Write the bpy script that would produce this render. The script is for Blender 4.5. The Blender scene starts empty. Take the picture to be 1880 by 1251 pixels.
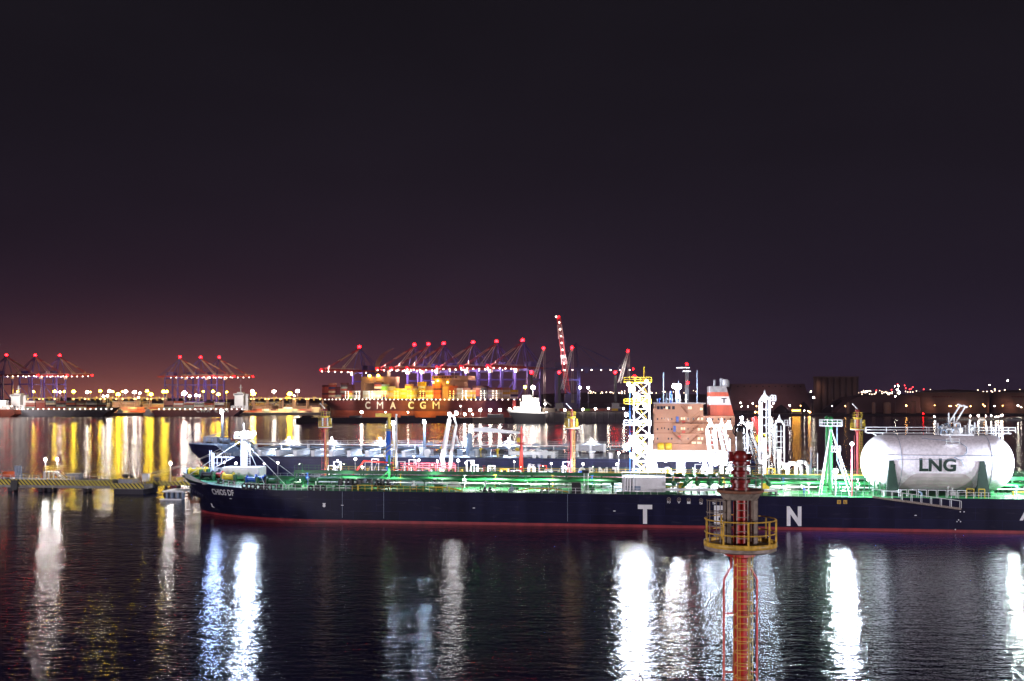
import bpy, math, random
from mathutils import Vector, Matrix
random.seed(7)
C = bpy.context.scene.collection
SC = bpy.context.scene
# ------------------------------------------------------------------ camera
F, CX, HY, H = 1828.0, 940.0, 732.0, 23.6          # focal length in px of a 1880 px frame, centre column, horizon row, eye height
cam = bpy.data.objects.new('camera', bpy.data.cameras.new('camera')); C.objects.link(cam)
cam.location = (0, 0, H); cam.rotation_euler = (math.pi/2, 0, 0)
cam.data.sensor_width = 36; cam.data.lens = 35.0; cam.data.shift_y = 106.5/1880
cam.data.clip_start = .5; cam.data.clip_end = 20000
SC.camera = cam
# ------------------------------------------------------------------ night sky
W = bpy.data.worlds.new("World"); SC.world = W; W.use_nodes = True
nt = W.node_tree; nt.nodes.clear()
def wn(t, **k):
    n = nt.nodes.new(t)
    for a, b in k.items(): setattr(n, a, b)
    return n
def wmath(op, a, b=None, c=None):
    n = wn('ShaderNodeMath', operation=op)
    for i, v in enumerate((a, b, c)):
        if v is None: continue
        if isinstance(v, (int, float)): n.inputs[i].default_value = v
        else: nt.links.new(v, n.inputs[i])
    return n.outputs[0]
tc = wn('ShaderNodeTexCoord'); sp = wn('ShaderNodeSeparateXYZ'); nt.links.new(tc.outputs['Generated'], sp.inputs[0])
X_, Y_, Z_ = sp.outputs
el = wmath('MAXIMUM', Z_, 0.0)
az = wmath('ARCTAN2', X_, Y_)
def lobe(az0, wid, h):                       # town glow: gaussian in azimuth, exponential in elevation
    d = wmath('DIVIDE', wmath('SUBTRACT', az, az0), wid)
    g = wmath('EXPONENT', wmath('MULTIPLY', wmath('MULTIPLY', d, d), -1.0))
    return wmath('MULTIPLY', g, wmath('EXPONENT', wmath('DIVIDE', el, -h)))
def colour_times(col, fac):
    n = wn('ShaderNodeMix', data_type='RGBA', blend_type='MULTIPLY'); n.inputs[0].default_value = 1
    n.inputs[6].default_value = (*col, 1)
    cb = wn('ShaderNodeCombineColor')
    for i in range(3): nt.links.new(fac, cb.inputs[i])
    nt.links.new(cb.outputs[0], n.inputs[7]); return n.outputs[2]
def cadd(a, b):
    n = wn('ShaderNodeMix', data_type='RGBA', blend_type='ADD'); n.inputs[0].default_value = 1
    nt.links.new(a, n.inputs[6]); nt.links.new(b, n.inputs[7]); return n.outputs[2]
one = wmath('ADD', wmath('MULTIPLY', el, 0.0), 1.0)
base = colour_times((.0068, .0062, .0084), one)
s1 = colour_times((.0168, .0086, .0240), wmath('EXPONENT', wmath('DIVIDE', el, -.13)))
s2 = colour_times((.044, .0082, .014), lobe(-.42, .32, .050))
s3 = colour_times((.27, .080, .030), lobe(-.36, .20, .024))
s4 = colour_times((.040, .014, .022), lobe(-.10, .22, .06))
sky = cadd(cadd(cadd(cadd(base, s1), s2), s3), s4)
mpw = wn('ShaderNodeMapping'); mpw.inputs['Scale'].default_value = (1, 1, 3.5); nt.links.new(tc.outputs['Generated'], mpw.inputs[0])
nzw = wn('ShaderNodeTexNoise'); nzw.inputs['Scale'].default_value = 3.2; nzw.inputs['Detail'].default_value = 6; nt.links.new(mpw.outputs[0], nzw.inputs['Vector'])
cl = wmath('ADD', wmath('MULTIPLY', nzw.outputs[0], .5), .75)      # thin uneven cloud lit by the town
mw = wn('ShaderNodeMix', data_type='RGBA', blend_type='MULTIPLY'); mw.inputs[0].default_value = 1; cbw = wn('ShaderNodeCombineColor')
for i in range(3): nt.links.new(cl, cbw.inputs[i])
nt.links.new(sky, mw.inputs[6]); nt.links.new(cbw.outputs[0], mw.inputs[7]); sky = mw.outputs[2]
bg = wn('ShaderNodeBackground'); bg.inputs[1].default_value = 1.0
nt.links.new(sky, bg.inputs[0])
wo = wn('ShaderNodeOutputWorld'); nt.links.new(bg.outputs[0], wo.inputs[0])
# ------------------------------------------------------------------ view, sampling
SC.view_settings.view_transform = 'Standard'; SC.view_settings.look = 'None'
SC.view_settings.exposure = 0; SC.view_settings.gamma = 1
SC.cycles.use_denoising = True; SC.cycles.denoising_prefilter = 'ACCURATE'
SC.cycles.max_bounces = 5; SC.cycles.diffuse_bounces = 2; SC.cycles.glossy_bounces = 3
SC.cycles.sample_clamp_indirect = 6
SC.cycles.use_light_tree = True
SC.cycles.caustics_reflective = False; SC.cycles.caustics_refractive = False
SC.cycles.pixel_filter_type = 'BLACKMAN_HARRIS'

# ================================================================== helpers
MATW = {}                                             # object -> its world matrix
I4 = Matrix.Identity(4)
def P(px, py, Y):                                     # world point seen at a pixel of the photograph, Y metres away
    return Vector(((px-CX)/F*Y, Y, H-(py-HY)/F*Y))
class Frame:
    def __init__(s, loc, rz):
        s.M = Matrix.Translation(loc) @ Matrix.Rotation(rz, 4, 'Z'); s.I = s.M.inverted(); s.rz = rz
    def at(s, px, py, t):                             # local point on the vertical plane y = t
        o = s.I @ Vector((0, 0, H)); d = s.I.to_3x3() @ Vector(((px-CX)/F, 1, -(py-HY)/F))
        return o + d*((t-o.y)/d.y)
    def px(s, v):
        w = s.M @ Vector(v); return CX+F*w.x/w.y, HY+F*(H-w.z)/w.y
    def w(s, v): return s.M @ Vector(v)
WF = Frame((0, 0, 0), 0)

def thing(name, label, cat, loc=(0, 0, 0), rz=0.0, group=None, kind=None):
    o = bpy.data.objects.new(name, None); C.objects.link(o); o.empty_display_size = .5
    o.location = loc; o.rotation_euler = (0, 0, rz)
    MATW[o] = Matrix.Translation(loc) @ Matrix.Rotation(rz, 4, 'Z')
    tag(o, label, cat, group, kind); return o
def thingF(fr, name, label, cat, v, group=None):
    return thing(name, label, cat, fr.w(v), fr.rz, group)
def tag(o, label=None, cat=None, group=None, kind=None):
    if label: o['label'] = label
    if cat: o['category'] = cat
    if group: o['group'] = group
    if kind: o['kind'] = kind
    return o
def kids(o): return [c for c in bpy.data.objects if c.parent == o]
def copy_tree(o, parent=None, ch=None):
    if ch is None:
        ch = {}
        for c in bpy.data.objects:
            if c.parent: ch.setdefault(c.parent, []).append(c)
    c = o.copy(); C.objects.link(c); c.parent = parent
    MATW[c] = MATW.get(o, I4).copy()
    for k in ch.get(o, []): copy_tree(k, c, ch)
    return c
def copy_to(proto, loc, rz, label, group=None):
    c = copy_tree(proto); c.location = loc; c.rotation_euler = (0, 0, rz); c['label'] = label
    MATW[c] = Matrix.Translation(loc) @ Matrix.Rotation(rz, 4, 'Z')
    if group: c['group'] = group
    return c
ORD = 'first second third fourth fifth sixth seventh eighth ninth tenth eleventh twelfth thirteenth fourteenth fifteenth sixteenth seventeenth eighteenth nineteenth twentieth'.split()
def nth(i):
    if i < 20: return ORD[i]
    return {20: 'twenty-', 30: 'thirty-', 40: 'forty-'}[(i//10)*10] + (ORD[i % 10] if i % 10 else 'first')
class MB:
    def __init__(s, S=I4): s.v = []; s.f = []; s.S = S.M if isinstance(S, Frame) else S; s.m = []; s.mi = 0
    def face(s, idx): s.f.append(idx); s.m.append(s.mi)
    def raw(s, vs, fs):
        b = len(s.v); s.v += [Vector(x) for x in vs]
        for f in fs: s.face([b+i for i in f])
        return s
    def box(s, x0, x1, y0, y1, z0, z1):
        return s.raw([(x, y, z) for z in (z0, z1) for y in (y0, y1) for x in (x0, x1)],
                     [(0, 2, 3, 1), (4, 5, 7, 6), (0, 1, 5, 4), (2, 6, 7, 3), (0, 4, 6, 2), (1, 3, 7, 5)])
    def cbox(s, c, sx, sy, sz): return s.box(c[0]-sx/2, c[0]+sx/2, c[1]-sy/2, c[1]+sy/2, c[2]-sz/2, c[2]+sz/2)
    def tube(s, p, q, r, n=6, r2=None, cap=True):
        p = Vector(p); q = Vector(q); d = q-p
        if d.length < 1e-6: return s
        d.normalize(); u = d.orthogonal().normalized() if abs(d.z) < .95 else Vector((1, 0, 0))
        if abs(d.z) < .95: u = d.cross(Vector((0, 0, 1))).normalized()
        else: u = (u-d*u.dot(d)).normalized()
        w = d.cross(u); r2 = r if r2 is None else r2; b = len(s.v)
        off = math.pi/4 if n == 4 else 0
        for k in range(n):
            a = 2*math.pi*k/n+off; e = u*math.cos(a)+w*math.sin(a)
            s.v.append(p+e*r); s.v.append(q+e*r2)
        for k in range(n):
            j = (k+1) % n; s.face([b+2*k, b+2*k+1, b+2*j+1, b+2*j])
        if cap:
            s.face([b+2*k for k in range(n)]); s.face([b+2*k+1 for k in reversed(range(n))])
        return s
    def path(s, pts, r, n=6):
        for a, b in zip(pts, pts[1:]): s.tube(a, b, r, n)
        if n > 4:
            for p in pts[1:-1]: s.ball(p, r*1.02, n, max(3, n//2))
        return s
    def ball(s, c, r, n=8, m=5, sz=1.0):
        c = Vector(c); b = len(s.v); s.v.append(c+Vector((0, 0, r*sz)))
        for i in range(1, m):
            a = math.pi*i/m
            for k in range(n):
                t = 2*math.pi*k/n; s.v.append(c+Vector((r*math.sin(a)*math.cos(t), r*math.sin(a)*math.sin(t), r*sz*math.cos(a))))
        s.v.append(c-Vector((0, 0, r*sz))); e = len(s.v)-1
        for k in range(n):
            j = (k+1) % n; s.face([b, b+1+k, b+1+j]); s.face([e, b+1+(m-2)*n+j, b+1+(m-2)*n+k])
            for i in range(m-2):
                s.face([b+1+i*n+k, b+1+(i+1)*n+k, b+1+(i+1)*n+j, b+1+i*n+j])
        return s
    def lathe(s, prof, c=(0, 0, 0), axis='Z', n=16, cap=True):
        c = Vector(c); b = len(s.v)
        for r, z in prof:
            for k in range(n):
                a = 2*math.pi*k/n; x, y = r*math.cos(a), r*math.sin(a)
                s.v.append(c+(Vector((x, y, z)) if axis == 'Z' else Vector((z, x, y)) if axis == 'X' else Vector((x, z, y))))
        for i in range(len(prof)-1):
            for k in range(n):
                j = (k+1) % n; s.face([b+i*n+k, b+i*n+j, b+(i+1)*n+j, b+(i+1)*n+k])
        if cap:
            s.face([b+k for k in reversed(range(n))]); s.face([b+(len(prof)-1)*n+k for k in range(n)])
        return s
    def ring(s, c, R, r, axis='Z', n=24, k=5, a0=0, a1=2*math.pi):
        c = Vector(c); full = abs(a1-a0-2*math.pi) < 1e-6; pts = []
        for i in range(n+(0 if full else 1)):
            a = a0+(a1-a0)*i/n; x, y = R*math.cos(a), R*math.sin(a)
            pts.append(c+(Vector((x, y, 0)) if axis == 'Z' else Vector((0, x, y)) if axis == 'X' else Vector((x, 0, y))))
        if full: pts.append(pts[0])
        for a, b in zip(pts, pts[1:]): s.tube(a, b, r, k, cap=False)
        return s
    def poly(s, pts, d):                                # closed outline pushed by vector d
        n = len(pts); d = Vector(d); b = len(s.v)
        s.v += [Vector(p) for p in pts]+[Vector(p)+d for p in pts]
        s.face(list(range(b, b+n))); s.face([b+n+i for i in reversed(range(n))])
        for i in range(n):
            j = (i+1) % n; s.face([b+i, b+n+i, b+n+j, b+j])
        return s
    def truss(s, p, q, w, r, n, up=Vector((0, 0, 1)), w2=None):        # four-chord lattice
        p = Vector(p); q = Vector(q); d = (q-p).normalized(); a = d.cross(up).normalized(); b = a.cross(d); w2 = w if w2 is None else w2
        def cn(t):
            c = p.lerp(q, t); h = (w+(w2-w)*t)/2
            return [c+a*h+b*h, c-a*h+b*h, c-a*h-b*h, c+a*h-b*h]
        A, B = cn(0), cn(1)
        for i in range(4): s.tube(A[i], B[i], r, 4)
        for k in range(n):
            A, B = cn(k/n), cn((k+1)/n)
            for i in range(4):
                j = (i+1) % 4
                s.tube(A[i], B[j] if k % 2 else B[j], r*.6, 4, cap=False); s.tube(B[i], B[j], r*.6, 4, cap=False)
        return s
    def rail(s, pts, h=1.05, r=.035, step=1.6, bars=2):  # guard rail along pts
        for a, b in zip(pts, pts[1:]):
            a = Vector(a); b = Vector(b); n = max(1, round((b-a).length/step)); up = Vector((0, 0, h))
            for k in range(n+1): s.tube(a.lerp(b, k/n), a.lerp(b, k/n)+up, r, 4, cap=False)
            for i in range(bars): s.tube(a+up*(1-i/bars), b+up*(1-i/bars), r*.85, 4, cap=False)
        return s
    def ladder(s, p, q, w=.45, r=.03, step=.35, side=(1, 0, 0)):
        p = Vector(p); q = Vector(q); e = Vector(side)*w/2; s.tube(p-e, q-e, r, 4); s.tube(p+e, q+e, r, 4)
        n = max(2, int((q-p).length/step))
        for k in range(1, n): c = p.lerp(q, k/n); s.tube(c-e, c+e, r*.8, 4, cap=False)
        return s
    def build(s, name, mat, parent=None, smooth=False, kind=None, label=None):
        T = s.S
        if parent is not None: T = MATW[parent].inverted() @ T
        me = bpy.data.meshes.new(name); me.from_pydata([T @ v for v in s.v], [], s.f)
        mats = mat if isinstance(mat, (list, tuple)) else [mat]
        for m in mats: me.materials.append(m)
        if len(mats) > 1: me.polygons.foreach_set('material_index', s.m)
        if smooth: me.polygons.foreach_set('use_smooth', [True]*len(me.polygons))
        me.update()
        o = bpy.data.objects.new(name, me); C.objects.link(o)
        if parent is not None: o.parent = parent; MATW[o] = MATW[parent]
        else: MATW[o] = I4
        if kind: o['kind'] = kind
        if label: o['label'] = label
        return o
def smooth_angle(o, deg=40):
    me = o.data; me.polygons.foreach_set('use_smooth', [True]*len(me.polygons))
    try: me.set_sharp_from_angle(angle=math.radians(deg))
    except Exception: pass
# ---- materials
def mat(name, col, rough=.5, metal=0.0, vary=.25, scale=1.5, coord='Object', bump=0.0, spec=None, streak=False):
    m = bpy.data.materials.new(name); m.use_nodes = True; t = m.node_tree; N = t.nodes; L = t.links
    b = N['Principled BSDF']; b.inputs['Roughness'].default_value = rough; b.inputs['Metallic'].default_value = metal
    if spec is not None: b.inputs['Specular IOR Level'].default_value = spec
    tc = N.new('ShaderNodeTexCoord'); mp = N.new('ShaderNodeMapping'); mp.inputs['Scale'].default_value = (1, 1, .15) if streak else (1, 1, 1)
    L.new(tc.outputs[coord], mp.inputs[0])
    nz = N.new('ShaderNodeTexNoise'); nz.inputs['Scale'].default_value = scale; nz.inputs['Detail'].default_value = 5
    L.new(mp.outputs[0], nz.inputs['Vector'])
    cr = N.new('ShaderNodeValToRGB'); e = cr.color_ramp.elements
    e[0].position = .3; e[1].position = .7
    e[0].color = (*[c*(1-vary) for c in col], 1); e[1].color = (*[min(1, c*(1+vary*.4)) for c in col], 1)
    L.new(nz.outputs[0], cr.inputs[0]); L.new(cr.outputs[0], b.inputs['Base Color'])
    mr = N.new('ShaderNodeMapRange'); mr.inputs['To Min'].default_value = max(.05, rough-.12); mr.inputs['To Max'].default_value = min(1, rough+.15)
    L.new(nz.outputs[0], mr.inputs[0]); L.new(mr.outputs[0], b.inputs['Roughness'])
    if bump:
        bp = N.new('ShaderNodeBump'); bp.inputs['Strength'].default_value = bump; L.new(nz.outputs[0], bp.inputs['Height']); L.new(bp.outputs[0], b.inputs['Normal'])
    return m
def emit(name, col, strength, sample=True):
    m = bpy.data.materials.new(name); m.use_nodes = True; t = m.node_tree; t.nodes.clear()
    e = t.nodes.new('ShaderNodeEmission'); e.inputs[0].default_value = (*col, 1); e.inputs[1].default_value = strength
    o = t.nodes.new('ShaderNodeOutputMaterial'); t.links.new(e.outputs[0], o.inputs[0])
    m.cycles.emission_sampling = 'FRONT' if sample else 'NONE'
    return m
def plates(m, w=9.0, h=2.2, amt=.35):
    """hull plating: welded strakes whose paint differs a little, with thin seams and scuffs"""
    t = m.node_tree; N = t.nodes; L = t.links; b = N['Principled BSDF']; tc = N.new('ShaderNodeTexCoord'); s = N.new('ShaderNodeSeparateXYZ'); L.new(tc.outputs['Object'], s.inputs[0])
    c = N.new('ShaderNodeCombineXYZ'); L.new(s.outputs[0], c.inputs[0]); L.new(s.outputs[2], c.inputs[1])
    k = N.new('ShaderNodeTexBrick'); k.inputs['Scale'].default_value = 1; k.inputs['Brick Width'].default_value = w; k.inputs['Row Height'].default_value = h; k.inputs['Mortar Size'].default_value = .05
    k.inputs['Color1'].default_value = (1-amt, 1-amt, 1-amt, 1); k.inputs['Color2'].default_value = (1, 1, 1, 1); k.inputs['Mortar'].default_value = (1.5, 1.45, 1.4, 1); L.new(c.outputs[0], k.inputs['Vector'])
    old = b.inputs['Base Color'].links[0].from_socket; x = N.new('ShaderNodeMix'); x.data_type = 'RGBA'; x.blend_type = 'MULTIPLY'; x.inputs[0].default_value = 1
    L.new(old, x.inputs[6]); L.new(k.outputs[0], x.inputs[7])
    n2 = N.new('ShaderNodeTexNoise'); n2.inputs['Scale'].default_value = 1; n2.inputs['Detail'].default_value = 6; mp = N.new('ShaderNodeMapping'); mp.inputs['Scale'].default_value = (.35, .35, 2.2); L.new(tc.outputs['Object'], mp.inputs[0]); L.new(mp.outputs[0], n2.inputs['Vector'])
    r = N.new('ShaderNodeValToRGB'); r.color_ramp.elements[0].position = .60; r.color_ramp.elements[1].position = .74; L.new(n2.outputs[0], r.inputs[0])
    f = N.new('ShaderNodeMath'); f.operation = 'MULTIPLY'; f.inputs[1].default_value = .16; L.new(r.outputs[0], f.inputs[0])
    y = N.new('ShaderNodeMix'); y.data_type = 'RGBA'; y.inputs[7].default_value = (.12, .10, .12, 1); L.new(f.outputs[0], y.inputs[0]); L.new(x.outputs[2], y.inputs[6]); L.new(y.outputs[2], b.inputs['Base Color'])
M = dict(
 navy=mat('navy_paint', (.0080, .0088, .033), .42, vary=.35, scale=.35, streak=True, spec=.12),
 boot=mat('red_boot_paint', (.26, .020, .028), .5, vary=.4, scale=.6),
 white=mat('white_paint', (.78, .78, .78), .4, vary=.15, scale=.7),
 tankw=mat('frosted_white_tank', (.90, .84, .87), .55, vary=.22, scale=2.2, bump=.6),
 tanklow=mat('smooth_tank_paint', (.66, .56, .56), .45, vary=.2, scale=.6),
 green=mat('green_deck_paint', (.009, .19, .040), .5, vary=.75, scale=.22),
 dgreen=mat('dark_green_paint', (.007, .10, .032), .45, vary=.3),
 vgreen=mat('saddle_green_paint', (.006, .030, .016), .5, vary=.3),
 yellow=mat('yellow_paint', (.70, .48, .03), .45, vary=.25, scale=3),
 gold=mat('worn_yellow_paint', (.64, .38, .05), .5, vary=.45, scale=5),
 red=mat('red_paint', (.50, .022, .012), .4, vary=.4, scale=2.5),
 dred=mat('dark_red_paint', (.20, .012, .010), .35, vary=.5, scale=5),
 pink=mat('brightened_red_paint', (.70, .10, .12), .45, vary=.2),  # red brightened in the colour to the pinkish look of floodlit columns
 blue=mat('blue_paint', (.02, .11, .50), .45, vary=.25),
 greyblue=mat('grey_blue_paint', (.25, .32, .42), .5, vary=.25),
 black=mat('black_paint', (.012, .012, .014), .45, vary=.3),
 grey=mat('grey_steel', (.32, .32, .34), .5, vary=.3),
 beige=mat('weathered_steel', (.27, .215, .17), .5, vary=.45, scale=4),
 rust=mat('rusty_iron', (.20, .075, .035), .7, vary=.5, scale=4),
 funnelred=mat('funnel_orange_red', (.66, .12, .06), .5, vary=.3, scale=.8, streak=True),
 cream=mat('cream_paint', (.36, .19, .12), .5, vary=.18, scale=.4, streak=True),
 tblue=mat('tanker_blue_hull', (.022, .026, .085), .4, vary=.3, scale=.3, streak=True, spec=.2),
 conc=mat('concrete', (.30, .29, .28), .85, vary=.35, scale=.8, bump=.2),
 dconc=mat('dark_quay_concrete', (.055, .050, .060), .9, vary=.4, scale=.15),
 cma=mat('brown_red_hull', (.155, .040, .040), .5, vary=.25, scale=.06, streak=True),
 cmab=mat('orange_boot_paint', (.36, .085, .05), .6, vary=.25, scale=.08),
 purple=mat('violet_blue_crane_paint', (.085, .055, .27), .5, vary=.2, scale=.1),
 dpurple=mat('dark_blue_crane_paint', (.030, .022, .11), .5, vary=.2, scale=.1),
 boomred=mat('crane_boom_red', (.36, .040, .045), .5, vary=.35, scale=.12),
 stayw=mat('crane_stay_white', (.62, .48, .42), .5, vary=.3, scale=.1),
 hull2=mat('dull_red_hull', (.12, .040, .040), .6, vary=.3, scale=.06),
 hull3=mat('grey_ship_hull', (.16, .17, .20), .6, vary=.3, scale=.06),
 silo=mat('silo_concrete', (.20, .13, .11), .85, vary=.35, scale=.06, streak=True),
 shed=mat('dark_shed_cladding', (.15, .09, .10), .8, vary=.2, scale=.05),
 tankb=mat('brown_storage_tank', (.42, .26, .22), .7, vary=.25, scale=.05, streak=True),
 coal=mat('coal', (.012, .011, .013), .95, vary=.4, scale=.2, bump=.6),
 land=mat('dark_ground', (.05, .042, .045), .95, vary=.4, scale=.02),
 hill=mat('hill_earth', (.03, .028, .03), .95, vary=.4, scale=.01),
 skin=mat('skin', (.45, .28, .2), .6), cloth=mat('blue_coverall', (.03, .07, .30), .8, vary=.3, scale=6),
 glassd=mat('dark_window_glass', (.02, .025, .04), .1), rope=mat('mooring_rope', (.62, .58, .5), .8, vary=.2, scale=4),
)
CC = {}
for k, c in dict(brick_red=(.30, .055, .035), orange_red=(.52, .10, .035), dark_maroon=(.07, .016, .022), cream=(.62, .52, .34), white=(.72, .70, .66), yellow=(.72, .46, .03), lime_green=(.22, .50, .03), dark_blue=(.03, .04, .13), grey_green=(.22, .27, .24), pink_brown=(.36, .16, .13), dark_grey=(.05, .045, .06)).items():
    CC[k] = mat('container_'+k, c, .6, vary=.25, scale=.35, streak=True)
E = dict(
 white=emit('far_white_lamp', (1, .90, .80), 105), yellow=emit('far_sodium_lamp', (1, .66, .03), 110),
 red=emit('red_aviation_lamp', (1, .003, .005), 45), redbig=emit('bright_red_aviation_lamp', (1, .003, .005), 80),
 small=emit('small_white_lamp', (1, .82, .70), 14, False), smally=emit('small_yellow_lamp', (1, .62, .12), 14, False),
 orange=emit('orange_street_lamp', (1, .45, .12), 60), dimw=emit('street_lamp_white', (1, .85, .7), 90),
 near=emit('near_floodlight', (.86, .92, 1), 120, False), nearwarm=emit('near_warm_lamp', (1, .86, .80), 60, False),
 neary=emit('near_yellow_floodlight', (1, .90, .45), 120, False), win=emit('lit_window', (1, .86, .62), 1.6, False),
 yfar=emit('yellow_deck_flood', (1, .60, .04), 80), city=emit('city_light', (1, .72, .5), 7, False),
 citr=emit('city_red_light', (1, .04, .05), 9, False))
E['white'].cycles.emission_sampling = 'FRONT'
plates(M['navy']); plates(M['cma'], 16, 4); plates(M['tblue'])
def hazard():
    m = bpy.data.materials.new('hazard_stripes'); m.use_nodes = True; t = m.node_tree; N = t.nodes; L = t.links; b = N['Principled BSDF']
    tc = N.new('ShaderNodeTexCoord'); s = N.new('ShaderNodeSeparateXYZ'); L.new(tc.outputs['Object'], s.inputs[0])
    a = N.new('ShaderNodeMath'); a.operation = 'ADD'; L.new(s.outputs[0], a.inputs[0]); L.new(s.outputs[2], a.inputs[1])
    f = N.new('ShaderNodeMath'); f.operation = 'MULTIPLY'; L.new(a.outputs[0], f.inputs[0]); f.inputs[1].default_value = 1/1.05
    g = N.new('ShaderNodeMath'); g.operation = 'FRACT'; L.new(f.outputs[0], g.inputs[0])
    h = N.new('ShaderNodeMath'); h.operation = 'GREATER_THAN'; L.new(g.outputs[0], h.inputs[0]); h.inputs[1].default_value = .5
    mx = N.new('ShaderNodeMix'); mx.data_type = 'RGBA'; L.new(h.outputs[0], mx.inputs[0])
    mx.inputs[6].default_value = (.02, .02, .02, 1); mx.inputs[7].default_value = (.72, .58, .05, 1)
    L.new(mx.outputs[2], b.inputs['Base Color']); b.inputs['Roughness'].default_value = .6
    return m
M['hazard'] = hazard()
def light(name, v, power, col, parent=None, fr=WF, r=.4, spot=None, aim=None):
    d = bpy.data.lights.new(name, 'SPOT' if spot else 'POINT'); d.energy = power; d.color = col; d.shadow_soft_size = r
    o = bpy.data.objects.new(name, d); C.objects.link(o)
    T = fr.M if parent is None else MATW[parent].inverted() @ fr.M
    o.location = T @ Vector(v)
    if spot:
        d.spot_size = spot; d.spot_blend = .6
        o.rotation_euler = ((T.to_3x3() @ (Vector(aim)-Vector(v)))).to_track_quat('-Z', 'Y').to_euler()
    if parent is not None: o.parent = parent; MATW[o] = MATW[parent]
    return o
def flood(parent, fr, v, r, em, power, col, n=8, house=True, name='floodlight', lr=.4, up=.0):
    """lamp head with its glowing lens; the light sits just in front of the lens"""
    v = Vector(v)
    mb = MB(fr).ball(v, r, n, max(4, n//2)); o = mb.build(name, E[em], parent, True)
    if house:
        MB(fr).box(v.x-r*.9, v.x+r*.9, v.y-r*.9, v.y+r*.9, v.z+r*1.02, v.z+r*1.3).build('lamp_hood', M['grey'], o)
    if power: light('lamp_light', v+Vector((0, 0, -r-lr-.15)) if up == 0 else v+Vector((0, 0, up)), power, col, parent, fr, r=lr)
    return o
_tm = {}
def textmesh(body, bold=.0):
    k = (body, bold)
    if k in _tm: return _tm[k]
    cu = bpy.data.curves.new('t', 'FONT'); cu.body = body; cu.size = 1; cu.offset = bold; cu.resolution_u = 4
    o = bpy.data.objects.new('t', cu); C.objects.link(o)
    dg = bpy.context.evaluated_depsgraph_get(); dg.update(); me = bpy.data.meshes.new_from_object(o.evaluated_get(dg))
    vs = [v.co.copy() for v in me.vertices]; fs = [list(p.vertices) for p in me.polygons]
    bpy.data.objects.remove(o); bpy.data.curves.remove(cu); bpy.data.meshes.remove(me)
    x0 = min(v.x for v in vs); x1 = max(v.x for v in vs); y0 = min(v.y for v in vs); y1 = max(v.y for v in vs)
    r = ([((v.x-x0)/(x1-x0), (v.y-y0)/(y1-y0)) for v in vs], fs); _tm[k] = r; return r
def letters(body, fn, name, m, parent, fr, bold=.02, thick=.02):
    """writing laid on a surface: fn(u, v) in 0..1 gives the point"""
    uv, fs = textmesh(body, bold); mb = MB(fr)
    p0, q = fn(0, 0), fn(1, 0); r = fn(0, 1); wd = (Vector(q)-Vector(p0)).length; ht = (Vector(r)-Vector(p0)).length
    tris = [[uv[f[0]], uv[f[i]], uv[f[i+1]]] for f in fs for i in range(1, len(f)-1)]
    lim = max(.25, max(wd, ht)/24) if max(wd, ht) > 2.5 else 9
    vs = []; fc = []
    while tris:
        T = tris.pop(); L = [math.hypot((T[i][0]-T[(i+1) % 3][0])*wd, (T[i][1]-T[(i+1) % 3][1])*ht) for i in range(3)]
        k = L.index(max(L))
        if L[k] > lim:
            a, b, c = T[k], T[(k+1) % 3], T[(k+2) % 3]; m_ = ((a[0]+b[0])/2, (a[1]+b[1])/2); tris += [[a, m_, c], [m_, b, c]]
        else: fc.append((len(vs), len(vs)+1, len(vs)+2)); vs += T
    mb.raw([fn(u, v) for u, v in vs], fc)
    return mb.build(name, m, parent)

# ================================================================== water and land
def water():
    m = bpy.data.materials.new('harbour_water'); m.use_nodes = True; t = m.node_tree; N = t.nodes; L = t.links; b = N['Principled BSDF']
    b.inputs['Base Color'].default_value = (.0028, .0065, .038, 1); b.inputs['IOR'].default_value = 1.36
    b.inputs['Roughness'].default_value = .105
    tc = N.new('ShaderNodeTexCoord')
    def noise(sx, sy, sc, det, ):
        mp = N.new('ShaderNodeMapping'); mp.inputs['Scale'].default_value = (sx, sy, 1); mp.inputs['Rotation'].default_value = (0, 0, .12)
        L.new(tc.outputs['Object'], mp.inputs[0]); n = N.new('ShaderNodeTexNoise'); n.inputs['Scale'].default_value = sc; n.inputs['Detail'].default_value = det
        n.inputs['Roughness'].default_value = .55; L.new(mp.outputs[0], n.inputs['Vector']); return n.outputs[0]
    a = noise(.45, 1, 1.1, 3); c = noise(.5, 1, .16, 3)
    fine = noise(.5, 1, 3.4, 2); b0 = N.new('ShaderNodeBump'); b0.inputs['Strength'].default_value = 1; b0.inputs['Distance'].default_value = .030; L.new(fine, b0.inputs['Height'])
    b1 = N.new('ShaderNodeBump'); b1.inputs['Strength'].default_value = 1; b1.inputs['Distance'].default_value = .11; L.new(a, b1.inputs['Height'])
    b2 = N.new('ShaderNodeBump'); b2.inputs['Strength'].default_value = 1; b2.inputs['Distance'].default_value = .16; L.new(c, b2.inputs['Height'])
    L.new(b2.outputs[0], b1.inputs['Normal']); L.new(b1.outputs[0], b0.inputs['Normal']); L.new(b0.outputs[0], b.inputs['Normal'])
    return m
MB().raw([(-7000, -60, 0), (7000, -60, 0), (7000, 9000, 0), (-7000, 9000, 0)], [(0, 1, 2, 3)]).build('water', water(), kind='structure')

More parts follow.
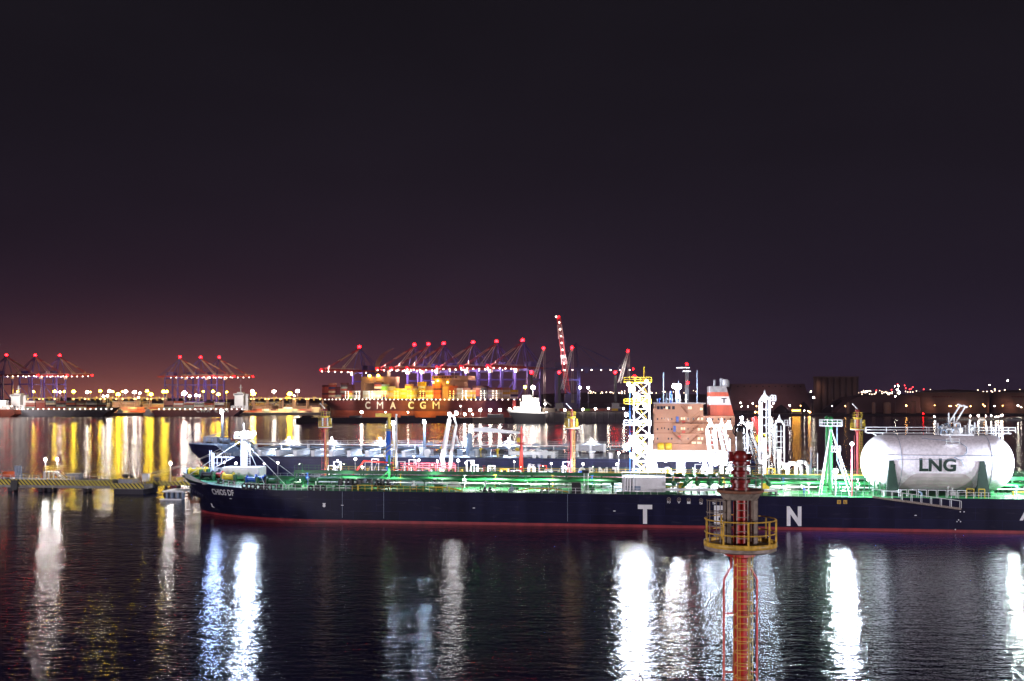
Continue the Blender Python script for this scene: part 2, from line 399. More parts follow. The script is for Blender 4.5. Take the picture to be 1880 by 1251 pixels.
# unseen masts added behind the viewer to light the ships' near side and red tower
for i, (x, y, z, pw) in enumerate(((-260, -110, 34, 2500000), (270, -90, 34, 2300000))):
    t = thing('fill_light_mast', ('added grey floodlight mast, unseen behind the viewer, to the left', 'added grey floodlight mast, unseen behind the viewer, to the right')[i], 'light mast', (x, y, 0))
    f_ = Frame((x, y, 0), 0)
    MB(f_).lathe([(.5, -4), (.3, z)], n=12).build('pole', M['grey'], t); MB(f_).box(-3, 3, -.3, .3, z, z+1.2).build('lamp_frame', M['grey'], t)
    for k in range(4): MB(f_).box(-2.6+k*1.4, -1.6+k*1.4, .3, .45, z+.1, z+1).build('lamp_lens', E['near'], t)
    light('lamp_light', (0, 1.5, z+.5), pw, (.98, .90, 1), t, f_, r=1.5)

# ================================================================== foreground fire monitor tower
def monitor_tower(loc, label, near=True):
    t = thing('fire_monitor_tower', label, 'fire tower', loc)
    fr = Frame(loc, 0); n = 24 if near else 12
    zp, zt = 16.9, 19.35                                # lower and upper platform
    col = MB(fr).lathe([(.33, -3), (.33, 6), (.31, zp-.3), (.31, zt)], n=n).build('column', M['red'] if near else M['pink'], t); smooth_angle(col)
    pp = MB(fr)
    for a in (.62, 2.2, 3.9, 5.3):
        x, y = math.copysign(.60, math.cos(a)), .45*math.sin(a)
        pp.box(x-.07, x+.07, y-.07, y+.07, zp+.02, zt-.25)
        pp.box(x-.12, x+.12, y-.02, y+.02, zp+.02, zt-.26)
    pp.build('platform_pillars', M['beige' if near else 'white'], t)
    # lower round platform
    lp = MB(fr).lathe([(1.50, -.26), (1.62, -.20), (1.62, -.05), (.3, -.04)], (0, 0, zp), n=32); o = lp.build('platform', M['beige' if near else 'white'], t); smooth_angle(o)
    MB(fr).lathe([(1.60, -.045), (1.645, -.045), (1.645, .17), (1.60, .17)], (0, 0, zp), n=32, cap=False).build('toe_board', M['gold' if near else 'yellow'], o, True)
    br = MB(fr).lathe([(.28, -1.0), (.34, -.62), (.72, -.5), (.72, -.27), (.28, -.27)], (0, 0, zp), n=8).build('platform_bracket', M['red'], t)
    r = MB(fr)
    for z in (.58, 1.18): r.ring((0, 0, zp+z), 1.60, .032, n=32)
    for k in range(9):
        a = -math.pi/2+2*math.pi*(k+.0)/9; r.box(1.6*math.cos(a)-.035, 1.6*math.cos(a)+.035, 1.6*math.sin(a)-.035, 1.6*math.sin(a)+.035, zp, zp+1.18)
    r.build('lower_guard_rail', M['gold' if near else 'yellow'], t)
    # safety cage of the upper ladder
    cg = MB(fr)
    for z in (zp+.9, zp+1.5, zp+2.05): cg.ring((-1.14, -.1, z), .42, .025, n=18)
    for a in (0, 1.3, 2.5, 3.8, 5): cg.tube((-1.14+.42*math.cos(a), -.1+.42*math.sin(a), zp+.1), (-1.14+.42*math.cos(a), -.1+.42*math.sin(a), zp+2.05), .022, 4)
    cg.build('upper_ladder_cage', M['beige' if near else 'yellow'], t)
    MB(fr).ladder((0, -.42, zp), (0, -.42, zt-.2), .5, .03, .30).build('upper_ladder', M['beige' if near else 'yellow'], t)
    # upper platform
    up = MB(fr).lathe([(.78, -.30), (.9, -.10), (.98, 0)], (0, 0, zt-.06), n=28).build('upper_platform', M['beige' if near else 'yellow'], t); smooth_angle(up)
    MB(fr).lathe([(1.02, 0), (1.06, .03), (1.06, .13), (1.0, .13)], (0, 0, zt-.055), n=28).build('deck_plate', M['rust' if near else 'yellow'], up)
    r = MB(fr); z0 = zt+.07
    for z in (.62, 1.12): r.ring((0, 0, z0+z), 1.0, .028, n=28, a0=.0, a1=2*math.pi)
    for k in range(6 if near else 8):
        a = .55+2*math.pi*k/(6 if near else 8); r.tube((math.cos(a), math.sin(a), z0), (math.cos(a), math.sin(a), z0+1.12), .032, 4)
    r.build('upper_guard_rail', M['beige' if near else 'yellow'], t)
    # the monitor itself
    v = MB(fr).lathe([(.44, 0), (.44, .10), (.36, .12), (.36, .30), (.46, .32), (.46, .46), (.30, .50), (.30, .70), (.42, .72), (.42, .84), (.30, .90), (.27, 1.15), (.36, 1.18), (.36, 1.28), (.24, 1.32)], (0, 0, z0), n=20)
    o = v.build('monitor_body', M['dred'], t); smooth_angle(o, 30)
    e = MB(fr).ball((0, 0, z0+1.50), .33, 16, 10, 1.0).tube((-.48, 0, z0+1.50), (.48, 0, z0+1.50), .15, 12).tube((.0, -.1, z0+1.22), (.42, -.1, z0+1.22), .10, 10)
    e.lathe([(.24, 1.2), (.24, 1.36), (.32, 1.40)], (0, 0, z0), n=14); e.box(-.52, -.36, -.12, .12, z0+1.3, z0+1.75); o2 = e.build('swivel_joint', M['dred'], o); smooth_angle(o2)
    k = MB(fr)
    for a in range(12): k.tube((.40*math.cos(a*.5236), .40*math.sin(a*.5236), z0+.46), (.40*math.cos(a*.5236), .40*math.sin(a*.5236), z0+.51), .03, 6)
    k.build('flange_bolts', M['black'], o)
    if near:
        b = MB(fr).tube((0, .0, z0+1.75), (.04, .35, z0+2.62), .16, 14, .13).build('barrel', M['beige'], t, True)
        w = MB(fr).ring((.05, .35, z0+2.72), .30, .035, axis='Y', n=28, k=8).ring((.05, .45, z0+2.72), .17, .05, axis='Y', n=20, k=8).ball((.05, .33, z0+2.72), .13, 14, 8)
        w.tube((.05, .35, z0+2.95), (.05, .35, z0+3.22), .02, 6); w.build('nozzle', M['black'], b, True)
        h = MB(fr).path([(.40, .0, z0+.35), (.55, .02, z0+.8), (.42, .02, z0+1.35), (.50, .05, z0+1.85)], .02, 6).path([(-.42, 0, z0+.6), (-.60, 0, z0+1.1), (-.45, 0, z0+1.6)], .018, 6)
        h.build('hydraulic_hose', M['black'], t)
        m = MB(fr).ring((.62, -.1, z0+1.5), .17, .02, axis='X', n=14).tube((.4, -.1, z0+1.5), (.62, -.1, z0+1.5), .03, 6).build('hand_wheel', M['rust'], t)
    else:
        b = MB(fr).tube((0, 0, z0+1.75), (-1.1, -.1, z0+2.9), .10, 10).build('barrel', M['white'], t, True)
        MB(fr).tube((-1.1, -.1, z0+2.9), (-1.25, -.1, z0+3.05), .14, 10).build('nozzle', M['white'], b, True)
    # ladder with safety hoops down the front
    zb = -.5 if near else 3.3
    fc = M['gold' if near else 'yellow']; lx = 0 if near else .45
    MB(fr).ladder((lx, -.55, zb), (lx, -.55, zp-.5), .50, .026, .30).build('ladder', fc, t)
    cg = MB(fr); z = zp-.85
    while z > zb+2:
        cg.ring((lx, -.62, z), .42, .022, n=14, k=4, a0=math.pi, a1=2*math.pi); cg.ring((lx, -.62, z), .42, .022, n=3, k=4, a0=0, a1=math.pi); z -= .56
    for a in (math.pi*1.0, math.pi*1.32, math.pi*1.68, 0): cg.tube((lx+.42*math.cos(a), -.62+.42*math.sin(a), zb+2), (lx+.42*math.cos(a), -.62+.42*math.sin(a), zp-.4), .016, 4)
    cg.build('ladder_hoops', fc, t)
    sp_ = MB(fr)
    for s in (-1, 1):
        sp_.path([(s*.42, -.05, zp-.55), (s*.42, -.05, zp-1.0), (s*.76, -.05, zp-1.6), (s*.76, -.05, -2)], .045, 8)
        for zz in (zp-3.15, zp-5.85, zp-8.6, zp-11.5): sp_.tube((s*.25, -.05, zz), (s*.76, -.05, zz), .035, 6)
    sp_.build('riser_pipes', M['red' if near else 'pink'], t)
    MB(fr).box(.36, .44, -.12, .0, -2, zp-.5).build('cable_tray', M['beige'], t)
    if not near: MB(fr).box(1.05, 1.5, -.3, .3, zp+.5, zp+2).build('control_box', M['yellow'], t)
    MB(fr).lathe([(.9, -4), (.9, .6), (.35, .7)] if near else [(.7, 2.0), (.7, 3.6), (.35, 3.8)], n=16).build('base_pile', M['conc'], t)
    return t
Ym = 45.7
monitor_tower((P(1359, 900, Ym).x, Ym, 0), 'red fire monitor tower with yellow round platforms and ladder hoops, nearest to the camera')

# ================================================================== near tanker
A_ = math.atan(-.128)
NF = Frame((-60, 193.0, 0), A_)
BEAM, LEN = 30.0, 262.0
TC = BEAM/2
tip = NF.at(342, 870, TC)                              # stem head
S0 = tip.x; ZT = tip.z
def zdeck(s): return 6.0+max(0, (ZT-6.0))*max(0, 1-(s-S0)/26)**1.5
def hb(s, z):                                          # half breadth
    zz = max(0, min(1, z/7.0)); sb = S0+3.3*(1-zz)**.42
    L_ = 34-12*zz; q = max(0, min(1, (s-sb)/L_)); b = TC*(1-(1-q)**(2.0+.5*zz))**(.80-.18*zz)
    e = max(0, (s-(S0+LEN-50))/50); return b*(1-.75*e*e*(1-.5*zz))
def hullp(s, z, side=-1, out=0.0):
    s = max(s, S0+3.3*(1-max(0, min(1, z/7.0)))**.42)     # no hull ahead of the stem line
    return (s, TC+side*(hb(s, z)+out), z)
def spx(px, z, out=0.0):                               # station whose near-side hull point is seen at column px
    a, b = S0+.2, S0+LEN-1
    for _ in range(40):
        m = (a+b)/2
        if NF.px(hullp(m, z, -1, out))[0] < px: a = m
        else: b = m
    return (a+b)/2
ship = thingF(NF, 'oil_tanker', 'long dark navy tanker with green deck and white gas tank, moored nearest to the camera', 'tanker', (S0, TC, 0))
ST = [S0+i*.5 for i in range(0, 12)]+[S0+6+i*1.2 for i in range(0, 28)]+[S0+42+i*8 for i in range(0, 28)]
def hull_shell(zs_of, name, m, parent=ship, out=0.0):
    mb = MB(NF)
    for side in (-1, 1):
        rows = [[hullp(s, z, side, out) for z in zs_of(s)] for s in ST]
        b = len(mb.v); nz = len(rows[0])
        for r_ in rows: mb.v += [Vector(p) for p in r_]
        for i in range(len(rows)-1):
            for j in range(nz-1):
                q = [b+i*nz+j, b+(i+1)*nz+j, b+(i+1)*nz+j+1, b+i*nz+j+1]
                mb.face(q if side < 0 else q[::-1])
    return mb, rows
ZB = .5
mb, _ = hull_shell(lambda s: [ZB+(zdeck(s)-ZB)*k/5 for k in range(6)], 'hull', None)
hull = mb.build('hull', M['navy'], ship, True)
mb, _ = hull_shell(lambda s: [-3, -1.5, 0, ZB-.004], 'boot', None)
boot = mb.build('boot_top', M['boot'], ship, True)
mb = MB(NF); ns = len(ST)
mb.raw([hullp(s, zdeck(s)-.02, -1) for s in ST]+[hullp(s, zdeck(s)-.02, 1) for s in ST], [(i, i+1, ns+i+1, ns+i) for i in range(ns-1)])
deck = mb.build('deck', M['green'], ship)
# white bulwark round the bow, falling away aft
def hbul(s): q = (s-S0)/11.5; return 1.15*(1-max(0, (q-.55)/.45)) if q < 1 else 0
mb = MB(NF); SB = [s for s in ST if s-S0 <= 11.6]
for side in (-1, 1):
    for o0 in (.18, .05):
        b = len(mb.v)
        for s in SB:
            mb.v += [Vector(hullp(s, zdeck(s)-1.7*(1-min(1, (s-S0)/11)), side, o0)), Vector(hullp(s-.25, zdeck(s)+hbul(s), side, o0+.12))]
        for i in range(len(SB)-1): mb.face([b+2*i, b+2*i+2, b+2*i+3, b+2*i+1])
mb.build('bulwark', M['white'], ship)
def sideX(mb, c, sz, z): return mb
# --- lettering on the shell
def on_hull(x0, x1, y0, y1, out=.03):
    zc = NF.at((x0+x1)/2, (y0+y1)/2, 0).z
    s0 = spx(x0, zc); s1 = spx(x1, zc)
    Ya = (NF.w(hullp((s0+s1)/2, zc))).y
    za = H-(y1-HY)/F*Ya; zb = H-(y0-HY)/F*Ya
    return lambda u, v: hullp(s0+(s1-s0)*u, za+(zb-za)*v, -1, out)
letters('CHIOS DF', lambda u, v, g=on_hull(389, 429, 898.5, 910, .12): g(u+.0, v), 'ship_name', M['white'], ship, NF, .02)
for ch, x0, x1, y0, y1 in (('T', 1171, 1197.5, 927, 962), ('E', 1311, 1332.5, 928.5, 964), ('N', 1444.5, 1471.5, 930, 966), ('A', 1872, 1896, 937.5, 956)):
    letters(ch, on_hull(x0, x1, y0, y1), 'hull_letter', M['white'], ship, NF, .045)
for ch, x, y, rr in (('FO', 1228, 917, 0), ('V', 1246.5, 917.5, 1), ('I', 1264.5, 918, 1), ('S', 1287, 919, 1), ('S', 1311, 919, 1)):
    f = on_hull(x-3, x+3, y+2.8, y+7.2); letters(ch, f, 'connection_letter', M['white'], ship, NF, .02)
    g = on_hull(x-3.2, x+3.2, y-3.2, y+3.2, .05); mb = MB(NF)
    pts = [g(.5+.5*math.cos(a*.5236), .5+.5*math.sin(a*.5236)) for a in range(13)]
    for a, b in zip(pts, pts[1:]): mb.tube(a, b, .06, 4)
    q = [g(.5+.2*math.cos(a*.7854), .5+.2*math.sin(a*.7854)) for a in range(8)]; mb.raw(q, [tuple(range(8))])
    mb.build('connection_mark', M['beige'], ship)
for ch, x in (('V', 1540.5), ('L', 1552)):
    g = on_hull(x-3.6, x+3.4, 918.5, 925.5, .03); p = MB(NF).raw([g(0, 0), g(1, 0), g(1, 1), g(0, 1)], [(0, 1, 2, 3)]).build('marker_plate', M['gold'], ship)
    letters(ch, on_hull(x-1.8, x+1.6, 920, 924, .06), 'plate_letter', M['black'], p, NF, .03)
mk = MB(NF)
for x, y in ((628.5, 928), (870, 933), (1128, 938.5), (1681, 946.5), (423, 916)): g = on_hull(x-2.4, x+2.4, y-.9, y+.9); mk.raw([g(0, .3), g(.5, 0), g(1, .3), g(1, .7), g(.5, 1), g(0, .7)], [tuple(range(6))])
for x, y in ((1763, 940), (1770, 940), (1760, 955), (1757, 958), (1763.5, 958), (1754, 972.5)): g = on_hull(x-1, x+1, y-1, y+1); mk.raw([g(0, 0), g(1, 0), g(1, 1), g(0, 1)], [(0, 1, 2, 3)])
g = on_hull(592, 598, 924, 932); mk.raw([g(0, 1), g(1, 1), g(.8, .6), g(1, .3), g(.5, 0), g(0, .3), g(.2, .6)], [tuple(range(7))])
g = on_hull(384, 391, 925, 933); mk.raw([g(.2, 1), g(.6, 1), g(.55, .35), g(1, 0), g(.6, 0), g(.2, .2), g(.3, .6)], [tuple(range(7))])
mk.build('hull_marks', M['white'], ship)
dl = MB(NF)
for x, y0, y1 in ((628.5, 907, 955), (704.5, 903, 955), (1042, 908, 966)): s = spx(x, 3); dl.tube(hullp(s, .9, -1, .02), hullp(s, 5.9, -1, .02), .035, 4)
dl.build('weld_seams', M['greyblue'], ship)
# --- anchors on the bow
for side, px_ in ((-1, 0), (1, 1)):
    s = S0+4.2; p = Vector(hullp(s, 3.6, side, .55))
    if side > 0: s = S0+3.2; p = Vector(hullp(s, 3.4, side, .7))
    a = MB(NF); a.tube(p+Vector((0, 0, 1.5)), p+Vector((-.5, 0, -1.0)), .28, 8, .22)
    a.box(p.x-1.3, p.x+.7, p.y-.35, p.y+.35, p.z-1.5, p.z-.9)
    for k in (-1, 1):
        a.poly([(p.x-.3+k*.75, p.y-.3, p.z-1.4), (p.x-.3+k*1.15, p.y-.3, p.z-.9), (p.x-.3+k*1.55, p.y-.3, p.z+.75), (p.x-.3+k*.95, p.y-.3, p.z-.35)], (0, .6, 0))
    a.build('anchor', M['rust'], ship)
# hawse housing swelling out round each anchor
mb = MB(NF)
for side in (-1, 1):
    for i in range(5): mb.ball(hullp(S0+3.4+i*.9, 4.6-i*.15, side, -.35), 1.0-.1*i, 12, 8, 1.15)
mb.build('hawse_pipe', M['navy'], ship, True)

# --- deck rail along the near side
s = S0+14; seg = None; cur = None
def rail_end():
    global seg, cur
    if seg and seg.v: seg.build(*(('yellow_deck_railing', M['yellow']) if cur else ('deck_railing', M['white'])), ship)
    seg = None
while s < S0+LEN-20:
    d = hullp(s, zdeck(s), -1, -.15); top = (d[0], d[1], d[2]+1.05); e = hullp(s+1.25, zdeck(s+1.25), -1, -.15)
    xpx = NF.px(d)[0]; yel = 640 < xpx < 850; gap = 1215 < xpx < 1420 or 1590 < xpx < 1735
    if gap or yel != cur: rail_end()
    if not gap:
        if seg is None: seg = MB(NF); cur = yel
        seg.tube(d, top, .05, 4)
        for h in (.55, 1.05): seg.tube((d[0], d[1], d[2]+h), (e[0], e[1], e[2]+h), .03, 4, cap=False)
    s += 1.25
rail_end()
ra = MB(NF).rail([hullp(S0+14+i*6, 6.0, 1, -.2) for i in range(38)], step=1.5); ra.build('far_side_railing', M['white'], ship)
# --- mooring chocks (dark rings) at the deck edge
for x in (447.5, 456, 463.5, 473, 480.5, 484, 493.5, 569.5, 581, 592):
    s = spx(x, 6.4); p = Vector(hullp(s, zdeck(s)+.45, -1, -.3))
    MB(NF).ring(p, .42, .17, axis='Y', n=14, k=6).box(p.x-.6, p.x+.6, p.y-.15, p.y+.15, p.z-.75, p.z-.5).build('mooring_chock', M['black'], ship, True)
# --- catwalk and pipes down the middle
cw = MB(NF); S1, S2 = S0+24, S0+LEN-60
for x in range(0, int(S2-S1), 7): s = S1+x; cw.box(s-.12, s+.12, TC-1.2, TC-.9, 6, 8.55).box(s-.12, s+.12, TC+.9, TC+1.2, 6, 8.55).box(s-.15, s+.15, TC-4.5, TC+4.5, 7.0, 7.2)
cw.box(S1, S2, TC-1.3, TC+1.3, 8.55, 8.75); cw.box(S1, S2, TC-1.34, TC-1.30, 8.2, 8.9)
cat = cw.build('catwalk', M['dgreen'], ship)
MB(NF).box(S1+60, S2-40, TC-1.40, TC-1.342, 8.88, 9.0).build('yellow_edge', M['yellow'], cat)
MB(NF).rail([(S1, TC-1.2, 8.75), (S2, TC-1.2, 8.75)], step=2.2, r=.035).rail([(S1, TC+1.2, 8.75), (S2, TC+1.2, 8.75)], step=2.2).build('catwalk_railing', M['dgreen'], cat)
for i, (y, z, r, m) in enumerate(((TC-4, 7.45, .26, 'green'), (TC-3.2, 7.4, .22, 'dgreen'), (TC-2.3, 7.5, .28, 'green'), (TC+2.2, 7.5, .26, 'green'), (TC+3.2, 7.45, .24, 'dgreen'), (TC-5.6, 6.9, .12, 'white'))):
    MB(NF).path([(S1+6, y, 6.2), (S1+6, y, z), (S2-6, y, z), (S2-6, y, 6.2)], r, 10).build('cargo_pipe', M[m], ship, True)
rg = random.Random(3)
for i in range(26):                                   # valves and small fittings under the pipes
    s = S1+4+i*6.3+rg.uniform(-1, 1); y = TC-rg.choice((2.3, 3.2, 4, 5.0)); z = 7.0
    v = MB(NF).lathe([(.4, -.3), (.22, -.25), (.22, .25), (.4, .3)], (s, y, 7.45), axis='X', n=10).tube((s, y, 7.5), (s, y, 8.4), .06, 5).ring((s, y, 8.4), .28, .04, n=10, k=4).tube((s, y, 6), (s, y, 7.3), .1, 6)
    v.build('pipe_valve', M[rg.choice(('red', 'yellow', 'blue', 'white', 'black', 'dgreen', 'dgreen'))], ship)
for i in range(34):                                   # cross pipes, drains and small stands
    s = S1+2+i*5.0+rg.uniform(-1.5, 1.5); y = rg.uniform(2.2, 8.5); k = i % 4; c = rg.choice(('green', 'dgreen', 'white', 'dgreen', 'black', 'greyblue'))
    if abs(NF.px((s, 3, 7))[0]-1182) < 50: continue
    if k == 0: MB(NF).path([(s, 2.2, 6.1), (s, 2.2, 6.7), (s, TC-4.6, 6.7), (s, TC-4.6, 7.3)], .12, 6).build('cross_pipe', M[c], ship, True)
    elif k == 1: MB(NF).box(s-.4, s+.4, y-.4, y+.4, 6, 6.7).lathe([(.15, .7), (.15, 1.3), (.3, 1.35), (.3, 1.45)], (s, y, 6), n=8).build('deck_fitting', M[c], ship)
    elif k == 2: MB(NF).path([(s-1, y, 6), (s-1, y, 6.8), (s+1, y, 6.8), (s+1, y, 6)], .08, 5).tube((s, y, 6.8), (s, y, 7.6), .05, 4).ring((s, y, 7.6), .25, .04, n=10, k=4).build('drain_valve', M[c], ship)
    else: MB(NF).box(s-1.6, s+1.6, y-.25, y+.25, 6.9, 7.0).box(s-1.5, s-1.35, y-.2, y+.2, 6, 6.9).box(s+1.35, s+1.5, y-.2, y+.2, 6, 6.9).build('step_over', M['white' if i % 3 else 'yellow'], ship)
for i in range(11):                                   # green hatch trunks on the tank tops
    s = S1+3+i*14.5; y = rg.choice((5, 7, 9)); h = .9
    MB(NF).lathe([(.9, 0), (.9, h), (1.0, h), (1.0, h+.12), (.3, h+.2)], (s, y, 6), n=14).build('tank_hatch', M['green'], ship)
for i in range(14):                                   # tank-cleaning and vent posts
    s = S1+5+i*12.1; y = rg.uniform(3, 9)
    MB(NF).tube((s, y, 6), (s, y, 7.5), .12, 8).lathe([(.12, 1.4), (.3, 1.5), (.3, 1.75), (.05, 1.9)], (s, y, 6), n=10).build('vent_post', M[rg.choice(('greyblue', 'white', 'dgreen'))], ship)
# bent deck pipes painted yellow (near side)
for x0, x1, y0, y1, m in ((600, 790, 898, 893, 'green'), (755, 850, 893, 903, 'yellow'), (690, 812, 901, 897, 'green'), (950, 1045, 904, 899, 'yellow')):
    a = NF.at(x0, y0, 3.5); b = NF.at(x1, y1, 3.5)
    MB(NF).path([(a.x, 4.5, 6.1), (a.x+3, 3.5, 6.6), (b.x-3, 3.2, 6.6), (b.x, 1.6, 6.15)], .13, 8).build('deck_pipe', M[m], ship, True)
# --- forecastle: foremast, house, winches
def nfp(px, py, t): return NF.at(px, py, t)
p = nfp(447.5, 868, TC); fz = 7.0
h = MB(NF); h.box(p.x-3.8, p.x+4.0, TC-2.4, TC+2.2, fz, 9.4).box(p.x-1.2, p.x+2, TC-2.5, TC-2.402, fz+.1, 9.0); h.build('forecastle_house', M['white'], ship)
ztop = nfp(447, 797, TC).z
fm = MB(NF).lathe([(.68, 9.4), (.60, ztop)], (p.x, TC, 0), n=16).box(p.x-1.6, p.x+1.8, TC-1.2, TC+1.2, ztop-.9, ztop-.75).lathe([(.12, ztop), (.08, ztop+2.2)], (p.x, TC, 0), n=8).build('foremast', M['white'], ship); smooth_angle(fm)
MB(NF).ladder((p.x+1.15, TC-.2, 7.5), (p.x+1.15, TC-.2, ztop+.4), .6, .06, .5).build('ladder', M['white'], fm)
MB(NF).rail([(p.x-1.6, TC-1.2, ztop-.75), (p.x+1.8, TC-1.2, ztop-.75), (p.x+1.8, TC+1.2, ztop-.75), (p.x-1.6, TC+1.2, ztop-.75), (p.x-1.6, TC-1.2, ztop-.75)], r=.05).build('mast_rail', M['white'], fm)
for dx, dy, r in ((1.3, -1.0, .62), (.2, -1.25, .5), (-1.0, -1.0, .42), (2.0, .4, .55)):
    flood(ship, NF, (p.x+dx, TC+dy, ztop+.1), r*.8, 'near', 0, (1, 1, 1), house=False)
light('lamp_light', (p.x+1.5, TC-2.4, ztop+.9), 15000, (.56, .70, 1), ship, NF, r=.6)
light('lamp_light', (p.x-5.5, TC-2.4, ztop-2.2), 3500, (.40, .55, 1), ship, NF, r=.5)
for a, b in (((p.x, TC, ztop-1), (p.x-9, 4, 7)), ((p.x, TC, ztop-1), (p.x+9, 4, 6.3)), ((p.x, TC, ztop-1), (p.x+8, 25, 6.3)), ((p.x, TC, ztop-1.5), (p.x+13, 5, 6.3))):
    MB(NF).tube(a, b, .05, 4).build('mast_stay', M['white'], fm)
q = nfp(391, 868, TC)
sm = MB(NF).tube((q.x, TC, 7.3), (q.x, TC, nfp(391, 833, TC).z), .28, 8).box(q.x-.3, q.x+4.6, TC-.15, TC+.15, 11.2, 11.4).tube((q.x+4.4, TC, 11.3), (q.x+.1, TC, 9.0), .1, 5)
for k in range(4): sm.tube((q.x+.9+k, TC, 11.3), (q.x+.9+k, TC, 11.3+(-1.8+k*.45)), .07, 4)
sm.tube((q.x, TC, 10.1), (q.x+2.4, TC, 10.1), .07, 4).ladder((q.x-.4, TC-.3, 7.2), (q.x-.4, TC-.3, 12.8), .4, .05, .45)
sm.build('bow_signal_mast', M['white'], ship)
def winch(s, y, z, m, m2, sc=1.0):
    w = MB(NF).box(s-1.5*sc, s+1.5*sc, y-.8*sc, y+.8*sc, z, z+.3).box(s-1.5*sc, s-1.2*sc, y-.7*sc, y+.7*sc, z+.3, z+1.5*sc).box(s+1.2*sc, s+1.5*sc, y-.7*sc, y+.7*sc, z+.3, z+1.5*sc).build('mooring_winch', M[m], ship)
    MB(NF).lathe([(.95*sc, -1.1*sc), (.95*sc, -1.0*sc), (.55*sc, -.95*sc), (.55*sc, .95*sc), (.95*sc, 1.0*sc), (.95*sc, 1.1*sc)], (s, y, z+1.0*sc), axis='X', n=16).build('drum', M[m2], w)
for x, t_, m, m2 in ((358, 12, 'dgreen', 'yellow'), (371, 14, 'dgreen', 'yellow'), (381, 9, 'dgreen', 'black'), (399, 10, 'dgreen', 'red'), (411, 14, 'dgreen', 'black'), (420, 9, 'dgreen', 'yellow'), (432, 15, 'black', 'yellow'), (462, 9, 'dgreen', 'blue'), (478, 12, 'black', 'blue'), (500, 9, 'black', 'dgreen')):
    s = nfp(x, 880, t_).x; winch(s, t_, zdeck(s), m, m2, 1.0 if x < 440 else .9)
for x, t_ in ((405, 5), (425, 5), (512, 4), (640, 4), (655, 6), (770, 4), (895, 3), (1000, 4), (1420, 3)):   # bollards
    s = nfp(x, 890, t_).x; z = zdeck(s)
    MB(NF).box(s-.9, s+.9, t_-.35, t_+.35, z, z+.12).lathe([(.25, .1), (.25, .75), (.33, .75), (.33, .85)], (s-.5, t_, z), n=10).lathe([(.25, .1), (.25, .75), (.33, .75), (.33, .85)], (s+.5, t_, z), n=10).build('bollard', M['black'], ship)
# frames and racks seen on the fore deck
for x, n_ in ((533, 3), (560, 2)):
    s = nfp(x, 890, 8).x; r = MB(NF)
    for k in range(n_): r.path([(s-3+k*3, 8, 6), (s-3+k*3, 8, 7.1), (s-1+k*3, 8, 7.1), (s-1+k*3, 8, 6)], .09, 5)
    r.build('hose_rack', M['dgreen'], ship)
for x, y, w in ((625, 884, 5), (660, 884, 6)): # machinery group on deck
    s = nfp(x, 890, 9).x; r = MB(NF)
    for k in range(w): r.lathe([(.5, 0), (.5, 1.4), (.3, 1.6)], (s+k*1.15, 9+(k % 2)*.7, 6), n=10)
    r.box(s-.8, s+w*1.15, 8.2, 10, 6, 6.35).build('deck_pump', M['black'], ship)
# white pedestal with black lamp box
p = nfp(1076, 900, 2.0); zt_ = nfp(1076, 869, 2).z
MB(NF).truss((p.x, 2, 6), (p.x, 2, zt_), .85, .09, 5).box(p.x-.42, p.x-.30, 1.55, 2.45, 6, zt_).box(p.x+.30, p.x+.42, 1.55, 2.45, 6, zt_).build('white_pedestal', M['white'], ship)
MB(NF).box(p.x-.75, p.x+.55, 1.5, 2.5, zt_, zt_+.55).build('pedestal_cabinet', M['black'], ship)
MB(NF).box(p.x-2.6, p.x-.9, .6, 1.6, 6, 8.0).build('deck_locker', M['black'], ship)
# deck house near the manifold
a = nfp(1142, 900, 3); b = nfp(1222, 900, 3)
dh = MB(NF).box(a.x, b.x, 3, 8, 6.35, nfp(1180, 877, 3).z).build('deck_house', M['white'], ship)
fr_ = MB(NF)
for x in (1147, 1152, 1157, 1163): s = nfp(x, 900, 2.8).x; fr_.tube((s, 2.75, 6), (s, 2.75, 9.2), .17, 8)
fr_.build('vent_pipes', M['white'], dh)
MB(NF).box(b.x-7.6, b.x-4.6, 2.96, 3, 6.5, 7.3).build('louvre', M['greyblue'], dh)
MB(NF).rail([(a.x, 3.1, nfp(1180, 877, 3).z), (b.x, 3.1, nfp(1180, 877, 3).z)], h=1.0, r=.05).build('roof_rail', M['white'], dh)
MB(NF).box(a.x-1, b.x+2, 1.2, 3, 6.1, 6.3).build('service_walkway', M['dgreen'], ship)
# manifold
a = nfp(1222, 900, 1.4).x; b = nfp(1425, 900, 1.4).x
MB(NF).box(a, b, .5, 3.8, 6.75, 6.95).box(a, b, .42, .5, 6.75, 7.1).build('drip_tray', M['white'], ship)
mn = MB(NF); s = a+.5
while s < b: mn.box(s-.06, s+.06, .6, .75, 6, 6.75).box(s-.06, s+.06, 3.4, 3.6, 6, 6.75); s += 1.4
mn.build('tray_supports', M['dgreen'], ship)
for i in range(9):
    s = a+1.5+i*2.15; c = 'green' if i % 3 else 'dgreen'
    o = MB(NF).path([(s, 1.6, 8.0), (s, 4.6, 8.0), (s+(.6 if i % 2 else 0), 6.4, 8.9), (s, 12, 8.9)], .26, 10).lathe([(.42, 0), (.42, .12)], (s, 1.5, 8.0), axis='Y', n=12).lathe([(.42, 0), (.42, .16)], (s, 3.0, 8.0), axis='Y', n=12).build('manifold_pipe', M[c], ship, True)
    MB(NF).tube((s, 3.9, 8.1), (s, 3.9, 9.0), .07, 5).ring((s, 3.9, 9.0), .33, .045, n=12, k=4).lathe([(.36, 0), (.2, .25), (.36, .5)], (s, 3.6, 8), axis='Y', n=10).build('valve', M[('yellow', 'dgreen', 'red', 'dgreen', 'dgreen', 'yellow', 'dgreen', 'blue', 'dgreen')[i]], o)
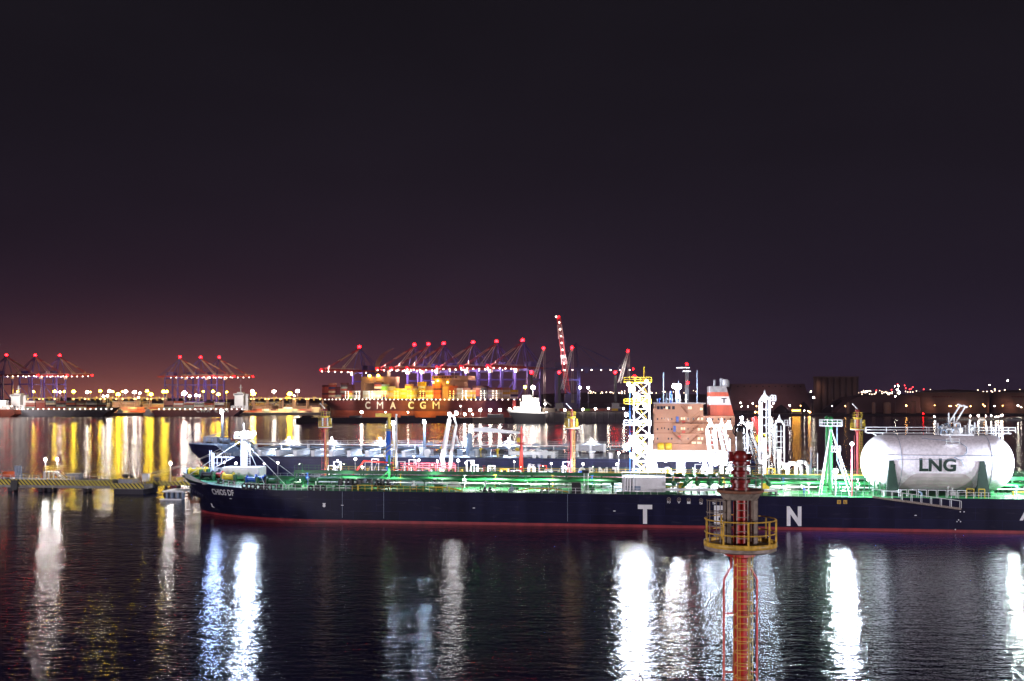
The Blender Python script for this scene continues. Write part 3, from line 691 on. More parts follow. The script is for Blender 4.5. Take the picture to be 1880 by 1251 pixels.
MB(NF).path([(a+3, 4.2, 7), (a+5, 4.2, 8.6), (b-1, 4.2, 8.6)], .22, 8).build('transfer_pipe', M['green'], ship, True)
for x in (1250, 1350, 1405): s = nfp(x, 880, 6).x; MB(NF).box(s-.7, s+.7, 5.6, 6.6, 6.1, 7.8).build('valve_cabinet', M['yellow' if x != 1350 else 'blue'], ship)
# --- green hose-handling derrick posts with baskets
p = nfp(1525, 900, 9); zt_ = nfp(1525, 776, 9).z; p2 = nfp(1517.5, 900, 10.5)
dr = MB(NF).lathe([(.42, 6), (.34, zt_)], (p.x, 9, 0), n=14).lathe([(.24, 6), (.2, zt_)], (p2.x, 10.5, 0), n=10).ball((p.x, 9, zt_+.7), .45, 10, 7).ball((p2.x, 10.5, zt_+.9), .35, 10, 7).tube((p.x-1.5, 9, zt_+.2), (p.x+2, 9, zt_+.2), .12, 6).build('derrick_post', M['green'], ship); smooth_angle(dr)
bk = MB(NF).box(p.x-1.7, p.x+1.9, 7.9, 10.9, zt_-.7, zt_-.6).rail([(p.x-1.7, 7.9, zt_-.6), (p.x+1.9, 7.9, zt_-.6), (p.x+1.9, 10.9, zt_-.6), (p.x-1.7, 10.9, zt_-.6), (p.x-1.7, 7.9, zt_-.6)], h=1.1, r=.06, step=.9).build('mast_basket', M['white'], dr)
zz = nfp(1535, 826, 8.4).z
MB(NF).box(p.x, p.x+1.6, 7.9, 9, zz-.4, zz-.3).rail([(p.x, 7.9, zz-.3), (p.x+1.6, 7.9, zz-.3), (p.x+1.6, 9, zz-.3)], h=1.0, r=.05, step=.6).build('lower_basket', M['white'], dr)
for qx, qt in ((1503, 2), (1560, 2), (1566, 8), (1508, 3.4)):
    e = nfp(qx, 898, qt); MB(NF).tube((p.x, 9, zt_-.8), (e.x, qt, 6.1), .06, 4).build('stay', M['white'], dr)
MB(NF).path([(p.x+1.2, 9.2, zt_), (p.x+1.2, 9.2, 12), (p.x+2.4, 9.2, 9)], .1, 6).build('hanging_hose', M['greyblue'], dr)
f = nfp(1534, 866, 3.0); fl = flood(ship, NF, (f.x, 3.0, f.z), .42, 'near', 0, (1, 1, 1), name='floodlight')
light('lamp_light', (f.x, 2.0, f.z+.2), 3600, (.86, .98, 1), ship, NF, r=.4)
MB(NF).tube((f.x, 3.0, 6), (f.x, 3.0, f.z-.4), .09, 6).build('lamp_post', M['white'], fl)
mc = MB(NF); s0_ = nfp(1533, 900, 3.4).x                # machinery at its foot
for k in range(6): mc.tube((s0_+k*.7, 3.4+(k % 3)*.6, 6), (s0_+k*.7, 3.4+(k % 3)*.6, 7.6+(k % 2)*.6), .22, 8)
mc.box(s0_-.3, s0_+4.6, 3.1, 5.4, 6, 6.8).build('hydraulic_unit', M['dgreen'], ship)
for k in range(5): s = s0_+5.5+k*.9; MB(NF).path([(s, 5, 6), (s, 5, 8.4), (s+.8, 6.5, 9.4)], .13, 6).build('hydraulic_pipe', M['dgreen'], ship)
# --- gas tank
TT = 8.2; RT = 5.1
l = nfp(1578, 850, TT); r_ = nfp(1868, 850, TT); zc = nfp(1720, 851, TT-3).z
L0, L1 = l.x+.3, r_.x-.9
prof = []
for k in range(13): a = math.pi/2*k/12; prof.append((RT*math.sin(a), L0+RT*.80*(1-math.cos(a))))
for k in range(1, 9): prof.append((RT, L0+RT*.8+(L1-L0-RT*1.6)*k/9))
for k in range(13): a = math.pi/2*k/12; prof.append((RT*math.cos(a), L1-RT*.80*(1-math.sin(a))))
tank = MB(NF).lathe(prof, (0, TT, zc), axis='X', n=64, cap=False).build('gas_tank', M['tankw'], ship, True)
def tanksurf(s, z, out=.03): return (s, TT-math.sqrt(max(.01, (RT+out)**2-(z-zc)**2)), z)
a = nfp(1688, 866, TT-RT); b = nfp(1755.5, 842, TT-RT)
letters('LNG', lambda u, v: tanksurf(a.x+(b.x-a.x)*u, a.z+(b.z-a.z)*v, .07), 'tank_letters', M['vgreen'], tank, NF, .035)
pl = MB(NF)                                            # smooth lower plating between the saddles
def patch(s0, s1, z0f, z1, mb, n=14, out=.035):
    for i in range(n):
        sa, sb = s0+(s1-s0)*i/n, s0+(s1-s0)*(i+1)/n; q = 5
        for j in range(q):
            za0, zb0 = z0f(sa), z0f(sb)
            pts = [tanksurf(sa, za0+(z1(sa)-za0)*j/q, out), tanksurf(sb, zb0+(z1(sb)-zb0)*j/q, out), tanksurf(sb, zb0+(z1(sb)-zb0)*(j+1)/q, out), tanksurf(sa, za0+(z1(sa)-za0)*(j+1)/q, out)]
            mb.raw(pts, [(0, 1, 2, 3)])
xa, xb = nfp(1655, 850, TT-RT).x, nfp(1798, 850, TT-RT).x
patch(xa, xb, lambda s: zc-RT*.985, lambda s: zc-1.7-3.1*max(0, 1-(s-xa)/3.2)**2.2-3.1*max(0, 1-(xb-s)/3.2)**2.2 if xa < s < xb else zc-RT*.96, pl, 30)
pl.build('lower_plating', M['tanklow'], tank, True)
sm_ = MB(NF)
for s in (l.x+6.3, r_.x-6.0): sm_.ring((s, TT, zc), RT+.02, .04, axis='X', n=48, k=4)
zz = zc+1.55; q0 = nfp(1605, 850, TT-RT).x; q1 = nfp(1845, 850, TT-RT).x
sm_.path([tanksurf(q0, zz, .12), tanksurf(q1, zz, .12)], .05, 5); sm_.path([tanksurf(q0+3, zz-.75, .12), tanksurf(q1-7, zz-.75, .12)], .04, 5)
sm_.path([tanksurf(nfp(x, 850, TT-RT).x, nfp(x, y, TT-RT).z, .08) for x, y in ((1700, 806), (1745, 810), (1768, 814), (1778, 822), (1776, 832), (1768, 838), (1752, 840), (1765, 846), (1770, 856))], .05, 5)
sm_.build('tank_piping', M['greyblue'], tank)
for xp in (1637, 1803):                                # saddles with tapering dark legs
    s = nfp(xp, 880, TT-RT+.5).x
    sd = MB(NF).poly([(s-.55, TT-RT-.15, zc+.6), (s+.25, TT-RT-.15, zc+.6), (s+1.3, TT-RT-.15, 6), (s-1.1, TT-RT-.15, 6)], (0, .5, 0))
    for k in range(16):
        a0 = math.pi*(1.0+k/16); a1 = math.pi*(1.0+(k+1)/16)
        y0, z0_, y1, z1_ = TT+RT*1.01*math.cos(a0), zc+RT*1.01*math.sin(a0), TT+RT*1.01*math.cos(a1), zc+RT*1.01*math.sin(a1)
        sd.raw([(s-.5, y0, 6), (s-.5, y1, 6), (s-.5, y1, z1_), (s-.5, y0, z0_), (s+.5, y0, 6), (s+.5, y1, 6), (s+.5, y1, z1_), (s+.5, y0, z0_)], [(0, 1, 2, 3), (7, 6, 5, 4), (3, 2, 6, 7)])
    sd.build('tank_saddle', M['vgreen'], ship)
zw = zc+RT+.35
ww = MB(NF).box(nfp(1592, 800, TT).x, nfp(1854, 800, TT).x, TT-.7, TT+.7, zw-.12, zw)
for x in (1600, 1845): s = nfp(x, 800, TT).x; d_ = 1 if x < 1700 else -1; ww.tube((s, TT, zw), (s+d_*2.2, TT, zw-1.5), .1, 5).tube((s+2*d_, TT, zw), (s+2*d_, TT, zw-2.4), .12, 5)
wk = ww.build('tank_walkway', M['white'], ship)
MB(NF).rail([(nfp(1587, 800, TT).x, TT-.7, zw), (nfp(1862, 800, TT).x, TT-.7, zw)], h=1.0, r=.055, step=3.6).rail([(nfp(1592, 800, TT).x, TT+.7, zw), (nfp(1854, 800, TT).x, TT+.7, zw)], h=1.0, r=.05, step=3.6).build('walkway_rail', M['white'], wk)
do = MB(NF); rg = random.Random(5); s_a, s_b = nfp(1722, 790, TT).x, nfp(1782, 790, TT).x
do.box(s_a, s_b, TT-2, TT+2, zw-.5, zw-.2)
dome = do.lathe([(1.6, -.2), (1.6, .9), (1.2, 1.1)], ((s_a+s_b)/2, TT, zw), n=20).build('tank_dome', M['white'], ship)
for k in range(34):
    s = rg.uniform(s_a, s_b); y = TT+rg.uniform(-1.9, .8); hh = rg.uniform(.8, 2.6)*(1-.5*abs(s-(s_a+s_b)/2)/((s_b-s_a)/2)); m = MB(NF)
    m.tube((s, y, zw-.2), (s, y, zw+hh), .10, 6)
    if k % 3 == 0: m.ring((s, y, zw+hh), .3, .06, n=10, k=4)
    if k % 3 == 1: m.path([(s, y, zw+hh), (s+.8, y, zw+hh), (s+1.0, y-.2, zw)], .10, 6)
    if k % 3 == 2: m.lathe([(.28, hh-.5), (.34, hh-.2), (.1, hh)], (s, y, zw), n=8)
    m.build('dome_valve', M[('white', 'white', 'greyblue', 'white')[k % 4]], dome)
for x0, y0, x1, y1 in ((1743, 776, 1762.5, 745), (1755, 776, 1772, 747)):
    u0, u1 = nfp(x0, y0, TT), nfp(x1, y1, TT); MB(NF).tube(u0, u1, .13, 8).tube(u1-Vector((.4, 0, -.25)), u1+Vector((.4, 0, -.1)), .17, 8).build('vent_boom', M['white'], ship)
for x, y in ((1718, 772), (1722, 777), (1742, 758), (1752, 765), (1780, 770), (1789.5, 776), (1797, 781), (1811.5, 781), (1820.5, 781), (1828.5, 781), (1834, 781), (1840.5, 781)):
    u = nfp(x, y, TT); MB(NF).tube((u.x, TT, zw-(.3 if x < 1825 else 1.4)), (u.x, TT, u.z), .13, 6).build('vent_pipe', M['white'], ship)
st = MB(NF).box(nfp(1737, 815, 4).x, nfp(1760, 815, 4).x, 3.6, 4.6, zw-2.0, zw-1.9).rail([(nfp(1737, 815, 4).x, 3.6, zw-1.9), (nfp(1760, 815, 4).x, 3.6, zw-1.9)], h=1.0, r=.05, step=1.2).tube((nfp(1748, 815, 4).x, 4, zw-1.9), (nfp(1748, 815, 4).x, 5.6, zw), .08, 5)
st.build('side_platform', M['white'], ship)
# lamps added to brighten both tank ends, the right post out of view
f = nfp(1583, 905, 2.2); u = MB(NF).tube((f.x-1.8, 2.2, 6), (f.x-1.8, 2.2, 15.0), .12, 8).build('lamp_post', M['pink'], ship)
flood(ship, NF, (f.x-1.8, 2.0, 15.4), .30, 'near', 0, (1, 1, 1))
light('lamp_light', (f.x-2.6, 1.2, 12.0), 17000, (.72, .82, 1), ship, NF, r=.6); light('lamp_light', (f.x-1.6, 9, 8.2), 4500, (.93, .97, 1), ship, NF, r=.5)
g_ = nfp(1893, 905, 2.2).x
g_ += 9
hs = MB(NF).box(g_+1.0, g_+28, 3, 27, 6, 22).build('accommodation_block', M['white'], ship)
wb = MB(NF)
for z in (10, 13, 16, 19):
    for y in range(5, 26, 3): wb.box(g_+.95, g_+1.0, y, y+1.2, z, z+1)
wb.build('front_windows', M['glassd'], hs)
gp = nfp(1890, 905, 6).x; MB(NF).tube((gp, 6, 6), (gp, 6, 14.4), .12, 6).build('lamp_post', M['white'], ship); flood(ship, NF, (gp, 5.7, 14.6), .35, 'near', 0, (1, 1, 1))
light('lamp_light', (gp-.4, 1.2, 12.4), 22000, (.74, .86, 1), ship, NF, r=.6); light('lamp_light', (gp-1.0, 10, 8.5), 5500, (.9, 1, .97), ship, NF, r=.5)
# --- accommodation ladder along the shell
a = Vector(hullp(nfp(1600, 912, 0).x, nfp(1600, 910, 0).z, -1, .9)); b = Vector(hullp(nfp(1764, 934, -1).x, nfp(1764, 932, 0).z, -1, .9))
al = MB(NF)
for y in (-.4, .4): o_ = Vector((0, y, 0)); al.poly([a+o_, b+o_, b+o_-Vector((0, 0, .32)), a+o_-Vector((0, 0, .32))], (0, .05, 0))
for k in range(24): c = a.lerp(b, k/24); al.box(c.x, c.x+.35, c.y-.38, c.y+.38, c.z-.14, c.z-.08)
al_ = al.build('accommodation_ladder', M['beige'], ship)
MB(NF).rail([a+Vector((0, -.42, 0)), b+Vector((0, -.42, 0))], h=1.25, r=.05, step=1.6, bars=1).rail([a+Vector((0, .42, 0)), b+Vector((0, .42, 0))], h=1.25, r=.04, step=1.6, bars=1).build('ladder_rail', M['white'], al_)
# ladder racks behind the rail, life-buoy marks
for k in range(7):
    s = nfp(1650+k*18, 905, 1.2).x; MB(NF).path([(s, 1.2, 6), (s, 1.2, 7.3), (s+1.4, 1.2, 7.3), (s+1.4, 1.2, 6)], .06, 5).build('guard_hoop', M['white'], ship)
for x, w in ((1775, 1.2), (1797, 1.0)):
    s = nfp(x, 900, 1.0).x; MB(NF).path([(s, 1, 6), (s, 1, 7.6), (s+w, 1, 7.6), (s+w, 1, 6)], .07, 5).path([(s, 1, 7), (s+w, 1, 7)], .06, 5).build('yellow_step_frame', M['yellow'], ship)
# shaded deck lights amidships shine straight down on the green deck
for x, t_, pw in ((560, 14, 1800), (640, 15, 1200), (720, 14, 1500), (800, 15, 2000), (870, 12, 2600), (905, 14, 5200), (960, 12, 3600), (1000, 14, 3600), (1090, 14, 2600), (1270, 12, 2200), (1330, 12, 2200), (1430, 12, 2600), (1490, 13, 2000)):
    q = nfp(x, 868, t_); lp = MB(NF).tube((q.x, t_-1.6, 8.75), (q.x, t_-1.6, 10.3), .06, 5).tube((q.x, t_-1.6, 10.3), (q.x, t_-3.4, 10.5), .05, 5).build('deck_lamp', M['dgreen'], ship)
    MB(NF).lathe([(.08, .22), (.26, .0), (.22, .0)], (q.x, t_-3.4, 10.35), n=10, cap=False).build('lamp_shade', M['dgreen'], lp)
    MB(NF).ball((q.x, t_-3.4, 10.42), .12, 8, 5).build('bulb', E['nearwarm'], lp, True)
    light('lamp_light', (q.x, t_-3.4, 10.28), pw*2.2, (.90, 1, .88), ship, NF, r=.12, spot=2.25, aim=(q.x, t_-3.45, 6))
# --- crew member on deck
def person(fr, v, label, face=0.0, coat='cloth'):
    t = thingF(fr, 'person', label, 'person', v)
    me = bpy.data.meshes.new('person'); J = {}; vs = []; ed = []; rad = []
    def jt(n, x, y, z, r, par=None):
        J[n] = len(vs); vs.append((x, y, z)); rad.append(r)
        if par: ed.append((J[par], J[n]))
    jt('pel', 0, 0, .95, .15); jt('waist', 0, 0, 1.12, .135, 'pel'); jt('chest', 0, .0, 1.35, .17, 'waist'); jt('neckb', 0, .0, 1.50, .09, 'chest'); jt('neck', 0, -.01, 1.56, .055, 'neckb'); jt('head', 0, -.03, 1.66, .10, 'neck'); jt('crown', 0, -.03, 1.75, .08, 'head')
    for s, q in ((-1, 'l'), (1, 'r')):
        jt(q+'sh', s*.20, 0, 1.45, .07, 'chest'); jt(q+'el', s*.27, -.04, 1.17, .05, q+'sh'); jt(q+'wr', s*.24, -.22, 1.02, .034, q+'el'); jt(q+'pa', s*.23, -.29, 1.0, .036, q+'wr')
        for k in range(4):
            jt(f'{q}f{k}', s*.23+(k-1.5)*.022, -.345, .985, .010, q+'pa'); jt(f'{q}g{k}', s*.23+(k-1.5)*.022, -.37-.006*(k % 2), .95, .009, f'{q}f{k}')
        jt(q+'th', s*.23-s*.05, -.29, .985, .010, q+'pa')
        jt(q+'hip', s*.10, 0, .88, .10, 'pel'); jt(q+'kn', s*.12, -.03+.08*s, .50, .07, q+'hip'); jt(q+'an', s*.13, .02+.12*s, .09, .05, q+'kn'); jt(q+'to', s*.14, -.14+.12*s, .05, .045, q+'an')
    me.from_pydata(vs, ed, []); o = bpy.data.objects.new('body', me); C.objects.link(o); o.parent = t
    o.rotation_euler = (0, 0, face); me.materials.append(M[coat])
    md = o.modifiers.new('Skin', 'SKIN'); lay = me.skin_vertices
    if not lay:
        bm = __import__('bmesh').new(); bm.from_mesh(me); bm.verts.layers.skin.verify(); bm.to_mesh(me); bm.free()
    for i, r in enumerate(rad): me.skin_vertices[0].data[i].radius = (r, r)
    me.skin_vertices[0].data[0].use_root = True
    o.modifiers.new('Sub', 'SUBSURF').levels = 1; o.modifiers[-1].render_levels = 1
    MATW[o] = MATW[t]
    MB(fr).lathe([(.16, 0), (.145, .03), (.13, .10), (.07, .15), (.0, .16)], Vector(v)+Vector((0, -.03, 1.70)), n=12).build('helmet', M['yellow' if coat == 'black' else 'white'], t, True)
    return t
person(NF, (nfp(1476, 905, 1.2).x, 1.2, 6.0), 'crew member in dark blue coverall standing on the near tanker deck by the rail', .6)

# ================================================================== jetty between the two tankers
JT = 50.0                                              # near face of the jetty in ship-frame depth
# --- long walkway with hazard stripes on the left
def jx(px, t=JT): return NF.at(px, 890, t).x
a, b = jx(-60), jx(204)
w = thingF(NF, 'jetty_walkway', 'long concrete jetty walkway with black and yellow stripes, left of the navy bow', 'jetty', (a, JT, 0))
MB(NF).box(a, b, JT, JT+5, 2.2, 3.1).build('walkway_deck', M['conc'], w)
MB(NF).box(a+.2, b, JT-.10, JT-.003, 1.75, 3.15).build('striped_fascia', M['hazard'], w)
MB(NF).box(a, b, JT+.3, JT+4.7, 1.1, 2.2).build('beam', M['conc'], w)
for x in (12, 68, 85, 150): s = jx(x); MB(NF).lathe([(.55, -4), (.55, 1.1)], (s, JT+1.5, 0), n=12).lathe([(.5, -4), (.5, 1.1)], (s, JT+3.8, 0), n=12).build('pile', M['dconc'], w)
MB(NF).rail([(a, JT+4.8, 3.1), (b, JT+4.8, 3.1)], h=1.1, r=.05, step=2.4).build('back_railing', M['yellow'], w)
MB(NF).rail([(a+9, JT+.3, 3.1), (jx(70), JT+.3, 3.1)], h=1.1, r=.045, step=2.4).rail([(jx(112), JT+.3, 3.1), (b-1, JT+.3, 3.1)], h=1.0, r=.04, step=2.4, bars=1).build('front_railing', M['white'], w)
MB(NF).box(jx(22), jx(34), JT-.6, JT-.11, .6, 3.0).build('rubber_fender', M['black'], w)
# continuation towards the bow
a2, b2 = jx(262), jx(345)
w2 = thingF(NF, 'jetty_walkway', 'narrow low walkway with yellow rails just left of the navy bow', 'jetty', (a2, JT+1, 0))
MB(NF).box(a2, b2+40, JT+2, JT+5, 1.9, 2.7).build('walkway_deck', M['conc'], w2)
MB(NF).box(a2, b2, JT+1.9, JT+1.997, 2.0, 2.9).build('striped_fascia', M['hazard'], w2)
MB(NF).rail([(a2, JT+2.2, 2.7), (b2, JT+2.2, 2.7)], h=1.1, r=.05, step=1.8).rail([(a2, JT+4.8, 2.7), (b2+40, JT+4.8, 2.7)], h=1.1, r=.05, step=1.8).build('railing', M['yellow'], w2)
for x in (270, 292, 316, 340): MB(NF).lathe([(.4, -4), (.4, 1.9)], (jx(x), JT+3.5, 0), n=10).build('pile', M['dconc'], w2)
# square dolphin
a3, b3 = jx(203, JT-3), jx(264, JT-3)
d = thingF(NF, 'mooring_dolphin', 'square concrete mooring dolphin with striped edge at the walkway end', 'dolphin', ((a3+b3)/2, JT, 0))
MB(NF).box(a3, b3, JT-3, JT+5.2, 1.3, 2.35).build('concrete_cap', M['conc'], d)
MB(NF).box(a3, b3, JT-3.1, JT-3.003, 1.45, 2.75).build('striped_fascia', M['hazard'], d)
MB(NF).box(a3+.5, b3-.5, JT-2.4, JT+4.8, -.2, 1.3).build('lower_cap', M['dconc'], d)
for x in (a3+2, b3-2): MB(NF).lathe([(.5, -4), (.5, -.2)], (x, JT, 0), n=10).build('pile', M['dconc'], d)
MB(NF).box(jx(217), jx(245), JT, JT+3, 2.35, 3.5).build('hook_plinth', M['grey'], d)
MB(NF).box(jx(217)+.1, jx(245)-.1, JT+.1, JT+2.9, 3.5, 3.62).build('yellow_top', M['yellow'], d)
for x in (226, 236): s = jx(x); MB(NF).lathe([(.5, 0), (.35, .5), (.3, .9), (.5, 1.0)], (s, JT+1.5, 3.62), n=10).tube((s, JT+1.5, 4.2), (s-.9, JT+1.0, 4.5), .14, 6).build('mooring_hook', M['black'], d)
MB(NF).rail([(a3+.4, JT-2.7, 2.35), (jx(215), JT-2.7, 2.35)], h=1.1, r=.05, step=1.4).rail([(a3, JT+5, 2.35), (b3, JT+5, 2.35)], h=1.3, r=.05, step=1.4).rail([(b3-3, JT-2.7, 2.35), (b3-.2, JT-2.7, 2.35), (b3-.2, JT+4.8, 2.35)], h=1.1, r=.05, step=1.4).build('railing', M['yellow'], d)
# small fender dolphin by the bow
a4, b4 = jx(298, JT-14), jx(338, JT-14)
d = thingF(NF, 'fender_dolphin', 'small pale dolphin with white fender frame beside the navy bow', 'dolphin', ((a4+b4)/2, JT-14, 0))
MB(NF).box(a4, b4, JT-14, JT-8, 1.75, 2.1).build('top_slab', M['white'], d)
MB(NF).box(a4-.3, b4-.5, JT-14.6, JT-14.1, -.1, .3).build('fender_panel', M['white'], d)
for x in (a4+.7, a4+2.0, b4-1.9, b4-.7): MB(NF).lathe([(.35, -3), (.35, 1.75)], (x, JT-13, 0), n=10).build('pile', M['greyblue'], d)
MB(NF).box(a4+.6, b4-.6, JT-12.6, JT-12.2, .3, 1.75).build('bracing_plate', M['grey'], d)
# things standing on the jetty
p = NF.at(90, 878, JT+2)
t = thingF(NF, 'access_platform', 'yellow railed access platform with white stairs on the striped walkway', 'platform', (p.x, JT+2, 3.1))
x0, x1 = jx(77), jx(96)
MB(NF).box(x0, x1, JT+.6, JT+2.8, 5.0, 5.15).box(x0, x0+.2, JT+.6, JT+.8, 3.1, 5).box(x1-.2, x1, JT+.6, JT+.8, 3.1, 5).box(x0, x0+.2, JT+2.6, JT+2.8, 3.1, 5).build('platform_frame', M['white'], t)
MB(NF).tube((x0+.2, JT+.8, 3.1), (x1, JT+.8, 5), .06, 4).tube((x0, JT+.7, 4.1), (x0+1.6, JT+.7, 4.1), .06, 4).tube((x1, JT+.8, 5.1), (x1+2.7, JT+.8, 3.1), .13, 4).tube((x1, JT+1.9, 5.1), (x1+2.7, JT+1.9, 3.1), .13, 4).ladder((x1, JT+1.35, 5.1), (x1+2.7, JT+1.35, 3.1), 1.0, .05, .3, side=(0, 1, 0)).build('stairs', M['white'], t)
MB(NF).rail([(x0, JT+2.8, 5.15), (x0, JT+.6, 5.15), (x1, JT+.6, 5.15)], h=1.2, r=.08, step=1.1).rail([(x0, JT+2.8, 5.15), (x1+3, JT+2.8, 5.15)], h=1.2, r=.08, step=1.1).build('railing', M['yellow'], t)
for i, (px, py) in enumerate(((83.5, 845), (105, 845), (313, 852))):
    q = NF.at(px, py, JT+3.2 if i < 2 else JT+4)
    t = thingF(NF, 'lamp_post', ('white jetty lamp post rising behind the yellow access platform, left one', 'white jetty lamp post beside the stairs of the access platform, right one', 'single white jetty lamp post close to the navy bow')[i], 'lamp post', (q.x, q.y, 3.1))
    MB(NF).tube((q.x, q.y, 2.6), (q.x, q.y, q.z), .07, 6).build('pole', M['white'], t)
    flood(t, NF, (q.x, q.y, q.z+.15), .30, 'nearwarm', 0, (1, 1, 1), name='lamp_head')
    light('lamp_light', (q.x, q.y-.5, q.z+.2), (1500, 1500, 1100)[i], (1, .93, .90), t, NF, r=.22)
t = thingF(NF, 'equipment_skid', 'grey equipment skid with yellow guard frame right of the access platform', 'skid', (jx(122), JT+3, 3.1))
MB(NF).poly([(jx(110), JT+2, 4.5), (jx(136), JT+2, 4.6), (jx(136), JT+2, 3.1), (jx(120), JT+2, 3.1)], (0, 2.2, 0)).build('hopper', M['grey'], t)
MB(NF).rail([(jx(108), JT+1.9, 4.6), (jx(137), JT+1.9, 4.7)], h=.5, r=.07, step=1.0, bars=1).rail([(jx(110), JT+1.0, 3.1), (jx(132), JT+1.0, 3.1)], h=.8, r=.07, step=1).build('guard_frame', M['yellow'], t)
t = thingF(NF, 'slatted_panel', 'leaning grey slatted steel panel on the far left of the jetty', 'panel', (jx(27), JT+2, 3.1))
m = MB(NF)
for k in range(5): s = jx(19)+k*.42; m.poly([(s, JT+1.5, 6.5), (s+.24, JT+1.5, 6.5), (s+.5, JT+1.5, 3.2), (s+.26, JT+1.5, 3.2)], (0, .12, 0))
m.build('slats', M['greyblue'], t); MB(NF).box(jx(19), jx(35), JT+1.65, JT+1.8, 4.2, 4.4).box(jx(19), jx(35), JT+1.65, JT+1.8, 5.8, 6.0).build('cross_bars', M['grey'], t)
t = thingF(NF, 'life_raft_canister', 'orange rounded canister on a cradle at the far left of the jetty', 'canister', (jx(8), JT+2, 3.1))
MB(NF).lathe([(.3, -1.6), (.75, -1.4), (.8, 0), (.75, 1.4), (.3, 1.6)], (jx(8), JT+2, 4.2), axis='X', n=16).build('canister', mat('orange_plastic', (.75, .14, .04), .5), t, True)
MB(NF).box(jx(8)-1.3, jx(8)-1.0, JT+1.4, JT+2.6, 3.1, 3.7).box(jx(8)+1.0, jx(8)+1.3, JT+1.4, JT+2.6, 3.1, 3.7).build('cradle', M['white'], t)
for i, (x, c, h, wd) in enumerate(((268, 'white', 1.9, 1.6), (288, 'black', 1.3, 1.8), (330, 'yellow', 1.2, 1.5), (352, 'white', 3.6, 3.4))):
    s = jx(x, JT+3.4); z = 2.7
    t = thingF(NF, 'jetty_cabinet', ('white upright control cabinet beside the square dolphin', 'black box with yellow lid on the low walkway', 'yellow box on the low walkway next to the navy bow', 'white framed cabinet seen over the navy bow bulwark')[i], 'cabinet', (s, JT+3.4, z))
    MB(NF).box(s-wd/2, s+wd/2, JT+3, JT+4, z+.2, z+h).box(s-wd/2+.1, s+wd/2-.1, JT+3.1, JT+3.9, z, z+.2).build('housing', M[c], t)
    MB(NF).box(s-wd/2-.08, s+wd/2+.08, JT+2.9, JT+4.1, z+h, z+h+.12).build('lid', M['yellow' if c == 'black' else 'grey'], t)
    if i == 3: MB(NF).box(s-wd/2+.3, s-.3, JT+2.94, JT+3, z+1, z+3).box(s+.3, s+wd/2-.3, JT+2.94, JT+3, z+1, z+3).build('doors', M['red'], t)

# --- loading platform amidships
PZ = 5.2
a, b = NF.at(560, 860, JT-6).x, NF.at(1690, 860, JT-6).x
t = thingF(NF, 'loading_platform', 'long brightly lit concrete loading platform between the two tankers', 'platform', ((a+b)/2, JT, 0))
MB(NF).box(a, b, 38, 62, PZ-1, PZ).build('platform_deck', M['conc'], t)
s = a+4
while s < b: MB(NF).lathe([(.6, -4), (.6, PZ-1)], (s, 41, 0), n=10).lathe([(.6, -4), (.6, PZ-1)], (s, 59, 0), n=10).build('pile', M['dconc'], t); s += 16
MB(NF).rail([(a, 38.2, PZ), (b, 38.2, PZ)], r=.05, step=1.8).build('front_railing', M['white'], t)
MB(NF).rail([(a, 61.8, PZ), (b, 61.8, PZ)], r=.05, step=1.8).build('back_railing', M['yellow'], t)
LP = t
for i in range(5):
    z = PZ+.9+.0*i; y = 42+i*.9
    MB(NF).tube((NF.at(700, 860, y).x, y, z), (NF.at(1440, 860, y).x, y, z), .28, 10).build('product_pipe', M[('red', 'white', 'white', 'white', 'red')[i]], LP, True)
u0, u1, u2 = NF.at(647, 862, 45), NF.at(668, 847, 45), NF.at(722, 850, 45)
MB(NF).path([(u0.x, 45, PZ), (u1.x, 45, u1.z), (u2.x, 45, u2.z)], .2, 8).tube((u1.x+5, 45, u1.z-1), (u2.x, 45, u2.z-1), .15, 6).build('red_pipe', M['red'], LP, True)
pr = MB(NF)
for x in range(740, 840, 12): q = NF.at(x, 858, 45); pr.box(q.x-.1, q.x+.1, 44.9, 45.1, PZ, q.z+.6)
for py in (851, 855, 859): q = NF.at(735, py, 45); r_ = NF.at(835, py, 45); pr.tube((q.x, 45, q.z), (r_.x, 45, r_.z), .1, 5)
pr.build('red_pipe_rack', M['pink'], LP)
rg = random.Random(33)
for i in range(90):                                    # valves, posts and pipe bends crowding the platform
    px_ = rg.uniform(600, 1500) if i % 3 else rg.uniform(730, 1150); y = rg.uniform(39, 49); q = NF.at(px_, 860, y); s = q.x; h = rg.uniform(.8, 2.9); c = rg.choice(('white', 'white', 'white', 'greyblue', 'white', 'red', 'yellow', 'white', 'grey', 'blue')); k = i % 5
    if k == 0: MB(NF).path([(s, y, PZ), (s, y, PZ+h), (s+1.6, y, PZ+h), (s+1.6, y, PZ)], .14, 6).build('pipe_bend', M[c], LP, True)
    elif k == 1: MB(NF).lathe([(.15, 0), (.15, h), (.35, h), (.35, h+.15), (.1, h+.2)], (s, y, PZ), n=8).ring((s, y, PZ+h+.5), .35, .05, n=10, k=4).tube((s, y, PZ+h), (s, y, PZ+h+.5), .05, 4).build('valve_stand', M[c], LP)
    elif k == 2: MB(NF).box(s-.5, s+.5, y-.4, y+.4, PZ, PZ+h*.7).box(s-.55, s+.55, y-.45, y+.45, PZ+h*.7, PZ+h*.7+.08).build('junction_box', M[c], LP)
    elif k == 3: MB(NF).box(s-.08, s+.08, y-.08, y+.08, PZ, PZ+h+1).box(s+1.6, s+1.76, y-.08, y+.08, PZ, PZ+h+1).box(s-.08, s+1.76, y-.08, y+.08, PZ+h+1, PZ+h+1.15).tube((s, y, PZ), (s+1.6, y, PZ+h+1), .05, 4).build('pipe_frame', M['white'], LP)
    else: MB(NF).tube((s, y, PZ+h*.5), (s+rg.uniform(3, 7), y, PZ+h*.5), .16, 6).build('branch_pipe', M[c], LP, True)
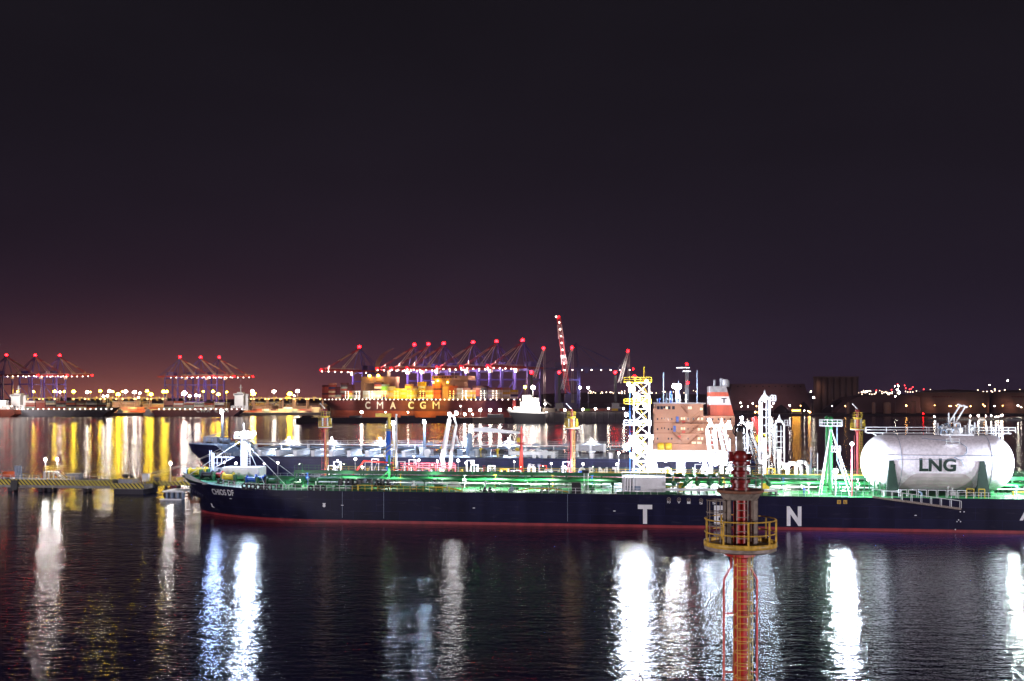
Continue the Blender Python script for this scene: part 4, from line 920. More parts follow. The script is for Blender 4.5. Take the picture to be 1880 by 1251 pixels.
# bright upper bridge deck
a, b = NF.at(1195, 840, 44), NF.at(1335, 840, 44); zu = NF.at(1260, 838, 44).z
t = thingF(NF, 'manifold_bridge', 'dazzling white steel bridge deck on trestles in front of the brown deckhouse', 'bridge', (a.x, 46, PZ))
MB(NF).box(a.x, b.x, 44, 50, zu-1.1, zu).box(a.x+14, b.x, 43.9, 44, zu-2.0, zu-1.1).build('bridge_girder', M['white'], t)
MB(NF).rail([(a.x, 44.1, zu), (b.x, 44.1, zu)], r=.05, step=1.5).rail([(a.x, 49.9, zu), (b.x, 49.9, zu)], r=.05, step=1.5).build('railing', M['white'], t)
for k in range(4):
    s = a.x+1+k*5.6; MB(NF).tube((s-.9, 45, PZ), (s, 45, zu-1.1), .16, 6).tube((s+.9, 45, PZ), (s, 45, zu-1.1), .16, 6).tube((s-.9, 49, PZ), (s, 49, zu-1.1), .16, 6).tube((s+.9, 49, PZ), (s, 49, zu-1.1), .16, 6).box(s-.7, s+.7, 44.8, 49.2, PZ+1.2, PZ+1.4).build('trestle', M['white'], t)
MB(NF).tube((b.x, 44.5, zu-.3), (b.x+6, 44.5, PZ+.2), .16, 5).tube((b.x, 46, zu-.3), (b.x+6, 46, PZ+.2), .16, 5).ladder((b.x, 45.2, zu-.2), (b.x+6, 45.2, PZ+.2), 1.2, .06, .4, side=(0, 1, 0)).build('stair', M['white'], t)
for x in (1222, 1252, 1285, 1318):  # bridge lamps added to overexpose the white steel and its reflection
    q = NF.at(x, 846, 42); o = flood(t, NF, q, .34, 'near', 0, (1, 1, 1)); light('lamp_light', q+Vector((0, .6, -1.2)), 9000, (.86, .92, 1), t, NF, r=.5)
pl_ = MB(NF); a_ = NF.at(1150, 860, 40); rg = random.Random(9)
t = thingF(NF, 'pipe_manifold', 'tangle of white pipes and valves at the foot of the gangway tower', 'pipework', (a_.x, 41, PZ))
for k in range(16):
    s = a_.x+rg.uniform(0, 13); y = rg.uniform(39.5, 43); h = rg.uniform(1, 3.4)
    MB(NF).path([(s, y, PZ), (s, y, PZ+h), (s+rg.uniform(.5, 2), y, PZ+h), (s+rg.uniform(.5, 2), y, PZ)], rg.uniform(.08, .2), 6).build('pipe', M[('white', 'white', 'yellow', 'white')[k % 4]], t)

# --- gangway tower
x0, x1 = NF.at(1151, 760, 46).x, NF.at(1192, 760, 46).x; zt_ = NF.at(1170, 703, 46).z
t = thingF(NF, 'gangway_tower', 'tall lattice gangway tower with blue left edge and yellow stairs inside', 'tower', ((x0+x1)/2, 46, PZ))
MB(NF).truss((x0+.7, 44.7, PZ), (x0+.7, 44.7, zt_-1.5), 1.4, .13, 10).build('blue_mast', M['blue'], t)
m = MB(NF)
for x in (x0+1.6, x1): 
    for y in (44, 49): m.box(x-.14, x+.14, y-.14, y+.14, PZ, zt_)
n_ = 7
for k in range(n_):
    z = PZ+1+(zt_-PZ-1)*k/n_; z2 = PZ+1+(zt_-PZ-1)*(k+1)/n_
    for y in (44, 49): m.tube((x0+1.6, y, z), (x1, y, z2), .07, 4).tube((x0+1.6, y, z2), (x1, y, z2), .09, 4).tube((x1, y, z), (x0+1.6, y, z2), .05, 4)
    for x in (x0+1.6, x1): m.tube((x, 44, z), (x, 49, z2), .07, 4).tube((x, 44, z2), (x, 49, z2), .09, 4)
m.build('tower_frame', M['white'], t)
st = MB(NF)
for k in range(n_):
    z = PZ+1+(zt_-PZ-1)*k/n_; z2 = PZ+1+(zt_-PZ-1)*(k+1)/n_; e = (x0+2.1, x1-.6) if k % 2 else (x1-.6, x0+2.1)
    st.tube((e[0], 45.2, z), (e[1], 45.2, z2), .1, 4).tube((e[0], 45.2, z+1), (e[1], 45.2, z2+1), .05, 4).tube((e[0], 46.4, z), (e[1], 46.4, z2), .1, 4); st.box(e[1]-.6, e[1]+.6, 44.6, 47, z2, z2+.1)
st.build('stairs', M['yellow'], t)
MB(NF).box(x0-.6, x1+.5, 43.6, 49.4, zt_, zt_+.15).box(x1-3.4, x1+.4, 44, 48, zt_+.15, zt_+.35).rail([(x0-.6, 43.6, zt_+.15), (x1+.5, 43.6, zt_+.15), (x1+.5, 49.4, zt_+.15)], r=.07, step=1.2).build('top_platform', M['yellow'], t)
for z in (NF.at(1170, 742, 46).z, NF.at(1170, 781, 46).z): MB(NF).box(x0-.6, x1+.4, 43.5, 44.5, z, z+.12).rail([(x0-.6, 43.5, z+.1), (x1+.4, 43.5, z+.1)], r=.06, step=1.2).build('landing', M['yellow' if z > 20 else 'white'], t)
MB(NF).tube((x1-1.2, 46, zt_), (x1-1.2, 46, zt_+3.6), .12, 6).build('top_mast', M['yellow'], t)
q = NF.at(1160, 715, 43); flood(t, NF, q, .75, 'neary', 0, (1, 1, 1)); light('lamp_light', q+Vector((0, -1.4, 0)), 9000, (.86, .88, .9), t, NF, r=.6)
q = NF.at(1154, 706, 43); flood(t, NF, q, .4, 'neary', 0, (1, 1, 1))
for px_, py_, pw_ in ((1150, 762, 5000), (1184, 745, 6500), (1172, 728, 5000)): q = NF.at(px_, py_, 42.9); flood(t, NF, q, .42, 'near', 0, (1, 1, 1)); light('lamp_light', q+Vector((0, -.9, -.2)), pw_, (.66, .78, 1), t, NF, r=.6)  # extra tower lamps added to widen the reflection on the water
q = NF.at(1187, 700, 44); flood(t, NF, q, .33, 'near', 0, (1, 1, 1))
q = NF.at(1165, 692, 46); MB(NF).ball(q, .38, 10, 6).build('red_beacon', E['red'], t, True); MB(NF).tube((q.x, q.y, zt_), (q.x, q.y, q.z), .06, 5).build('beacon_post', M['white'], t)
for i, (px, py, r) in enumerate(((1163, 812, 1.15), (1150, 822, .7), (1172, 826, .8), (1160, 838, .5))):
    q = NF.at(px, py, 42.6); flood(t, NF, q, r, 'near', 0, (1, 1, 1))
q = NF.at(1162, 812, 41.0); light('lamp_light', q, 26000, (.60, .74, 1), t, NF, r=1.0)
q = NF.at(1190, 830, 41.0); light('lamp_light', q, 11000, (.93, .96, 1), t, NF, r=.8)
t = thingF(NF, 'lamp_post', 'white lamp post with blue-white floodlight right of the gangway tower', 'lamp post', (NF.at(1196, 860, 45).x, 45, PZ))
q = NF.at(1196, 805, 45); MB(NF).tube((q.x, 45, PZ), (q.x, 45, q.z), .25, 8).tube((q.x-1, 45, PZ), (q.x-1, 45, q.z-3), .12, 6).build('pole', M['white'], t); flood(t, NF, q+Vector((0, -.4, .2)), .5, 'near', 0, (1, 1, 1)); light('lamp_light', q+Vector((0, 3.0, 1.0)), 5000, (1, .80, .82), t, NF, r=.5)

# --- loading arms
ARMS = []
def arm(px, ytop, wpx, t_, label, bright=True, diag=0, mt='white'):
    base = NF.at(px, 850, t_); top = NF.at(px, ytop, t_); hw = wpx/2/7.7
    t = thingF(NF, 'marine_loader', label, 'loading arm', (base.x, t_, PZ)); x = base.x; zt_ = top.z; ARMS.append((px, t))
    MB(NF).lathe([(.75, PZ), (.75, PZ+.3), (.45, PZ+.5), (.45, PZ+(zt_-PZ)*.42), (.6, PZ+(zt_-PZ)*.43), (.6, PZ+(zt_-PZ)*.47)], (x, t_, 0), n=14).build('riser', M[mt], t, True)
    m = MB(NF); zk = zt_-2.6; zl = PZ+(zt_-PZ)*.25
    for k in (-1, 1):
        m.path([(x+k*hw*.9+diag, t_, zl), (x+k*hw*.9, t_, zk), (x+k*hw*.45, t_, zk+1.1), (x, t_, zk+1.5)], .20, 8)
        m.path([(x+k*hw*.4+diag, t_+.8, zl+1), (x+k*hw*.4, t_+.8, zk)], .14, 6)
    m.build('inboard_arm', M[mt], t, True)
    o = MB(NF).lathe([(.5, zk+.8), (.38, zk+1.5), (.22, zk+1.9), (.06, zt_)], (x, t_, 0), n=10).build('apex_joint', M[mt], t, True)
    r = MB(NF).box(x-hw*.5, x+hw*.5, t_-.5, t_-.4, zl+1.5, zk-1.5) if False else MB(NF)
    nn = 7
    for k in range(nn): z = zl+(zk-zl)*k/nn; d_ = diag*(1-k/nn); r.tube((x-hw*.9+d_, t_, z), (x+hw*.9+d_, t_, z), .09, 4)
    r.build('arm_spreaders', M[mt], t)
    c = MB(NF).rail([(x+hw*.9, t_-.7, zk+.2), (x+hw*.9+1.3, t_-.7, zk+.2), (x+hw*.9+1.3, t_+.5, zk+.2)], h=1.1, r=.06, step=.6).box(x+hw*.8, x+hw*.9+1.3, t_-.7, t_+.5, zk+.1, zk+.2).build('service_basket', M['white'], t)
    cw_ = MB(NF).lathe([(.55, -.8), (.62, 0), (.55, .8)], (x+diag*1.1, t_-.8, zl+.2), axis='Y', n=12).build('counterweight', M[mt], t, True)
    return t
arm(1305, 769, 17, 47, 'white loading arm with folded pipes, leftmost of the group by the striped funnel', diag=.8)
arm(1325, 768, 13, 49, 'white loading arm, second from the left, leaning in front of the striped funnel', diag=1.6)
arm(1362, 765, 18, 48, 'wide white loading arm behind the red foreground tower top', diag=.5)
arm(1375, 774, 12, 52, 'narrow white loading arm just right of the foreground tower nozzle', diag=2.4)
arm(1404, 716, 19, 47, 'tallest white loading arm with a pointed top and basket')
arm(1431, 761, 18, 47, 'white loading arm, rightmost of the group, shorter than the tallest one')
# red and orange arm
e = NF.at(1385, 800, 50); t = thingF(NF, 'marine_loader', 'orange and red slanting loading arm between the white ones', 'loading arm', (e.x, 50, PZ))
q = [NF.at(*c_, 50) for c_ in ((1384, 766), (1388, 790), (1398, 808), (1412, 828), (1420, 850))]
MB(NF).lathe([(.4, PZ), (.4, 13)], (NF.at(1395, 850, 50.8).x, 50.8, 0), n=10).build('riser', M['white'], t, True)
MB(NF).tube(q[0], q[2], .75, 8, .55).tube(q[2], q[3], .5, 8, .35).build('upper_arm', M['red'], t); MB(NF).tube(q[3], q[4], .35, 8).tube(NF.at(1381, 775, 50), NF.at(1388, 792, 50), .5, 6).build('lower_arm', M['rust'], t)
MB(NF).ring(NF.at(1399, 806, 49), 1.1, .28, axis='Y', n=16, k=5).build('quadrant_wheel', M['yellow'], t)
for px_, py_, pw_ in ((1302, 772, 4000), (1338, 776, 4000), (1362, 768, 3500), (1404, 735, 3000)):   # lamps added on the loader tops to fill the bright pool on the water
    q = NF.at(px_, py_, 45.2); r_ = min(ARMS, key=lambda a_: abs(a_[0]-px_))[1]
    flood(r_, NF, q, .34, 'near', 0, (1, 1, 1)); light('lamp_light', q+Vector((0, -.5, -.6)), pw_, (.70, .82, 1), r_, NF, r=.5)
# a pair of thin white risers around them
rg = random.Random(2)
for i, (x, y0) in enumerate(((1412, 770), (1418, 768), (1424, 772), (1395, 800), (1352, 800), (1340, 806))):
    q = NF.at(x, y0, 51); t = thingF(NF, 'vent_riser', f'slim white vertical riser pipe among the loading arms, {nth(i)} one counted from the tall arm', 'pipe', (q.x, 51, PZ), group='risers among the loading arms')
    MB(NF).tube((q.x, 51, PZ), (q.x, 51, q.z), .16, 7).lathe([(.32, 0), (.32, .2)], (q.x, 51, PZ+1.5), n=8).build('pipe', M['white'], t, True)
# U-bend pipes right of the arms
t = thingF(NF, 'expansion_loop', 'thick glowing white pipe loops right of the loading arms', 'pipework', (NF.at(1465, 870, 44).x, 44, PZ))
for x0_, x1_, yt in ((1446, 1472, 851), (1462, 1485, 849)):
    u, v = NF.at(x0_, yt, 44), NF.at(x1_, yt, 44); MB(NF).path([(u.x, 44, PZ), (u.x, 44, u.z-.8), (u.x+.5, 44, u.z), (v.x-.9, 44, v.z), (v.x-.1, 44, v.z-.8), (v.x, 44, PZ)], .42, 12).build('loop_pipe', M['white'], t, True)
q = NF.at(1442, 857, 43); flood(t, NF, q, .55, 'nearwarm', 0, (1, 1, 1)); light('lamp_light', q+Vector((0, -.9, .4)), 5000, (1, .95, .93), t, NF, r=.4)
for i, x in enumerate((1489, 1501)):
    q = NF.at(x, (822, 834)[i], 46); t = thingF(NF, 'thin_pole', ('thin grey pole right of the pipe loops, the taller one', 'thin white pole right of the pipe loops, the shorter one')[i], 'pole', (q.x, 46, PZ)); MB(NF).lathe([(.14, PZ), (.10, q.z), (.14, q.z+.05), (.02, q.z+.2)], (q.x, 46, 0), n=8).build('shaft', M['greyblue' if i == 0 else 'white'], t)
# tall folded arm (left of centre)
t = thingF(NF, 'marine_loader', 'tall leaning white loading arm with two lamps on top, standing left of centre', 'loading arm', (NF.at(820, 860, 47).x, 47, PZ))
P_ = lambda x, y, d=47: NF.at(x, y, d)
MB(NF).tube(P_(815, 862), P_(812, 842), .55, 8).tube(P_(812, 842), P_(825, 770), .62, 8, .5).build('riser', M['white'], t, True)
MB(NF).tube(P_(826, 862, 48), P_(829, 830, 48), .45, 8).tube(P_(829, 830, 48), P_(838, 780, 48), .4, 8, .3).build('inboard_arm', M['white'], t, True)
MB(NF).path([P_(822, 785), P_(826, 764), P_(833, 764), P_(838, 782)], .25, 6).path([P_(838, 800, 48), P_(841, 812, 48), P_(848, 820, 48)], .22, 6).build('apex_joint', M['white'], t, True)
sp2 = MB(NF)
for k in range(9): u = P_(816+k, 838-k*7.4); v = P_(829+k*.9, 838-k*6.6, 48); sp2.tube(u, v, .08, 4)
sp2.build('arm_spreaders', M['grey'], t)
for x, y in ((825, 761), (838, 759)): flood(t, NF, P_(x, y, 46), .42, 'nearwarm', 0, (1, 1, 1))
light('lamp_light', P_(831, 758, 45), 900, (.9, .92, 1), t, NF, r=.4)

# --- blue jetty crane with yellow jib
t = thingF(NF, 'jib_crane', 'blue jetty crane post with yellow jib and yellow spiral ladder', 'crane', (P_(713, 860).x, 47, PZ))
x = P_(713, 860).x; z1 = P_(713, 788).z; z2 = P_(713, 765).z
MB(NF).lathe([(.62, PZ), (.55, z1)], (x, 47, 0), n=14).build('post', M['blue'], t, True)
MB(NF).lathe([(.40, z1), (.34, z2)], (x+.2, 47, 0), n=10).box(P_(690, 770).x, x+.6, 46.6, 47.4, z2-.1, z2+.75).build('jib', M['yellow'], t)
sp2 = MB(NF); zz = z1-.4
sp2.lathe([(1.3, 0), (1.3, .12)], (x, 47, zz), n=14).rail([(x-1.3, 45.8, zz), (x+1.3, 45.8, zz), (x+1.3, 48, zz)], r=.06, step=.7)
for k in range(10): a0 = k*.75; sp2.tube((x+1.2*math.cos(a0), 47+1.2*math.sin(a0), PZ+2+k*.62), (x+1.2*math.cos(a0+.75), 47+1.2*math.sin(a0+.75), PZ+2.62+k*.62), .08, 4).tube((x+1.2*math.cos(a0), 47+1.2*math.sin(a0), PZ+3+k*.62), (x+1.2*math.cos(a0+.75), 47+1.2*math.sin(a0+.75), PZ+3.62+k*.62), .06, 4)
sp2.ladder((x+1.6, 46.5, PZ), (x+1.6, 46.5, z1), .5, .05, .4).build('spiral_ladder', M['yellow'], t)
MB(NF).tube((x-.6, 46.5, zz+.8), (x-2.4, 46.5, zz+.9), .12, 5).tube((x-.2, 46.5, zz+.4), (x-.2, 46.5, zz+2.4), .1, 5).build('hose_arm', M['grey'], t)
MB(NF).lathe([(.32, PZ), (.25, z2+.6)], (x+1.6, 48.2, 0), n=8).build('white_strut', M['white'], t)
# green post in front of it belongs to the near tanker
q = nfp(714.5, 836, 12); MB(NF).lathe([(.30, 6), (.26, q.z)], (q.x, 12, 0), n=10).tube((q.x, 12, 9), (q.x-3.5, 10, 6), .07, 5).tube((q.x-1.3, 12, 10), (q.x+1.2, 12, 10), .12, 5).build('green_post', M['green'], ship)
# lamp with red signal mast
q = P_(957, 786, 46); t = thingF(NF, 'signal_mast', 'slim red signal mast with two crosstrees in front of the moored tanker', 'mast', (q.x, 46, PZ))
MB(NF).lathe([(.55, PZ), (.34, PZ+7), (.2, q.z), (.02, q.z+.4)], (q.x, 46, 0), n=10).build('mast', M['red'], t, True)
for y_, w_ in ((799, 9), (816, 14)):
    u = P_(957, y_, 46); MB(NF).box(u.x-w_/15, u.x+w_/15, 45.6, 46.4, u.z-.08, u.z+.08).lathe([(.5, 0), (.65, .25)], (u.x, 46, u.z), n=10).build('crosstree', M['red'], t)
u = P_(952, 808, 46); MB(NF).box(u.x-.4, u.x+.3, 45.6, 46.4, u.z-.5, u.z+.5).build('signal_box', M['yellow'], t)
# small globe lamps along the walkway
LL = [(485, 852, .22), (433, 851, .34), (412, 849, .24), (510, 850, .32), (619, 858, .2), (652, 843, .35), (760, 838, .2), (769, 845, .34), (803, 847, .32), (841, 846, .42), (855, 850, .25), (866, 850, .3), (944, 848, .2), (1012, 851, .24), (1037, 858, .34), (1070, 852, .3), (1133, 853, .35), (1136, 832, .33), (665, 858, .3), (620, 846, .22)]
for i, (x, y, r) in enumerate(sorted(LL)):
    q = P_(x, y, 40); t = thingF(NF, 'lamp_post', f'small globe lamp on a thin jetty post behind the near deck, {nth(i)} from the left', 'lamp post', (q.x, 40, 3), group='small globe lamps on the jetty')
    MB(NF).tube((q.x, 40, 3), (q.x, 40, q.z), .05, 5).build('pole', M['white'], t)
    MB(NF).ball(q, r*.72, 10, 6).build('globe', E['nearwarm'], t, True)
    if i % 2 == 0: light('lamp_light', q+Vector((0, .2, r+.5)), 8000, (1, .86, .86) if i % 4 else (.8, .88, 1), t, NF, r=.3, spot=2.2, aim=q+Vector((0, 5, -4)))
# --- the other monitor towers: one built, the rest copied
def at_col(px, t_): q = NF.at(px, 860, t_); return NF.w((q.x, t_, 0))
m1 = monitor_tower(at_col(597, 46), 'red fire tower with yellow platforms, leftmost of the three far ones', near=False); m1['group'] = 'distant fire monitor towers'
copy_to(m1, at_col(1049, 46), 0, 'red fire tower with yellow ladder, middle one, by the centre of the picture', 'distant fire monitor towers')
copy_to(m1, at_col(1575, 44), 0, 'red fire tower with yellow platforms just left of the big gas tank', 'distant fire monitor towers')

# ================================================================== second tanker
TC2, B2 = 100.0, 16.0
tb = NF.at(347, 813, TC2); S2 = tb.x; ZB2 = 7.4; L2 = NF.at(1402, 860, TC2).x-S2
def zd2(s): return ZB2+max(0, tb.z-ZB2-.1)*(1 if s < S2+14 else max(0, 1-(s-S2-14)/4.0))
def hb2(s, z):
    zz = max(0, min(1, z/9.0)); sb = S2+9.5*(1-zz)**1.1; q = max(0, min(1, (s-sb)/30)); b = B2*(1-(1-q)**2.0)**(.95-.25*zz)
    e = max(0, (s-(S2+L2-20))/20); return b*(1-.3*e*e)
def hp2(s, z, side=-1, out=0):
    s = max(s, S2+9.5*(1-max(0, min(1, z/9.0)))**1.1); return (s, TC2+side*(hb2(s, z)+out), z)
torm = thingF(NF, 'oil_tanker', 'second tanker with pale deck girders and brown deckhouse, moored beyond the jetty', 'tanker', (S2, TC2, 0))
ST2 = [S2+i*.75 for i in range(28)]+[S2+21+i*6 for i in range(int((L2-21)/6)+1)]
mb = MB(NF)
for side in (-1, 1):
    rows = [[hp2(s, -2+(zd2(s)+2)*k/6, side) for k in range(7)] for s in ST2]; b0 = len(mb.v)
    for r_ in rows: mb.v += [Vector(p) for p in r_]
    for i in range(len(rows)-1):
        for j in range(6):
            q = [b0+i*7+j, b0+(i+1)*7+j, b0+(i+1)*7+j+1, b0+i*7+j+1]; mb.face(q if side < 0 else q[::-1])
n2 = len(ST2); e0 = [hp2(ST2[-1], -2+(ZB2+2)*k/6, -1) for k in range(7)]; e1 = [hp2(ST2[-1], -2+(ZB2+2)*k/6, 1) for k in range(7)]
mb.raw(e0+e1, [(j, j+7, j+8, j+1) for j in range(6)])
mb.build('hull', M['tblue'], torm, True)
MB(NF).raw([hp2(s, zd2(s)-.02, -1) for s in ST2]+[hp2(s, zd2(s)-.02, 1) for s in ST2], [(i, i+1, n2+i+1, n2+i) for i in range(n2-1)]).build('deck', M['greyblue'], torm)
def spx2(px, z):
    a, b = S2+.2, S2+L2-1
    for _ in range(40):
        m = (a+b)/2
        if NF.px(hp2(m, z))[0] < px: a = m
        else: b = m
    return (a+b)/2
def on2(x0, x1, y0, y1, out=.05):
    z = NF.at((x0+x1)/2, (y0+y1)/2, TC2-12).z; s0, s1 = spx2(x0, z), spx2(x1, z); Y = NF.w(hp2((s0+s1)/2, z)).y
    za, zb = H-(y1-HY)/F*Y, H-(y0-HY)/F*Y
    return lambda u, v: hp2(s0+(s1-s0)*u, za+(zb-za)*v, -1, out)
letters('TORM LILLY', on2(391, 427, 831, 840, .5), 'ship_name', M['white'], torm, NF, .05)
for ch, x0, x1 in (('T', 1037, 1056), ('O', 1061, 1076), ('R', 1081, 1095), ('M', 1099, 1116), ('T', 1124, 1136)):
    letters(ch, on2(x0, x1, 858, 878), 'hull_letter', M['white'], torm, NF, .04)
an = on2(377, 389, 853, 862, .35); MB(NF).tube(an(.5, 1), an(.6, 0), .3, 6).tube(an(0, .2), an(.6, 0), .25, 6).tube(an(.6, 0), an(1, .3), .25, 6).build('anchor', M['rust'], torm)
# transverse deck girders
g0, g1 = NF.at(478, 840, TC2).x, NF.at(1150, 840, TC2).x
s = g0; k = 0
while s < g1:
    if not (NF.at(775, 840, TC2).x < s < NF.at(980, 840, TC2).x): MB(NF).box(s-.5, s+.5, TC2-14, TC2+14, ZB2, ZB2+1.5).box(s-.9, s+.9, TC2-14, TC2+14, ZB2+1.5, ZB2+1.62).build('deck_girder', M['white'], torm)
    s += 5.2; k += 1
c0, c1 = NF.at(470, 820, TC2-2).x, NF.at(1190, 820, TC2-2).x
cw2 = MB(NF).box(c0, c1, TC2-3.2, TC2-1.4, 10.1, 10.35)
for i in range(int((c1-c0)/8)): cw2.box(c0+i*8, c0+i*8+.25, TC2-3.1, TC2-1.5, ZB2, 10.1)
cw2 = cw2.build('catwalk', M['white'], torm)
MB(NF).rail([(c0, TC2-3.2, 10.35), (c1, TC2-3.2, 10.35)], r=.05, step=2).build('catwalk_railing', M['white'], cw2)
for i in range(5): MB(NF).tube((c0+6, TC2-1+i*.9, 9.3), (c1-4, TC2-1+i*.9, 9.3), .27, 8).build('cargo_pipe', M[('greyblue', 'white', 'greyblue', 'white', 'grey')[i]], torm, True)
MB(NF).rail([hp2(S2+20+i*8, ZB2, -1, -.3) for i in range(int((L2-30)/8))], r=.05, step=2).build('near_railing', M['white'], torm)
MB(NF).rail([hp2(S2+20+i*8, ZB2, 1, -.3) for i in range(int((L2-30)/8))], r=.05, step=2).build('far_railing', M['white'], torm)
rg = random.Random(11)
for i in range(26):                                    # manifold valves, reels and boxes amidships
    s = rg.uniform(NF.at(780, 840, TC2).x, NF.at(1010, 840, TC2).x); y = TC2-rg.uniform(4, 14); c = ('white', 'white', 'greyblue', 'black', 'yellow', 'grey')[i % 6]
    if i % 3 == 0: MB(NF).lathe([(.9, -.5), (.9, -.4), (.4, -.35), (.4, .35), (.9, .4), (.9, .5)], (s, y, ZB2+1.3), axis='Y', n=12).box(s-.5, s+.5, y-.6, y+.6, ZB2, ZB2+.6).build('hose_reel', M[c], torm)
    elif i % 3 == 1: MB(NF).path([(s, y, ZB2), (s, y, ZB2+2), (s, y+3, ZB2+2), (s, y+3, ZB2)], .3, 8).lathe([(.5, -.1), (.5, .1)], (s, y-.1, ZB2+2), axis='Y', n=10).build('manifold_pipe', M[c], torm, True)
    else: MB(NF).box(s-.7, s+.7, y-.6, y+.6, ZB2, ZB2+1.7).box(s-.8, s+.8, y-.7, y+.7, ZB2+1.7, ZB2+1.8).build('deck_locker', M[c], torm)
a, b = NF.at(1000, 840, TC2-12).x, NF.at(1040, 840, TC2-12).x
MB(NF).box(NF.at(936, 850, TC2-14).x, NF.at(1012, 850, TC2-14).x, TC2-15, TC2-12.5, ZB2+.8, ZB2+1.8).build('white_trunk_pipe', M['white'], torm)
a, b = NF.at(1059, 830, TC2-6).x, NF.at(1110, 830, TC2-6).x; zt_ = NF.at(1080, 817, TC2-6).z
sl = MB(NF).box(a, b, TC2-6, TC2-1, ZB2+1.5, zt_).build('slop_tank', M['grey'], torm); MB(NF).box(a-.15, a+.5, TC2-6.3, TC2-6.002, ZB2, zt_+.2).box((a+b)/2-.3, (a+b)/2+.3, TC2-6.3, TC2-6.002, ZB2, zt_+.2).box(b-.3, b+.4, TC2-6.3, TC2-6.002, ZB2, zt_+.2).build('tank_ribs', M['white'], sl)
for x in (790, 1040, 985): q = NF.at(x, 822, TC2-3); MB(NF).box(q.x-1.0, q.x+1.0, TC2-4.6, TC2-3.4, 10.3, q.z+1.2).build('vent_locker', M['greyblue'], torm)
# hose crane
q0, q1, q2 = NF.at(862, 822, TC2-4), NF.at(862, 795, TC2-4), NF.at(874, 789, TC2-4)
hc = MB(NF).lathe([(1.1, ZB2), (.8, q1.z-2), (.95, q1.z-1.4), (.5, q1.z)], (q0.x, TC2-4, 0), n=14).build('hose_crane', M['greyblue'], torm, True)
u, v = NF.at(868, 789, TC2-4), NF.at(957, 795, TC2-4)
MB(NF).poly([(u.x, TC2-4.5, u.z+.3), (u.x+3, TC2-4.5, u.z+.8), (v.x, TC2-4.5, v.z+.2), (v.x, TC2-4.5, v.z-.3), (u.x+3, TC2-4.5, u.z-.7), (u.x, TC2-4.5, u.z-.5)], (0, 1.0, 0)).build('crane_boom', M['white'], hc)
MB(NF).tube(NF.at(867, 806, TC2-4), NF.at(881, 796, TC2-4), .25, 6).build('luffing_cylinder', M['white'], hc)
# deck masts with lamps
for x, y, yb, c, pw, em in ((779.5, 775, 825, 'greyblue', 9000, 'near'), (723, 777, 845, 'white', 8000, 'near'), (408.5, 757, 810, 'grey', 9000, 'near')):
    t_ = TC2 if x < 500 else TC2-5
    q = NF.at(x, y, t_); zb_ = ZB2 if x > 500 else 10.5
    o = MB(NF).lathe([(.45, zb_), (.3, q.z)], (q.x, t_, 0), n=10).build('mast', M[c], torm, True)
    if x < 500: MB(NF).box(q.x-5.5, q.x-1, t_-1.5, t_+1.5, 10.4, 12.2).tube((q.x-6, t_, 12), (q.x, t_, 13.4), .2, 5).tube((q.x-12, t_, 11), (q.x-8, t_, 14.5), .12, 5).build('mast_house', M['grey'], o)
    flood(torm, NF, (q.x, t_-.6, q.z), .5, em, 0, (1, 1, 1)); light('lamp_light', (q.x, t_-2.2, q.z+.3), pw*.7, (.52, .68, 1), torm, NF, r=.4)
for i in range(9):                                     # winches and gear on the forecastle
    s = S2+5+i*2.1; y = TC2+rg.uniform(-4.5, 3); o = MB(NF).box(s-.8, s+.8, y-.9, y+.9, zd2(s), zd2(s)+.4).build('mooring_winch', M['black'], torm)
    MB(NF).lathe([(.9, -.9), (.9, -.8), (.5, -.7), (.5, .7), (.9, .8), (.9, .9)], (s, y, zd2(s)+1.0), axis='X', n=12).build('drum', M[('grey', 'greyblue', 'yellow')[i % 3]], o)
MB(NF).rail([hp2(S2+1+i*3, zd2(S2+1+i*3), -1, -.2) for i in range(6)], r=.05, step=1.4).build('bow_railing', M['beige'], torm)
# deck floods
for x, pw in ((520, 9000), (600, 9000), (690, 9000), (850, 9000), (930, 9000), (1085, 8000)):
    q = NF.at(x, 800, TC2-8); o = MB(NF).tube((q.x, TC2-3, ZB2), (q.x, TC2-3, 12.0), .1, 6).build('deck_lamp', M['white'], torm); MB(NF).ball((q.x, TC2-3.3, 12.1), .2, 8, 5).build('bulb', E['near'], o, True)
    light('lamp_light', (q.x, TC2-3.5, 12.3), pw*2.2, (.66, .78, 1), torm, NF, r=.4, spot=2.3, aim=(q.x, TC2-4, 6))
# deckhouse
hx = lambda x, t_=TC2-13: NF.at(x, 800, t_).x
hz = lambda y, t_=TC2-13: NF.at(1250, y, t_).z
Tn, Tf = TC2-13, TC2+13
dk = MB(NF).box(hx(1201), hx(1349), Tn, Tf, ZB2, hz(764)).build('deckhouse', M['cream'], torm)
MB(NF).box(hx(1196), hx(1349), Tn-1.6, Tn-.003, ZB2, hz(815)).build('lower_house', M['cream'], dk)
br = MB(NF).box(hx(1202), hx(1291), Tn, Tf, hz(764)+.003, hz(742)).build('bridge', M['cream'], torm)
MB(NF).box(hx(1200), hx(1295), Tn-1.2, Tf+1.2, hz(742)+.003, hz(740)).build('bridge_roof', M['grey'], br)
MB(NF).box(hx(1199), hx(1222), Tn-1.5, Tn-.003, hz(760), hz(750)).build('bridge_wing', M['cream'], br)
m = MB(NF)
for x in (1206, 1212, 1218, 1226, 1234): m.box(hx(x), hx(x+5), Tn-1.56 if x < 1218 else Tn-.05, Tn-1.503 if x < 1218 else Tn-.003, hz(752), hz(746))
m.build('bridge_windows', M['glassd'], br)
